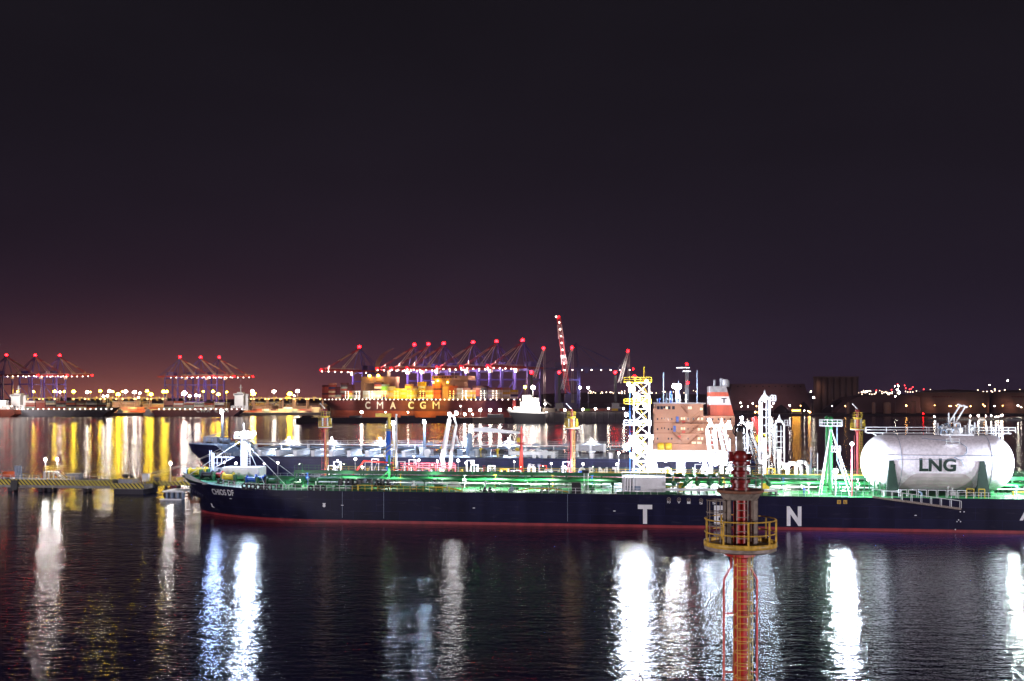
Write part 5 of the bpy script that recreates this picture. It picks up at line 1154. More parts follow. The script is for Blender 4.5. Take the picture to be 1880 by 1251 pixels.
for x, y, w_ in ((1263, 747, 3), (1267, 747, 3), (1285, 749, 5), (1250, 766.5, 3), (1255, 766.5, 3), (1280, 767, 4), (1287, 767, 4), (1250, 785, 3), (1255, 785, 3), (1281, 786, 4), (1287, 786, 4), (1281, 803, 4), (1287, 803, 4), (1270, 811, 8), (1280, 811, 8), (1222, 747, 4), (1341, 784, 4), (1335, 797, 3)):
    MB(NF).box(hx(x), hx(x+w_), Tn-.08, Tn-.004, hz(y+4.5), hz(y)).build('window', E['win'], dk)
for x in (1214, 1219): 
    for y in (767, 785): MB(NF).box(hx(x), hx(x+2), Tn-.06, Tn-.004, hz(y+3), hz(y)).build('porthole', M['glassd'], dk)
for x, y in ((1241, 765), (1236, 782)): MB(NF).box(hx(x), hx(x+5), Tn-.1, Tn-.004, hz(y+11), hz(y)).build('door', M['blue'], dk)
for x, y in ((1252, 773), (1252, 791), (1302, 812), (1244, 800)): MB(NF).box(hx(x), hx(x+6), Tn-.25, Tn-.1, hz(y+4), hz(y)).build('fire_box', M['red'], dk)
for x0, x1, y in ((1237, 1292, 778), (1248, 1352, 796), (1196, 1349, 815)): MB(NF).box(hx(x0), hx(x1), Tn-1.5, Tn-.005, hz(y+2), hz(y)).rail([(hx(x0), Tn-1.5, hz(y)), (hx(x1), Tn-1.5, hz(y))], r=.04, step=1.8).build('walkway', M['cream'], dk)
for x0, y0, x1, y1 in ((1266, 778, 1284, 762), (1262, 796, 1282, 780), (1262, 814, 1280, 798), (1234, 792, 1252, 808), (1250, 744, 1262, 758)):
    a = Vector((hx(x0), Tn-.9, hz(y0))); b = Vector((hx(x1), Tn-.9, hz(y1))); MB(NF).poly([a, b, b-Vector((0, 0, .5)), a-Vector((0, 0, .5))], (0, .12, 0)).tube(a+Vector((0, 0, 1)), b+Vector((0, 0, 1)), .05, 4).build('stairway', M['rust'], dk)
for x in (1213, 1227): MB(NF).lathe([(1.0, -.9), (1.2, -.4), (1.2, .4), (1.0, .9)], (hx(x), Tn-2.2, hz(821)), axis='X', n=12).build('life_raft', M['yellow'], dk, True)
for y in (768, 786.5, 804):
    for x in (1206, 1226, 1232, 1262, 1272, 1296, 1301, 1307, 1318, 1329, 1340):
        MB(NF).box(hx(x), hx(x+2.6), Tn-.07, Tn-.004, hz(y+3.6), hz(y)).build('window', M['glassd'], dk)
for y in (776, 795): MB(NF).box(hx(1201), hx(1349), Tn-.3, Tn-.004, hz(y+.8), hz(y)).build('deck_edge', M['rust'], dk)
# funnel
z0_, z1_, z2_, z3_, z4_ = hz(761), hz(744), hz(728), hz(720), hz(709)
def fbox(y0, y1, name, m, par):
    z0, z1 = hz(y0), hz(y1); f = lambda y: (y-709)/(761-709)
    xl0, xl1 = hx(1306.5), hx(1306.5); xr0, xr1 = hx(1337+14*f(y0)), hx(1337+14*f(y1)); y_a, y_b = Tn+6, Tn+18
    return MB(NF).raw([(xl0, y_a, z0), (xr0, y_a, z0), (xr0, y_b, z0), (xl0, y_b, z0), (xl1, y_a, z1), (xr1, y_a, z1), (xr1, y_b, z1), (xl1, y_b, z1)], [(0, 1, 5, 4), (1, 2, 6, 5), (2, 3, 7, 6), (3, 0, 4, 7), (4, 5, 6, 7)]).build(name, m, par)
fn = fbox(764, 744.05, 'funnel', M['funnelred'], torm); fbox(744, 728.05, 'white_band', M['white'], fn); fbox(728, 720.05, 'red_band', M['funnelred'], fn); fbox(720, 709, 'funnel_top', M['grey'], fn)
q0, q1 = NF.at(1324.5, 740, Tn+6), NF.at(1334, 731, Tn+6); letters('T', lambda u, v: (q0.x+(q1.x-q0.x)*u, Tn+5.95, q0.z+(q1.z-q0.z)*v), 'funnel_letter', M['navy'], fn, NF, .03)
for x, y, w_ in ((1312, 703, .35), (1325, 700, .55), (1331, 702, .9), (1337, 704, .3)): q = NF.at(x, y, Tn+10); MB(NF).lathe([(w_, hz(710)), (w_, q.z+.5), (w_*.7, q.z+.8)], (q.x, Tn+10, 0), n=12).build('exhaust_pipe', M['white' if x == 1331 else 'grey'], fn, True)
# radar mast and aerials
q = NF.at(1261, 740, TC2); zt_ = NF.at(1261, 664, TC2).z; zb_ = hz(742)
rm = MB(NF).truss((q.x, TC2, zb_), (q.x, TC2, zt_-3), 1.3, .13, 9).box(q.x-.5, q.x+.5, TC2-.5, TC2+.5, zb_, zt_-2).tube((q.x, TC2, zt_-3), (q.x, TC2, zt_), .1, 5).build('radar_mast', M['black'], torm)
for y_, w_ in ((675.5, 24), (682, 14)): u = NF.at(1254 if w_ > 20 else 1261, y_, TC2-1); MB(NF).box(u.x-w_/13, u.x+w_/13, TC2-1.4, TC2-1, u.z-.12, u.z+.15).build('radar_scanner', M['white'], rm)
for x_, y_ in ((1261, 669), (1263, 703)): MB(NF).ball(NF.at(x_, y_, TC2-1.2), .36, 10, 6).build('red_lamp', E['red'], rm, True)
for x_, y_, r_ in ((1218, 684, .12), (1246, 700, .1), (1280, 680, .12), (1242, 707, .3)):
    u = NF.at(x_, y_, TC2-4); MB(NF).tube((u.x, TC2-4, zb_), (u.x, TC2-4, u.z), r_, 6).build('aerial', M['greyblue'], torm)
for i in range(16): s = hx(1202)+rg.uniform(0, 12); y = TC2-rg.uniform(2, 12); MB(NF).tube((s, y, zb_+.2), (s, y, zb_+rg.uniform(1, 3.6)), .12, 5).ball((s, y, zb_+1.2), .3, 8, 5).build('deckhead_fitting', M[('white', 'blue', 'greyblue', 'black')[i % 4]], torm)
for x_, y_, e_, r_ in ((1238, 710, 'neary', .62), (1247, 710, 'near', .62)): flood(torm, NF, NF.at(x_, y_, TC2-5), r_, e_, 0, (1, 1, 1))
light('lamp_light', NF.at(1243, 712, TC2-8), 11000, (.78, .85, 1), torm, NF, r=.6)
light('lamp_light', (hx(1270), Tn-9, hz(800)), 3000, (1, .72, .56), torm, NF, r=.8)
light('lamp_light', (hx(1225), Tn-10, hz(775)), 1800, (1, .72, .56), torm, NF, r=.8)
light('lamp_light', (hx(1322), Tn-4, hz(750)), 1500, (1, .86, .8), torm, NF, r=.6)
# mooring lines of the second tanker
for i, (x0, y0, x1, y1, dz) in enumerate(((283, 873, 405, 824, 0), (268, 871, 413, 826, 0), (-30, 868, 140, 858, 0))):
    if i == 2: a = NF.at(110, 868, JT+3); b = NF.at(230, 861, JT+40); lab = 'thin mooring rope crossing the water behind the striped walkway'
    else: a = NF.at(x0, y0, JT+3); b = Vector(on2(x1-1, x1+1, y1-1, y1+1, .1)(.5, .5)); lab = ('taut mooring rope from the walkway to the far tanker bow, upper one', 'taut mooring rope from the walkway to the far tanker bow, lower one')[i]
    if i == 2: continue
    pts = [a.lerp(b, k/12)-Vector((0, 0, .5*math.sin(math.pi*k/12))) for k in range(13)]
    tag(MB(NF).path(pts, .07, 5).build('mooring_rope', M['rope']), lab, 'rope', 'mooring ropes of the far tanker')

light0 = light
def light(name, v, power, col, parent=None, fr=WF, r=.4, spot=None, aim=None):
    """added far lights without lamp bodies, aimed inland and down to avoid water streaks"""
    v = Vector(v); back = fr.I.to_3x3() @ Vector((0, 40, -12))
    return light0(name, v, power*.42, col, parent, fr, r, spot or 2.1, aim or v+back)

# ================================================================== far harbour
def flamp(par, fr, v, r, em, name='lamp', n=6):
    return MB(fr).ball(v, r, n, 4).build(name, E[em], par, True)
# --- big container ship
CA = math.atan2(-185, 265)
CF = Frame((P(592, 735, 1330).x, 1330, 0), CA)         # near stern corner; +x runs to the bow
CL, CB = 322.0, 46.0
cs = thing('container_ship', 'huge brown-red container ship stacked with containers, white and yellow hull letters', 'container ship', CF.w((0, 0, 0)), CA)
ZC = CF.at(700, 735, 0).z
ZC = 21.3
def hbc(s, z):
    zz = max(0, min(1, z/ZC)); b = CB/2
    q = max(0, min(1, (CL-(10*(1-zz))-s)/(95-45*zz))); f = (1-(1-q)**2.2)**(.9-.3*zz)
    e = max(0, min(1, (s+2)/(60-45*zz))); g = (.25+.75*e**.6) if zz < .55 else (.25+.75*e**.6)*(1-(zz-.55)/.45)+1.0*((zz-.55)/.45)
    return b*f*max(.05, min(1, g))
def hpc(s, z, side=-1, out=0):
    s = min(s, CL-10*(1-max(0, min(1, z/ZC)))-.01); return (s, CB/2+side*(hbc(s, z)+out), z)
STC = [i*4 for i in range(12)]+[48+i*14 for i in range(14)]+[244+i*5 for i in range(16)]+[CL]
for nm, z0, z1, m in (('hull', 8.0, ZC, 'cma'), ('boot_top', -2, 7.99, 'cmab')):
    mb = MB(CF); nz = 7
    for side in (-1, 1):
        b0 = len(mb.v)
        for s in STC: mb.v += [Vector(hpc(s, z0+(z1-z0)*k/(nz-1), side)) for k in range(nz)]
        for i in range(len(STC)-1):
            for j in range(nz-1): q = [b0+i*nz+j, b0+(i+1)*nz+j, b0+(i+1)*nz+j+1, b0+i*nz+j+1]; mb.face(q if side < 0 else q[::-1])
    b1 = len(STC)*nz
    for j in range(nz-1): mb.face([j, j+1, b1+j+1, b1+j])
    mb.build(nm, M[m], cs, True)
MB(CF).raw([hpc(s, ZC-.05, -1) for s in STC]+[hpc(s, ZC-.05, 1) for s in STC], [(i, i+1, len(STC)+i+1, len(STC)+i) for i in range(len(STC)-1)]).build('deck', M['cma'], cs)
def csx(px): return CF.at(px, 745, 0).x
for ch, x0, x1 in (('C', 670.5, 680), ('M', 692, 703.5), ('A', 716, 727), ('C', 749.5, 760), ('G', 771, 782), ('M', 794.5, 807)):
    s0, s1 = csx(x0), csx(x1); a, b = CF.at(x0, 751, 0), CF.at(x0, 737.5, 0)
    letters(ch, lambda u, v: (s0+(s1-s0)*u, -.15, a.z+(b.z-a.z)*v), 'hull_letter', M['white'], cs, CF, .0 if ch == 'M' else .03)
mb = MB(CF)
for i in range(46): s = 4+i*6.8; mb.ball((s, 1.0 if s < 270 else 1+(s-270)*.35, ZC+1.1), .55, 5, 4)
mb.build('deck_lamps', E['small'], cs, kind='stuff')
# engine casing block and bridge
for (x0, x1, y0, y1, nm) in ((655, 699, 692, 735, 'engine_casing'),):
    a, b = csx(x0), csx(x1-2); z1 = CF.at(680, 692, 8).z; z2 = CF.at(680, 704, 8).z
    o = MB(CF).box(a, a+5, 8, 38, ZC, z1).box(a+5.002, b, 8, 38, z2, z1).box(b-4, b, 9, 37, ZC, z2-.002).build(nm, M['cream'], cs)
    MB(CF).lathe([(2.4, z1), (2.4, z1+7), (1.8, z1+8)], (b-4, 22, 0), n=12).build('funnel', M['beige'], o)
    for x in (672, 688): flamp(o, CF, (csx(x), 6.5, z1+1.2), 1.7, 'yfar', 'yellow_floodlight', 8)
a, b = csx(797), csx(826); z1 = CF.at(812, 690, 6).z; z2 = CF.at(812, 698, 6).z
o = MB(CF).box(a+3, b-3, 6, 40, ZC, z2).box(a-3, b+3, -1, 47, z2+.003, z1).build('bridge_block', M['cream'], cs)
MB(CF).poly([(a+2, 3, z2-.01), (a+2, -1, z2-.01), (a+2, 5.9, z2-8), ], (b-a-4, 0, 0)).build('bridge_wing', M['cream'], o)
m = MB(CF)
for k in range(9): m.box(a+k*4.2, a+k*4.2+2.6, -1.1, -1.002, z1-3, z1-1.4)
m.build('bridge_windows', M['glassd'], o)
MB(CF).truss((a+14, 22, z1), (a+14, 22, z1+13), 2, .3, 4).build('radar_mast', M['white'], o)
for x, dz, e_ in ((798, -2, 'yfar'), (806, 0, 'yfar'), (824, -2, 'yfar')): flamp(o, CF, (csx(x), -2.5, z2-1+dz), 1.0, e_, 'yellow_floodlight', 8)
light('lamp_light', (csx(812), -26, 34), 260000, (1, .70, .10), o, CF, r=2); light('lamp_light', (csx(750), -24, 34), 240000, (1, .80, .22), o, CF, r=2)  # added lights hanging clear of the ship's side, brightening stacks and hull
light('lamp_light', (csx(700), -24, 36), 170000, (1, .90, .72), o, CF, r=2); light('lamp_light', (csx(640), -30, 30), 120000, (1, .72, .62), o, CF, r=2)
light('lamp_light', (csx(880), -22, 34), 150000, (1, .84, .62), o, CF, r=2); light('lamp_light', (csx(905), -30, 14), 60000, (.62, .45, 1), o, CF, r=2)
light('lamp_light', (csx(775), -34, 22), 160000, (1, .66, .12), o, CF, r=2, spot=1.0, aim=(csx(778), 0, 15)); light('lamp_light', (csx(730), -40, 10), 90000, (1, .70, .62), o, CF, r=2)  # yellow spot added to tint the hull letters
# containers: one row along the near side, bay by bay
CT = []
for k, c in enumerate(CC):
    r_ = bpy.data.meshes.new('container')
NC = [0]
CSIDE = 12.19
cmeshes = {}
def container(fr, s, y, z, col, label, grp, L=12.19, ht=2.59, wd=2.44):
    key = (col, L, wd)
    if key not in cmeshes:
        mb = MB().box(-L/2, L/2, -wd/2, wd/2, .06, ht-.06)
        for sx in (-1, 1):
            for sy in (-1, 1): mb.box(sx*L/2-.18, sx*L/2+.18, sy*(wd/2)-.06, sy*(wd/2)+.06, 0, ht)
        for k in range(int(L/1.2)): mb.box(-L/2+.5+k*1.2, -L/2+1.0+k*1.2, -wd/2-.05, -wd/2-.003, .2, ht-.2)
        o = mb.build('container', CC[col]); cmeshes[key] = o.data; bpy.data.objects.remove(o)
    o = bpy.data.objects.new('container', cmeshes[key]); C.objects.link(o); o.location = fr.w((s, y, z)); o.rotation_euler = (0, 0, fr.rz)
    o['label'] = label; o['category'] = 'container'; o['group'] = grp
    return o
cname = {k: k.replace('_', ' ') for k in CC}
# (left px of bay, tiers, colours bottom to top) on the big ship; yellow holds the floodlight's tint
bays = [(590, 7, 'brick_red brick_red dark_maroon brick_red brick_red brick_red dark_maroon'), (602, 8, 'pink_brown cream brick_red cream brick_red dark_blue brick_red pink_brown'),
 (613, 6, 'cream grey_green dark_maroon dark_maroon dark_maroon dark_maroon'), (624, 8, 'dark_maroon brick_red dark_maroon grey_green brick_red grey_green dark_grey dark_maroon'),
 (635, 7, 'lime_green cream yellow orange_red dark_maroon dark_maroon dark_maroon'), (645.5, 4, 'white white dark_grey white'), (665, 4, 'white cream white white'), (675.5, 4, 'cream white white cream'),
 (686, 8, 'cream white cream cream dark_maroon cream brick_red dark_maroon'), (698, 7, 'dark_blue orange_red cream cream lime_green lime_green grey_green'), (709, 6, 'yellow cream cream yellow cream cream'),
 (720, 5, 'yellow cream yellow cream yellow'), (731, 5, 'yellow yellow cream yellow cream'), (742, 7, 'yellow cream yellow yellow pink_brown yellow pink_brown'), (753, 6, 'yellow cream yellow yellow cream pink_brown'),
 (765, 8, 'cream brick_red dark_maroon cream yellow white yellow yellow'), (780, 6, 'cream white yellow cream pink_brown pink_brown'), (792.5, 8, 'orange_red orange_red brick_red orange_red dark_maroon orange_red orange_red orange_red'),
 (822, 6, 'cream dark_maroon orange_red orange_red orange_red orange_red'), (833, 5, 'cream cream white cream white'), (846, 5, 'yellow white cream cream pink_brown'), (857, 4, 'yellow cream yellow cream'),
 (866, 6, 'dark_blue brick_red brick_red brick_red pink_brown dark_maroon'), (879, 6, 'dark_grey dark_grey grey_green dark_grey dark_grey dark_maroon'), (892, 5, 'cream white cream white pink_brown'), (903, 5, 'cream cream white cream brick_red'),
 (914, 5, 'cream white yellow cream pink_brown'), (925, 4, 'white dark_blue cream yellow')]
for bi, (px, nt_, cols) in enumerate(bays):
    s = csx(px)+6.4; y = 1.4 if s < 285 else 1.4+(s-285)*.4
    for k, c in enumerate(cols.split()[:nt_]):
        container(CF, s, y+1, ZC+2.0+k*2.62, c, f'{cname[c]} container, {nth(k)} tier, {nth(bi)} stack from the stern of the big ship', 'containers on the big container ship')
        NC[0] += 1
# lashing bridge lamps between the stacks
for x, e_ in ((640, 'small'), (660, 'small'), (684, 'small'), (708, 'smally'), (731, 'smally'), (755, 'smally'), (778, 'smally'), (833, 'smally'), (856, 'small'), (890, 'small'), (912, 'small')):
    mb = MB(CF); s = csx(x)
    for k in range(4): mb.ball((s-.3, -.2, ZC+3+k*2.7), .42, 5, 4).ball((s-5.5, -.2, ZC+3+k*2.7), .36, 5, 4)
    mb.build('lashing_bridge_lamps', E[e_], cs, kind='stuff')
# smoke drifting off the funnel
def smoke(par_label, pts, rads, dens, col):
    mb = MB(); n = 12; b = 0
    for (p, r) in zip(pts, rads):
        for k in range(n): a = 2*math.pi*k/n; mb.v.append(Vector(p)+Vector((r*math.cos(a), r*math.sin(a)*.8, r*.35*math.sin(a+.6))))
    for i in range(len(pts)-1):
        for k in range(n): j = (k+1) % n; mb.face([i*n+k, i*n+j, (i+1)*n+j, (i+1)*n+k])
    mb.face([k for k in reversed(range(n))]); mb.face([(len(pts)-1)*n+k for k in range(n)])
    m = bpy.data.materials.new('smoke'); m.use_nodes = True; t = m.node_tree; t.nodes.clear()
    v = t.nodes.new('ShaderNodeVolumePrincipled'); v.inputs['Color'].default_value = (*col, 1); v.inputs['Anisotropy'].default_value = .3
    o = t.nodes.new('ShaderNodeOutputMaterial'); t.links.new(v.outputs[0], o.inputs['Volume'])
    nz = t.nodes.new('ShaderNodeTexNoise'); nz.inputs['Scale'].default_value = .12; tc = t.nodes.new('ShaderNodeTexCoord'); t.links.new(tc.outputs['Object'], nz.inputs['Vector'])
    mm = t.nodes.new('ShaderNodeMath'); mm.operation = 'MULTIPLY'; mm.inputs[1].default_value = dens*2; t.links.new(nz.outputs[0], mm.inputs[0]); t.links.new(mm.outputs[0], v.inputs['Density'])
    o = mb.build('smoke_plume', m); tag(o, par_label, 'smoke', kind='stuff'); return o
SY = CF.w((csx(690), 22, 0)).y
smoke('faint pinkish smoke plume drifting up from the big container ship funnel', [P(691, 684, SY), P(692, 672, SY), P(696, 662, SY), P(703, 652, SY), P(712, 645, SY), P(722, 640, SY)], [2, 3.2, 4, 4.6, 4, 2], .16, (.9, .66, .68))
q = NF.at(1327.5, 702, TC2-3)
smoke('small pale puff of exhaust above the striped funnel', [q, q+Vector((.1, 0, 1.0)), q+Vector((.2, 0, 2.2)), q+Vector((.1, 0, 3.2))], [.5, .75, .6, .2], .35, (.9, .8, .75))

# --- ship-to-shore cranes: one built facing +x, then copied
def sts(label, pal=('purple', 'boomred', 'stayw'), lampy=True):
    t = thing('container_crane', label, 'crane', (0, 0, 0)); a, b, c_ = pal
    zb, za = 60.0, 92.0
    for x in (0, -28):
        for y in (-9, 9): MB().box(x-1.1, x+1.1, y-1.1, y+1.1, 3, zb-.01).build('leg', M[a], t)
    m = MB()
    for y in (-9, 9): m.box(-26.9, -1.1, y-.8, y+.8, 17, 19).tube((-1, y, 19), (-27, y, 46), .7, 5).box(-26.9, -1.1, y-.8, y+.8, 46, 48)
    for x in (0, -28): m.box(x-.8, x+.8, -7.9, 7.9, 17, 19).box(x-.8, x+.8, -7.9, 7.9, 57, 59.9)
    m.build('portal_frame', M[a], t)
    MB().box(-50, 68, -3.4, -2.2, zb, zb+2.6).box(-50, 68, 2.2, 3.4, zb, zb+2.6).build('boom', M[b], t)
    m = MB()
    for k in range(20): m.box(-49+k*6, -48+k*6, -2.19, 2.19, zb+.3, zb+1.2).tube((2+k*3.4, -3.4, zb+2.6), (2+k*3.4, -3.4, zb+4.0), .15, 4).tube((2+k*3.4, 3.4, zb+2.6), (2+k*3.4, 3.4, zb+4.0), .15, 4)
    m.tube((2, -3.4, zb+4), (68, -3.4, zb+4), .18, 4).tube((2, 3.4, zb+4), (68, 3.4, zb+4), .18, 4)
    for x in (24, 27, 52): m.tube((x, 0, zb+2.6), (x+1.5, 0, zb+8), .3, 4).tube((x+3, 0, zb+2.6), (x+1.5, 0, zb+8), .3, 4)
    m.build('boom_walkway', M[c_], t)
    m = MB()
    for y in (-1, 1): m.tube((0, y*9, zb), (-3, y*1.5, za), .75, 5).tube((-28, y*9, zb), (-3.4, y*1.5, za), .6, 5).tube((-4, y*1.5, za-1), (-14, y*5, zb+2), .35, 4)
    m.box(-5, -1, -2.5, 2.5, za, za+1.2); m.build('apex_frame', M[a], t)
    for x in (60, 30, -48):
        m = MB()
        for y in (-2.4, 2.4):
            p, q = Vector((-3, y*.5, za)), Vector((x, y, zb+2.6)); n_ = 6
            m.tube(p, q, .45, 4)
        m.build('stay', M[b if x == 60 else c_ if x == 30 else a], t)
        if x == 60:
            for y in (-2.4, 2.4):
                m2 = MB(); p, q = Vector((-3, y*.5, za)), Vector((x, y, zb+2.6)); m2.tube(p.lerp(q, .28)+Vector((0, 0, .6)), p.lerp(q, .62)+Vector((0, 0, .6)), .5, 4)
                m2.build('stay_sleeve', M[c_], t)
    MB().box(-30, -14, -5, 5, zb+2.7, zb+9).build('machinery_house', M[a], t)
    MB().box(8, 12, -2, 2, zb-4.5, zb-1.2).box(7, 13, -3, 3, zb-1.19, zb-.2).build('trolley_cab', M[c_], t)
    if lampy:
        for k in range(8): flamp(t, I4 and WF, (-20+k*12, -3.6, zb-.6), .75, 'small', 'boom_lamp', 5)
    flamp(t, WF, (-3, 0, za+2.4), 2.1, 'redbig' if lampy else 'red', 'red_beacon', 8); flamp(t, WF, (69, 0, zb+1), 1.3, 'red', 'red_tip_lamp', 6)
    return t
cdir = CA-math.pi/2                                    # booms reach over the ship, square to it
def on_line(px, off):                                  # point on the quay line behind the ship
    v = CF.at(px, 700, off); return CF.w((v.x, off, 0))
RB = CF
xs = [656, 757, 783, 811, 865, 908, 956]
proto = None
lab = 'ship-to-shore crane over the big brown container ship, {} from the left'
for i, x in enumerate(xs):
    loc = on_line(x+1, CB+6)
    if proto is None:
        proto = sts(lab.format(nth(i))); proto.location = loc; proto.rotation_euler = (0, 0, cdir); proto['group'] = 'cranes over the big container ship'
        C1 = proto
    else: copy_to(proto, loc, cdir, lab.format(nth(i)), 'cranes over the big container ship')
    light('crane_fill_light', Vector(loc)+Vector((math.cos(cdir)*20, math.sin(cdir)*20, 57)), 130000, (1, .80, .78), None, WF, r=1.2)  # added fill near the boom, without a lamp body
    light0('crane_fill_light', Vector(loc)+Vector((math.cos(cdir)*64, math.sin(cdir)*64, 59)), 330000, (1, .74, .78), None, WF, 1.2, 1.3, Vector(loc)+Vector((0, 0, 74)))  # added at the boom tip, aimed back to brighten the crane frame
# dim dark-blue crane right of centre, seen from the side
dk_ = sts('dark blue ship-to-shore crane right of centre behind the quay lamps', ('dpurple', 'dpurple', 'dpurple')); dk_.location = (P(1062, 700, 1250).x, 1250, 0); dk_.rotation_euler = (0, 0, .05)
for o in kids(dk_):
    if o.name.startswith(('red_beacon',)): bpy.data.objects.remove(o)
light('crane_fill_light', (P(1062, 700, 1230).x, 1225, 40), 90000, (.55, .5, 1), None, WF, r=1)  # bluish fill added in front of the dark crane
# left terminal cranes
for grp, lst, Yc, col in (('left', [14, 67, 112], 1620, 0), ('mid', [333, 371, 405], 1700, 0)):
    for i, x in enumerate(lst):
        v = P(x, 700, Yc+i*8); dd = -.42
        lb = {'left': 'violet container crane at the far left edge above the moored ship, {} from the left', 'mid': 'violet container crane above the smaller lettered ship, {} from the left of three'}[grp].format(nth(i))
        copy_to(proto, (v.x, v.y, 0), dd, lb, 'container cranes of the left terminal')
    light('crane_fill_light', P(lst[1]+8, 706, Yc-40), 260000, (1, .60, .55), None, WF, r=1.5); light('crane_fill_light', P(lst[1]-10, 712, Yc-60), 160000, (.62, .42, 1), None, WF, r=1.5)  # warm and violet fills added in front of the cranes

# --- high-mast lamps of the terminals
HM = [(33, 719, 'y', 1.5), (61, 719, 'y', 1.5), (100, 719, 'y', 1.6), (110, 720, 'w', 1.2), (118, 719, 'y', 1.3), (135, 719, 'y', 2.0), (160, 720, 'w', 1.6), (166, 720, 'y', 1.0), (184, 718, 'y', 1.6), (190, 728, 'w', 1.2), (197, 727, 'w', 1.2), (201, 718, 'w', 1.8), (207, 719, 'y', 1.3), (217, 724, 'y', 2.2), (225, 719, 'y', 1.2), (231, 719, 'w', 1.8), (247, 720, 'w', 2.0), (257, 722, 'w', 1.2), (270, 718, 'y', 1.7), (277, 724, 'y', 2.1), (254, 730, 'w', 1.1), (300, 719, 'y', 2.0), (306, 719, 'y', 1.6),
      (338, 722, 'w', 2.8), (348, 727, 'w', 1.5), (360, 726, 'w', 1.6), (366, 727, 'w', 1.2), (373, 719, 'y', 1.1), (391, 719, 'y', 1.7), (401, 724, 'y', 2.1), (416, 720, 'y', 1.1), (463, 718, 'w', 1.6), (465, 723, 'y', 2.6), (503, 719, 'w', 1.9), (532, 723, 'y', 2.5), (546, 718, 'w', 2.0), (540, 727, 'w', 1.0)]
cnt = {'y': 0, 'w': 0}
for x, y, k, r in sorted(HM):
    Yh = 1560+(x % 7)*14; q = P(x, y, Yh); i = cnt[k]; cnt[k] += 1
    t = thing('light_mast', f'tall terminal mast with {"golden yellow" if k == "y" else "white"} lamp, {nth(i)} such lamp from the left', 'light mast', (q.x, Yh, 0), group='light masts of the left terminal')
    MB(WF).tube((q.x, Yh, 0), (q.x, Yh, q.z-r), .35, 5).build('pole', M['grey'], t)
    mb = MB(WF).ball((q.x, Yh, q.z), r*1.1, 8, 5)
    for a in range(6): mb.ball((q.x+r*1.0*math.cos(a*1.047), Yh+r*1.0*math.sin(a*1.047), q.z-r*.5*(a % 2)), r*.5, 6, 4)
    mb.build('lamp_head', E['yellow' if k == 'y' else 'white'], t, True)
# --- quays and land
def land(pts, z, name, m, bottom=-3):
    MB().poly([(x, y, bottom) for x, y in pts], (0, 0, z-bottom)).build(name, m, kind='structure')
def px_pts(l): return [(P(x, 0, Y).x, Y) for x, Y in l]
land(px_pts([(-900, 1420), (458, 1395), (590, 1440), (1010, 1200), (1010, 2600), (-900, 2600)]), 3.2, 'terminal_quay', M['conc'])
land(px_pts([(-1200, 2600), (2600, 2600), (2600, 4600), (-1200, 4600)]), 3.0, 'ground', M['land'])
land(px_pts([(1330, 1350), (2300, 1330), (2300, 2600.5), (1010.5, 2600), (1010.5, 1500), (1200, 1500)]), 2.6, 'industrial_quay', M['dconc'])
# breakwater in front of the big ship, and the high dark quay to its right
bw = thing('breakwater', 'low dark breakwater wall with fenders crossing in front of the big ship', 'breakwater', (P(750, 0, 985).x, 985, 0))
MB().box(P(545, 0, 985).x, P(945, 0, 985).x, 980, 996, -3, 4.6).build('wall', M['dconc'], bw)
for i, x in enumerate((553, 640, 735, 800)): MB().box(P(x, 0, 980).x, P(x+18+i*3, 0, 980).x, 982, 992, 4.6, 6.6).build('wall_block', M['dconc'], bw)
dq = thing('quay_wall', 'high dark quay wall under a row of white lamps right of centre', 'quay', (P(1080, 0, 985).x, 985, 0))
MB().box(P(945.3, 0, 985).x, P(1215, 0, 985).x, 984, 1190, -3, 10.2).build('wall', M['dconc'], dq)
m = MB()
for k in range(24): x = P(950, 0, 984).x+k*6; m.box(x, x+1.2, 983.2, 983.99, -1, 9.4)
m.build('fender_piles', M['black'], dq)
fl_ = thing('floating_barge', 'pale flat barge moored below the row of bright white quay lamps', 'barge', (P(900, 0, 970).x, 970, 0))
MB().box(P(868, 0, 968).x, P(926, 0, 968).x, 962, 976, 0, 5.2).box(P(895, 0, 968).x, P(925, 0, 968).x, 961.8, 961.998, 1, 4).build('hull', M['beige'], fl_)
MB().box(P(895, 0, 968).x, P(924, 0, 968).x, 964, 974, 5.21, 8.2).build('cargo_hold_cover', M['grey'], fl_)
# white quay lamps
ql = [(664, 757, 2.0, 'w'), (708, 757, 1.0, 'w'), (749, 757, 1.0, 'w'), (846, 746, .9, 'w'), (853, 761, 2.0, 'w'), (863, 753, 2.2, 'w'), (882, 753, 2.2, 'w'), (900, 753, 2.2, 'w'), (918, 753, 2.2, 'w'), (936, 752, 2.1, 'w'), (868, 761, 1.2, 'w'), (1003, 756, 1.6, 'w'), (1037, 753, 1.6, 'w'), (1070, 752, 1.7, 'w'), (1093, 751, 1.6, 'w'), (1117, 750, 1.5, 'w'), (1145, 750, 1.5, 'w')]
for i, (x, y, r, k) in enumerate(sorted(ql)):
    Yq = 981.5; q = P(x, y, Yq); t = thing('quay_lamp', f'white quay lamp on the dark wall in mid distance, {nth(i)} from the left', 'lamp', (q.x, Yq, 4), group='white lamps along the dark quay')
    MB(WF).tube((q.x, Yq, 4.0), (q.x, Yq, q.z), .15, 5).build('post', M['grey'], t); flamp(t, WF, (q.x, Yq-.4, q.z), r*.62, 'white' if r > 1.9 else 'dimw', 'lamp_head', 8)

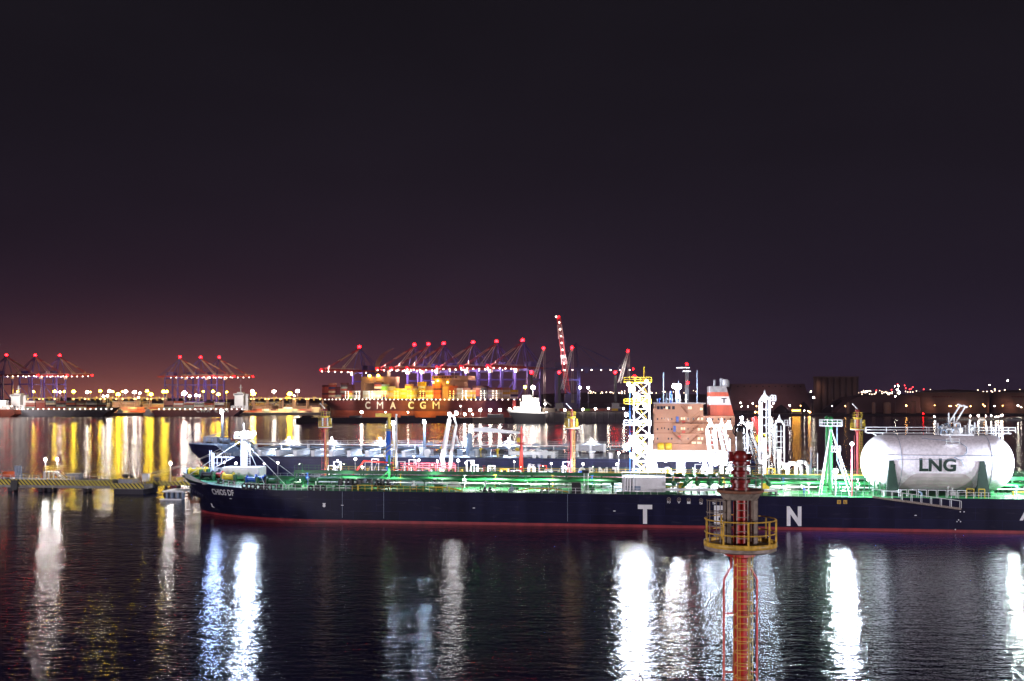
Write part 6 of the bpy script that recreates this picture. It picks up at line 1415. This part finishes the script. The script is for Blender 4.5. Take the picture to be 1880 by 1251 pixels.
# --- small white ship beside the quay
x0, x1 = P(930, 0, 975).x, P(1020, 0, 975).x; sc_ = (x1-x0)/90
t = thing('supply_ship', 'small brilliantly lit white supply ship with dark hull by the quay, centre', 'ship', ((x0+x1)/2, 972, 0))
def SX(px): return x0+(px-930)*sc_
def SZ(y): return H-(y-HY)/F*972
MB().poly([(SX(934), 966, SZ(757)), (SX(1000), 966, SZ(760)), (SX(1000), 966, 0), (SX(946), 966, 0)], (0, 12, 0)).build('hull', M['black'], t)
MB().poly([(SX(930), 965.9, SZ(752)), (SX(1000), 965.9, SZ(757)), (SX(1000), 965.9, SZ(760)+.01), (SX(934), 965.9, SZ(757)+.01)], (0, 12.2, 0)).build('bulwark', M['white'], t)
for (a, b, c, d, e) in ((948, 992, 747, 757, 967), (955, 990, 738, 746.99, 968), (959, 975, 726, 737.99, 969), (977, 989, 731, 737.99, 969)):
    o = MB().box(SX(a), SX(b), e, 977-(967-e)*-.5, SZ(d), SZ(c)).build('superstructure', M['white'], t)
    m = MB()
    for k in range(int((b-a)/4)): m.box(SX(a+1.5+k*4), SX(a+3+k*4), e-.06, e-.004, SZ(c+4), SZ(c+2))
    m.build('windows', M['glassd'], o)
MB().box(SX(941), SX(947), 969, 974, SZ(752), SZ(735)).build('funnel', M['dred'], t)
MB().tube((SX(1000), 970, 0), (SX(1000), 970, SZ(733)), .5, 6).tube((SX(1000), 970, SZ(736)), (SX(1012), 970, SZ(745)), .4, 5).build('deck_crane', M['grey'], t)
MB().box(SX(996), SX(1018), 967, 976, SZ(757), SZ(750)).build('deck_cargo', M['beige'], t)
for x, y in ((945, 749), (962, 749), (978, 750), (990, 752), (968, 733), (984, 735), (1000, 742)): flamp(t, WF, (SX(x), 965.2, SZ(y)), .8, 'dimw', 'deck_lamp', 6)
flamp(t, WF, (SX(978), 966, SZ(712)), 2.0, 'white', 'mast_or_fill_light', 8); MB().tube((SX(978), 968, SZ(731)), (SX(978), 968, SZ(712)), .2, 5).build('mast', M['white'], t)
light('lamp_light', (SX(970), 950, SZ(735)), 100000, (1, .95, .9), t, WF, r=1.0)
q = P(964, 711, 1190); t = thing('light_mast', 'yellow-headed light mast behind the small white ship', 'light mast', (q.x, 1190, 0)); MB().tube((q.x, 1190, 3), q, .3, 5).build('pole', M['grey'], t); flamp(t, WF, q, 1.7, 'yellow', 'lamp_head', 8)
for i, (x, y) in enumerate(((1065, 712), (1080, 712))):
    q = P(x, y, 1240); t = thing('light_mast', ('white light mast left of the dark blue crane legs', 'white light mast between the dark blue crane legs')[i], 'light mast', (q.x, 1240, 0)); MB().tube((q.x, 1240, 3), q, .3, 5).build('pole', M['grey'], t); flamp(t, WF, q, 1.5, 'white', 'lamp_head', 8)
# --- mobile harbour cranes
def mhc(px_base, px_j, y_j, px_tip, y_tip, Yh, label, m='white', red=True, wires=True, base=(12, 8), tower='black'):
    b = P(px_base, 750, Yh); j = P(px_j, y_j, Yh); tp = P(px_tip, y_tip, Yh)
    t = thing('mobile_harbour_crane', label, 'crane', (b.x, Yh, 10.2))
    MB().box(b.x-base[0]/2, b.x+base[0]/2, Yh-base[1]/2, Yh+base[1]/2, 11.2, 14.2).build('chassis', M['grey'], t)
    for k in range(4): MB().lathe([(.9, -.5), (.9, .5)], (b.x-4.5+k*3, Yh-4, 11.1), axis='Y', n=10).build('wheel', M['black'], t)
    MB().box(b.x-4, b.x+4, Yh-3, Yh+3, 14.21, 18.5).build('machinery_house', M['grey'], t)
    MB().truss((b.x, Yh, 18.5), (b.x, Yh, P(0, 687, Yh).z), 3.2, .5, 5).box(b.x-1.4, b.x+1.4, Yh-1.4, Yh+1.4, 18.5, P(0, 690, Yh).z).build('tower', M[tower], t)
    bm = MB().truss(j, tp, 3.4, .38, 10, up=Vector((0, 1, 0)), w2=1.8).build('boom', M[m], t)
    MB().tube((b.x, Yh, P(0, 687, Yh).z), tp, .14, 4).build('luffing_wire', M['grey'], t)
    if wires:
        w_ = MB(); 
        for dx in (0, 1.6): w_.tube(tp+Vector((dx, 0, 0)), tp+Vector((dx, 0, -(tp.z-22))), .22, 4)
        w_.build('hoist_wires', M['stayw'], t); MB().box(tp.x-.8, tp.x+2.4, Yh-.8, Yh+.8, 19, 22).build('hook_block', M['beige'], t)
    flamp(t, WF, tp+Vector((0, 0, 1.5)), 1.5, 'redbig' if red else 'red', 'red_beacon', 8)
    flamp(t, WF, P(px_base-.5, 684, Yh), 1.7, 'redbig', 'tower_beacon', 8)
    return t
k1 = mhc(976, 981, 694, 998, 642, 1080, 'mobile harbour crane with white lattice boom behind the small white ship')
k2 = mhc(1027, 1032, 716, 1050, 641, 1080, 'mobile harbour crane with pink-lit boom beside the tallest crane', m='white', red=True)
k3 = mhc(1130, 1137, 704, 1153, 647, 1090, 'mobile harbour crane standing alone with white boom, rightmost crane', red=False)
# tall red lattice boom
Yh = 1100; t = thing('luffing_boom_crane', 'tallest crane, a steep dark red lattice boom with pink lamps', 'crane', (P(1047, 0, Yh).x, Yh, 10.2))
b0, tp = P(1042, 722, Yh), P(1025.5, 583, Yh)
MB().truss(b0, tp, 5.0, .55, 18, up=Vector((0, 1, 0)), w2=3.6).build('boom', M['boomred'], t)
MB().truss(b0.lerp(tp, .72), b0.lerp(tp, .9), 5.1, .6, 3, up=Vector((0, 1, 0)), w2=4.2).truss(b0.lerp(tp, .38), b0.lerp(tp, .50), 5.6, .6, 3, up=Vector((0, 1, 0)), w2=5).build('white_boom_section', M['white'], t)
MB().box(P(1036, 0, Yh).x, P(1058, 0, Yh).x, Yh-5, Yh+5, 10.3, P(0, 724, Yh).z).build('machinery_house', M['dpurple'], t)
MB().tube(P(1050, 726, Yh), P(1047, 655, Yh), .6, 5).tube(P(1047, 655, Yh), P(1029, 600, Yh), .18, 4).tube(P(1047, 655, Yh), P(1064, 724, Yh), .3, 4).tube(P(1060, 724, Yh), P(1050, 640, Yh), .15, 4).build('back_mast', M['dpurple'], t)
for k in range(8): flamp(t, WF, b0.lerp(tp, .30+k*.09)+Vector((0, -3, 0)), .8, 'small', 'boom_lamp', 6)
for k in range(3): flamp(t, WF, P(1021+k*2.5, 582+(k % 2)*2, Yh), .9, 'red' if k else 'small', 'tip_lamp', 6)
light('lamp_light', P(1035, 640, Yh-22), 90000, (1, .75, .8), t, WF, r=1.0)
light('lamp_light', P(1010, 690, Yh-26), 60000, (1, .85, .85), t, WF, r=1.0); light('lamp_light', P(1140, 680, Yh-30), 50000, (1, .9, .85), t, WF, r=1.0)
# low cargo on the quay right of centre
rg = random.Random(21)
for i, (x, c) in enumerate(((1012, 'dark_grey'), (1016, 'white'), (1030, 'orange_red'), (1040, 'pink_brown'), (1058, 'dark_grey'), (1072, 'lime_green'), (1088, 'pink_brown'), (1100, 'brick_red'), (1112, 'pink_brown'), (1124, 'yellow'), (1136, 'dark_blue'))):
    container(WF, P(x, 0, 1050+i*3).x, 1050+i*3, 10.25+(0 if i % 3 else 0), c, f'{cname[c]} container on the dark quay right of centre, {nth(i)} from the left', 'containers on the dark quay')

# --- left container ships
def small_ship(x0, x1, Yh, hullm, label, ztop, stern_right, cont, sup, rng, lamps=True, letter=None, grpname='left ship'):
    a, b = P(x0, 0, Yh).x, P(x1, 0, Yh).x; t = thing('container_ship', label, 'container ship', ((a+b)/2, Yh, 0))
    bow = a if stern_right else b; st = b if stern_right else a; s = 1 if b == st else -1
    MB().poly([(st, Yh, 0), (bow+s*14, Yh, 0), (bow, Yh, ztop+3), (bow+s*22, Yh, ztop+2.6), (bow+s*26, Yh, ztop), (st+s*4, Yh, ztop)], (0, 26, 0)).build('hull', M[hullm], t)
    sx0, sx1, y0_, y1_ = sup; u0, u1 = P(sx0, 0, Yh).x, P(sx1, 0, Yh).x; z1 = P(0, y0_, Yh).z
    um = (u0+u1)/2; o = MB().box(u0, u1, Yh+2, Yh+23, ztop, ztop+6).box(um-7, um+5, Yh+2.5, Yh+22, ztop+6.01, z1-8).box(um-8, um+6, Yh+1.4, Yh+24, z1-7.99, z1-5).box(um+6.5, um+10, Yh+8, Yh+14, ztop+6.01, z1-6).box(um-4, um+3, Yh+4, Yh+18, z1-4.99, z1-3).box(um-1, um, Yh+9, Yh+11, z1-2.99, z1+7).box(um-3, um+2, Yh+9.2, Yh+10.8, z1+3, z1+3.6).build('superstructure', M['white'], t)
    m = MB()
    for zz in (int(ztop)+2, int(ztop)+4):
        for k in range(int((u1-u0)/4)): m.box(u0+1+k*4, u0+3+k*4, Yh+1.9, Yh+1.997, zz, zz+1.0)
    m.box(um-7, um+5, Yh+1.3, Yh+1.397, z1-7, z1-6)
    m.build('windows', M['glassd'], o)
    n_ = int(abs(b-a)/7); m = MB()
    for k in range(n_): m.ball((a+6+k*7, Yh-.6, ztop+1.2), .62, 5, 4)
    m.build('deck_lamps', E['small'], t, kind='stuff')
    bi = 0; px = cont[0]
    while px < cont[1]:
        nt_ = rng.choice(cont[2])
        for k in range(nt_):
            c = rng.choice(('brick_red', 'brick_red', 'orange_red', 'dark_maroon', 'grey_green', 'cream', 'pink_brown', 'white'))
            container(WF, P(px, 0, Yh).x+6.1, Yh+3, ztop+1.6+k*2.62, c, f'{cname[c]} container, {nth(k)} tier, {nth(bi)} stack from left on {grpname}', 'containers on '+grpname)
            NC[0] += 1
        bi += 1; px += 13.6/1330*1830/1.0*1.0*.75*1.33
    light('lamp_light', ((a+b)/2-30, Yh-40, 30), 120000, (1, .80, .74), t, WF, r=2); light('lamp_light', ((u0+u1)/2, Yh-30, 24), 110000, (1, .9, .85), t, WF, r=2)
    return t
rg = random.Random(4)
small_ship(14, 207, 1330, 'hull3', 'grey-hulled container ship with red container stacks at the far left', 8.5, False, (46, 190, (3, 4, 4, 5)), (12, 44, 718, 745), rg, grpname='the far left grey ship')
small_ship(284, 447, 1345, 'hull2', 'dull red container ship with white letters, left of centre behind the far tanker bow', 8.0, False, (300, 408, (3, 3, 4)), (423, 455, 716, 745), rg, grpname='the dull red ship')
ls = [o for o in bpy.data.objects if o.name.startswith('container_ship') and 'dull red' in o.get('label', '')][0]
for ch, x0, x1 in (('C', 360.5, 366), ('M', 369, 376), ('A', 379, 386), ('C', 394, 400), ('G', 403, 409), ('M', 412, 419)):
    a, b = P(x0, 757.5, 1344.8), P(x1, 749.5, 1344.8); letters(ch, lambda u, v: (a.x+(b.x-a.x)*u, 1344.8, a.z+(b.z-a.z)*v), 'hull_letter', M['white'], ls, WF, .015)
t = thing('cargo_vessel', 'reddish round-sterned hull at the extreme left edge in front of the grey ship', 'ship', (P(6, 0, 1300).x, 1300, 0))
a, b = P(-60, 0, 1300).x, P(27, 0, 1300).x
MB().poly([(a, 1300, 0), (b-6, 1300, 0), (b, 1300, 3), (b-1, 1300, 8), (b-4, 1300, 9.2), (a, 1300, 9.2)], (0, 18, 0)).build('hull', M['cmab'], t)
MB().box(a+15, b-8, 1303, 1314, 9.2, 15).box(a+20, b-14, 1304, 1312, 15.01, 21).build('superstructure', M['white'], t)
for k in range(8): flamp(t, WF, (a+26+k*4.6, 1299, 11+(k % 3)*2.6), .8, 'small', 'deck_lamp', 5)
light('lamp_light', (b-16, 1270, 20), 70000, (1, .86, .8), t, WF, r=1.5)
# small boats between
for i, (x0, x1, c) in enumerate(((210, 262, 'beige'), (262, 287, 'white'))):
    a, b = P(x0, 0, 1370).x, P(x1, 0, 1370).x; t = thing('coaster', ('low pale barge lying between the two left container ships', 'small white work boat touching the bow of the lettered ship')[i], 'boat', ((a+b)/2, 1370, 0))
    MB().poly([(a+2, 1370, 0), (b-3, 1370, 0), (b, 1370, 4.2), (b-6, 1370, 3.2), (a, 1370, 3.2)], (0, 8, 0)).build('hull', M[c], t)
    MB().box(a+3, a+10, 1371, 1376, 3.2, 7).box(a+4, a+8, 1372, 1375, 7.01, 9).build('wheelhouse', M['white'], t)
# --- container yard behind
rg = random.Random(8); yi = 0
for x in range(300, 592, 13):
    if x < 440: continue
    for k in range(rg.choice((2, 3, 4))):
        c = rg.choice(('pink_brown', 'brick_red', 'pink_brown', 'cream', 'white', 'dark_maroon', 'grey_green'))
        container(WF, P(x, 0, 1455).x+6, 1455, 3.25+k*2.62, c, f'{cname[c]} container, {nth(k)} tier, {nth(yi)} yard stack right of the lettered ship', 'containers in the yard')
        NC[0] += 1
    yi += 1
for x in range(210, 285, 13):
    for k in range(rg.choice((2, 3, 3))):
        c = rg.choice(('pink_brown', 'brick_red', 'yellow', 'cream', 'orange_red'))
        container(WF, P(x, 0, 1450).x+6, 1450, 3.25+k*2.62, c, f'{cname[c]} container, {nth(k)} tier, {nth(yi)} yard stack between the left ships', 'containers in the yard')
        NC[0] += 1
    yi += 1
for x, pw, c in ((40, 500000, (1, .72, .5)), (150, 600000, (1, .70, .34)), (230, 700000, (1, .70, .30)), (330, 500000, (1, .72, .5)), (470, 700000, (1, .72, .36)), (540, 600000, (1, .78, .5))): light('mast_or_fill_light', P(x, 716, 1420), pw, c, None, WF, r=2)  # added yard fills floating in front of the masts
for i, (x, w_) in enumerate(((470, 60), (560, 44), (30, 120))):
    t = thing('warehouse', ('long low pale warehouse behind the yard containers', 'low warehouse just left of the big container ship', 'low warehouse behind the grey ship at the far left')[i], 'warehouse', (P(x, 0, 1600).x, 1600, 3.2))
    a, b = P(x-w_/2, 0, 1600).x, P(x+w_/2, 0, 1600).x; MB().box(a, b, 1600, 1640, 3.2, 12).build('wall', M['tankb'], t); MB().poly([(a-1, 1599, 12.01), (b+1, 1599, 12.01), (b+1, 1620, 16), (a-1, 1620, 16)], (0, 0, .3)).build('roof', M['shed'], t)

# --- rubber-tyred yard gantries among the stacks
def rtg(label):
    t = thing('yard_gantry', label, 'gantry crane', (0, 0, 0))
    for x in (-12, 12): MB().box(x-.6, x+.6, -4, -3, .8, 20).box(x-.6, x+.6, 3, 4, .8, 20).box(x-.9, x+.9, -6, 6, 1.2, 2.4).build('leg_frame', M['tankb'], t)
    MB().box(-13, 13, -4.2, -2.8, 20.01, 21.6).box(-13, 13, 2.8, 4.2, 20.01, 21.6).build('girder', M['stayw'], t)
    MB().box(-3, 2, -2.7, 2.7, 20.4, 23).box(-2, 0, -2, 0, 17.5, 20.3).build('trolley', M['yellow'], t)
    for x in (-9, 9): flamp(t, WF, (x, -4.5, 19.6), .9, 'smally', 'floodlight', 5)
    return t
gx = [64, 92, 148, 176, 205, 238, 262, 290, 452, 478, 505, 528, 552, 578]; g0 = None
for i, x in enumerate(gx):
    Yg = 1520+(i*37) % 60; lab_ = f'pale yard gantry crane behind the moored ships on the left, {nth(i)} from the left'
    if g0 is None: g0 = rtg(lab_); g0.location = (P(x, 0, Yg).x, Yg, 3.2); g0['group'] = 'yard gantries of the left terminal'
    else: copy_to(g0, (P(x, 0, Yg).x, Yg, 3.2), 0, lab_, 'yard gantries of the left terminal')
for i, (x0, x1, zt, c) in enumerate(((-20, 60, 17, 'cream'), (70, 128, 13, 'tankb'), (132, 200, 15, 'beige'), (206, 256, 18, 'tankb'), (262, 330, 14, 'cream'), (334, 410, 16, 'tankb'), (450, 520, 17, 'beige'), (524, 600, 14, 'cream'))):
    Yg = 1660; a, b = P(x0, 0, Yg).x, P(x1, 0, Yg).x; t = thing('transit_shed', f'pale port shed seen low behind the left terminal lamps, {nth(i)} from the left', 'shed', ((a+b)/2, Yg, 3.2), group='sheds behind the left terminal')
    MB().box(a, b, Yg, Yg+40, 3.2, zt).build('wall', M[c], t); MB().box(a-1, b+1, Yg-1, Yg+41, zt+.01, zt+1).build('roof', M['grey'], t)
    m = MB()
    for k in range(int((b-a)/9)): m.box(a+2+k*9, a+7+k*9, Yg-.1, Yg-.01, 3.3, 9)
    m.build('doors', M['shed'], t)
# --- right shore: big shed, silos, domed hall, tanks
def Z(y, Yh): return H-(y-HY)/F*Yh
Yh = 1750; t = thing('storage_shed', 'huge dark storage shed with sloping ends behind the striped funnel', 'shed', (P(1415, 0, Yh).x, Yh, 2.6))
a, b, c, d = P(1330, 0, Yh).x, P(1345, 0, Yh).x, P(1477, 0, Yh).x, P(1492, 0, Yh).x
MB().poly([(a, Yh, 2.6), (d, Yh, 2.6), (c, Yh, Z(705, Yh)), (b, Yh, Z(705, Yh))], (0, 60, 0)).build('wall', M['shed'], t)
for k in range(11): x = b+8+k*11.0; MB().box(x, x+2.6, Yh-.3, Yh-.01, Z(711, Yh), Z(708.5, Yh)).build('vent_opening', M['black'], t)
light('lamp_light', (P(1405, 0, Yh).x, Yh-70, 16), 110000, (1, .5, .42), t, WF, r=1.5)
Yh = 1500; t = thing('grain_silo', 'tall dark grain silo block of joined concrete cylinders', 'silo', (P(1536, 0, Yh).x, Yh, 2.6))
for k in range(7): x = P(1503+k*11.2, 0, Yh).x; MB().lathe([(4.7, 2.6), (4.7, Z(693.5, Yh))], (x, Yh, 0), n=16).lathe([(4.7, 2.6), (4.7, Z(693.5, Yh))], (x, Yh+10, 0), n=16).build('silo_cell', M['silo'], t, True)
MB().box(P(1497, 0, Yh).x, P(1575.5, 0, Yh).x, Yh-5, Yh+15, Z(693.4, Yh), Z(691.5, Yh)).build('roof_slab', M['silo'], t)
MB().tube((P(1541, 0, Yh).x, Yh, Z(691.5, Yh)), (P(1541, 0, Yh).x, Yh, Z(689, Yh)), .5, 5).build('roof_vent', M['silo'], t)
light('lamp_light', (P(1497, 0, Yh).x, Yh-16, 44), 7000, (1, .55, .35), t, WF, r=1)
Yh = 1420; t = thing('domed_hall', 'long low dark hall with curved roof below the grain silo', 'hall', (P(1615, 0, Yh).x, Yh, 2.6))
pts = [(1535, 758), (1550, 744), (1562, 735), (1575, 729), (1600, 726), (1680, 726), (1690, 730), (1690, 758)]
MB().poly([(P(x, 0, Yh).x, Yh, max(2.6, Z(y, Yh))) for x, y in pts], (0, 70, 0)).build('shell', M['shed'], t)
for i, (x, w_, yt) in enumerate(((1557, 5, 740), (1604, 6, 740), (1629, 13, 740), (1676, 10, 738))):
    Yq = 1385; q = P(x, 0, Yq); t = thing('small_silo', f'small pale upright tank in front of the dark hall, {nth(i)} from the left', 'tank', (q.x, Yq, 2.6)); r = w_/F*Yq/2
    MB().lathe([(r, 2.6), (r, Z(yt, Yq)), (r*.5, Z(yt, Yq)+1)], (q.x, Yq, 0), n=16).build('shell', M['tankb'], t, True)
    MB().ladder((q.x+r*.5, Yq-r, 2.6), (q.x+r*.5, Yq-r, Z(yt, Yq)), 1, .1, 1).build('ladder', M['grey'], t)
for i, (x0, x1, Yq) in enumerate(((1683, 1809, 1400), (1826, 1950, 1400))):
    cx, r = P((x0+x1)/2, 0, Yq+45).x, (x1-x0)/2/F*(Yq+45); z1 = Z(721, Yq)
    t = thing('storage_tank', ('wide brown oil storage tank with a row of faded dark marks', 'wide brown oil storage tank cut by the right edge of the picture')[i], 'storage tank', (cx, Yq+45, 2.6))
    MB().lathe([(r, 2.6), (r, z1)], (cx, Yq+45, 0), n=56).build('shell', M['tankb'], t, True); MB().lathe([(r+.2, z1), (r*.6, z1+3.5), (.1, z1+5)], (cx, Yq+45, 0), n=56, cap=False).build('roof', M['tankb'], t, True)
    MB().ring((cx, Yq+45, z1+.5), r+.3, .3, n=56, k=4).ring((cx, Yq+45, z1-9), r+.25, .2, n=56, k=4).build('rim', M['grey'], t)
    g = lambda u, v, s0=-.92: (cx+(r+.15)*math.sin(s0+u*.55), Yq+45-(r+.15)*math.cos(s0+u*.55), z1-6.8+v*1.9); mk_ = MB()                                          # a row of faded marks too small to read
    for k in range(7): mk_.raw([g(k/7, 0), g(k/7+.085, 0), g(k/7+.085, 1), g(k/7, 1)], [(0, 1, 2, 3)])
    mk_.build('faded_marks', M['dred'], t)
    light('lamp_light', (cx-r*1.15, Yq-6, 12), 26000, (1, .52, .32), t, WF, r=1)
    light('lamp_light', (cx-r*.2, Yq-25, 7), 15000, (1, .55, .35), t, WF, r=1)
# coal heaps
def heap(px, w_, yt, Yq, label):
    cx = P(px, 0, Yq).x; r = w_/2/F*Yq; h = Z(yt, Yq)-2.6; rg = random.Random(int(px)); mb = MB(); n = 22
    for j in range(7):
        for k in range(n): a = 2*math.pi*k/n; rr = r*(1-j/6)**.8*(1+rg.uniform(-.08, .08)); mb.v.append(Vector((cx+rr*math.cos(a), Yq+r*.5+rr*.5*math.sin(a), 2.6+h*(j/6)**1.1)))
    for j in range(6):
        for k in range(n): q = (k+1) % n; mb.face([j*n+k, j*n+q, (j+1)*n+q, (j+1)*n+k])
    o = mb.build('coal_heap', M['coal'], None, True); tag(o, label, 'heap')
heap(1437, 40, 743, 1400, 'black coal heap on the quay right of the tallest loading arm')
heap(1545, 70, 733, 1440, 'large dark coal heap at the foot of the grain silo')
heap(1478, 34, 737, 1470, 'dark heap between the coal heap and the grain silo')
# lamps, lit vans and small things on the right quay
RL = [(1360, 740, 'w', 1.0), (1361.5, 746.5, 'w', .5), (1382, 741, 'w', .8), (1373, 747, 'w', .6), (1389, 746, 'o', .6), (1413, 742, 'w', 1.0), (1420, 741, 'w', .9), (1416, 747, 'w', 1.0), (1450, 745, 'w', .8), (1470, 745.5, 'o', .5), (1494, 730, 'w', 1.3), (1489, 719, 'w', .5), (1487, 757, 'o', 1.2), (1477, 754, 'w', .6), (1484, 755, 'o', .9), (1528, 746, 'w', .5), (1552, 745.5, 'o', .6), (1387, 757, 'y', 1.2), (1393, 757, 'o', 1.0), (1664, 745, 'o', 1.0), (1644, 728, 'w', .8), (1602, 764, 'o', .8), (1695, 760, 'r', 1.2),
      (1716, 744.5, 'o', .5), (1743, 746, 'o', .6), (1746, 746, 'o', .7), (1756, 745, 'o', .5), (1782, 746, 'o', .7), (1805, 743, 'o', .6), (1808, 746, 'o', .8), (1826, 746, 'w', .7), (1841, 745, 'o', .5), (1869, 745, 'w', 1.1), (1875, 748, 'w', .7)]
for i, (x, y, k, r) in enumerate(sorted(RL)):
    Yq = 1352; q = P(x, y, Yq); nm = {'w': 'white', 'o': 'orange', 'y': 'yellow', 'r': 'red'}[k]
    t = thing('street_lamp', f'{nm} lamp on the dark right-hand shore, {nth(i)} lamp counted from the left', 'street lamp', (q.x, Yq, 2.6), group='lamps on the right shore')
    MB(WF).tube((q.x, Yq, 2.0), (q.x, Yq, max(q.z, 3)), .14, 4).build('pole', M['grey'], t); flamp(t, WF, q, r*.85, {'w': 'dimw', 'o': 'orange', 'y': 'orange', 'r': 'red'}[k], 'lamp_head', 6)
for i, (x0, x1, y0, y1, e_) in enumerate(((1456, 1471, 753, 756, 'orange'),)):
    Yq = 1356; t = thing('lit_shed', 'open shed glowing orange inside on the quay right of the coal heap', 'shed', (P(x0, 0, Yq).x, Yq, 2.6)); a, b = P(x0-1, y1, Yq), P(x1+1, y0-1.5, Yq)
    MB().box(a.x, b.x, Yq, Yq+6, 2.6, a.z+.5).box(a.x, b.x, Yq, Yq+6, b.z-.8, b.z).box(a.x, b.x, Yq+5, Yq+6, a.z+.51, b.z-.81).build('frame', M['beige'], t)
    MB().box(a.x+1, b.x-1, Yq+4, Yq+4.9, a.z+.6, b.z-.9).build('glowing_opening', emit('orange_shop_light', (1, .42, .05), 22), t)
# far small buildings & hill line
hl = []
rg = random.Random(12)
pts = [(-1500, 0)]; x = -1500
hp = []
for k in range(90):
    x = -1500+k*50; y = 723+2*math.sin(k*.7)+1.3*math.sin(k*1.9)+(9 if x < 1000 else 0); hp.append((P(x, 0, 4300).x, Z(y, 4300)))
MB().poly([(hp[0][0], 4300, -5)]+[(a, 4300, b) for a, b in hp]+[(hp[-1][0], 4300, -5)], (0, 300, 0)).build('hills', M['hill'], kind='structure')
m = MB(); mr = MB()
for k in range(150):
    x = rg.uniform(1080, 1880) if k > 30 else rg.uniform(1080, 1200); y = 716+rg.random()**.5*6+ (-2 if x > 1700 else 1); m.ball(P(x, y, 4200), rg.choice((1.6, 2.2, 2.8)), 5, 4)
for k in range(26): m.ball(P(1580+rg.uniform(0, 110), 719+rg.uniform(-2, 6), 4190), 2.2, 5, 4)
for x, y in ((1648, 706), (1661, 708), (1663, 713), (1676, 711), (1670, 715), (1673, 714), (1637, 716), (1609, 717), (1696, 715)): mr.ball(P(x, y, 4150), 2.6, 5, 4)
tag(m.build('city_lights', E['city']), 'scattered lights of the distant town along the right horizon', 'lights', kind='stuff')
tag(mr.build('city_red_lights', E['citr']), 'cluster of red warning lights above the far right horizon', 'lights', kind='stuff')
for i, (x, y, r) in enumerate(((1643, 709, 2.6), (1649, 709, 3.0), (1648, 716, 3.2), (1651, 721, 5.5), (1817, 707, 2.0), (1850, 699, 2.4), (1591, 719, 2.6), (1712, 721, 1.6))):
    Yq = 3000; q = P(x, y, Yq); t = thing('floodlight_tower', f'distant white floodlight tower on the right horizon, {nth(i)} of the brightest ones', 'light mast', (q.x, Yq, 3), group='distant floodlight towers'); MB().tube((q.x, Yq, 3), q, .8, 4).build('pole', M['grey'], t); flamp(t, WF, q, r*.7, 'dimw', 'lamp_head', 6)
# light dotted bridge right of centre
# --- marina at the right
Yq = 1085; t = thing('pontoon', 'floating marina pontoon with white lamps behind the gas tank', 'pontoon', (P(1790, 0, Yq).x, Yq, 0))
MB().box(P(1705, 0, Yq).x, P(1945, 0, Yq).x, Yq, Yq+6, -.5, 1.2).build('deck', M['conc'], t); MB().rail([(P(1705, 0, Yq).x, Yq, 1.2), (P(1945, 0, Yq).x, Yq, 1.2)], h=1.6, r=.1, step=3).build('railing', M['white'], t)
for i, (x, y, r) in enumerate(((1716.5, 765, 1.0), (1782, 764, 1.1), (1797, 763.5, 1.5), (1811, 764, .9), (1821, 763.5, .9), (1829.5, 765.5, .8), (1834, 765.5, .8), (1840, 763, 1.9))):
    q = P(x, y, Yq); t = thing('pontoon_lamp', f'white lamp post on the marina pontoon, {nth(i)} from the left', 'lamp', (q.x, Yq+1, 1.2), group='lamps on the marina pontoon'); MB().tube((q.x, Yq+1, 1.2), (q.x, Yq+1, q.z), .1, 4).build('pole', M['white'], t); flamp(t, WF, (q.x, Yq+1, q.z), r*.6, 'dimw', 'lamp_head', 8)
for i, (x, w_) in enumerate(((1745, 13), (1804, 13), (1852, 10), (1866, 20), (1890, 14))):
    Yb = 1070; a, b = P(x-w_/2, 0, Yb).x, P(x+w_/2, 0, Yb).x; t = thing('motor_boat', f'small white motor boat moored at the marina pontoon, {nth(i)} from the left', 'boat', ((a+b)/2, Yb, 0), group='boats at the marina pontoon')
    MB().poly([(a+.6, Yb, 0), (b-1, Yb, 0), (b, Yb, 1.7), (a, Yb, 1.5)], (0, 3, 0)).build('hull', M['white'], t); MB().poly([(a+1.2, Yb+.4, 1.6), (b-2, Yb+.4, 1.6), (b-3.2, Yb+.4, 3.1), (a+1.6, Yb+.4, 3.1)], (0, 2.2, 0)).build('cabin', M['white'], t); MB().box(a+1.8, b-3.4, Yb+.33, Yb+.39, 2.1, 2.7).build('cabin_window', M['glassd'], t)
light('lamp_light', P(1800, 760, 1060), 26000, (1, .9, .85), None, WF, r=1)
light('lamp_light', P(1120, 735, 1010), 30000, (1, .8, .7), None, WF, r=1)

# ================================================================== harbour haze
hz_ = bpy.data.materials.new('haze'); hz_.use_nodes = True; t = hz_.node_tree; t.nodes.clear()
v = t.nodes.new('ShaderNodeVolumePrincipled'); v.inputs['Color'].default_value = (.78, .52, .74, 1); v.inputs['Density'].default_value = .00005; v.inputs['Anisotropy'].default_value = .55
o = t.nodes.new('ShaderNodeOutputMaterial'); t.links.new(v.outputs[0], o.inputs['Volume'])
MB().box(-3200, 3200, -260, 4800, -7, 135).build('haze', hz_, kind='stuff')
print('containers', NC[0])
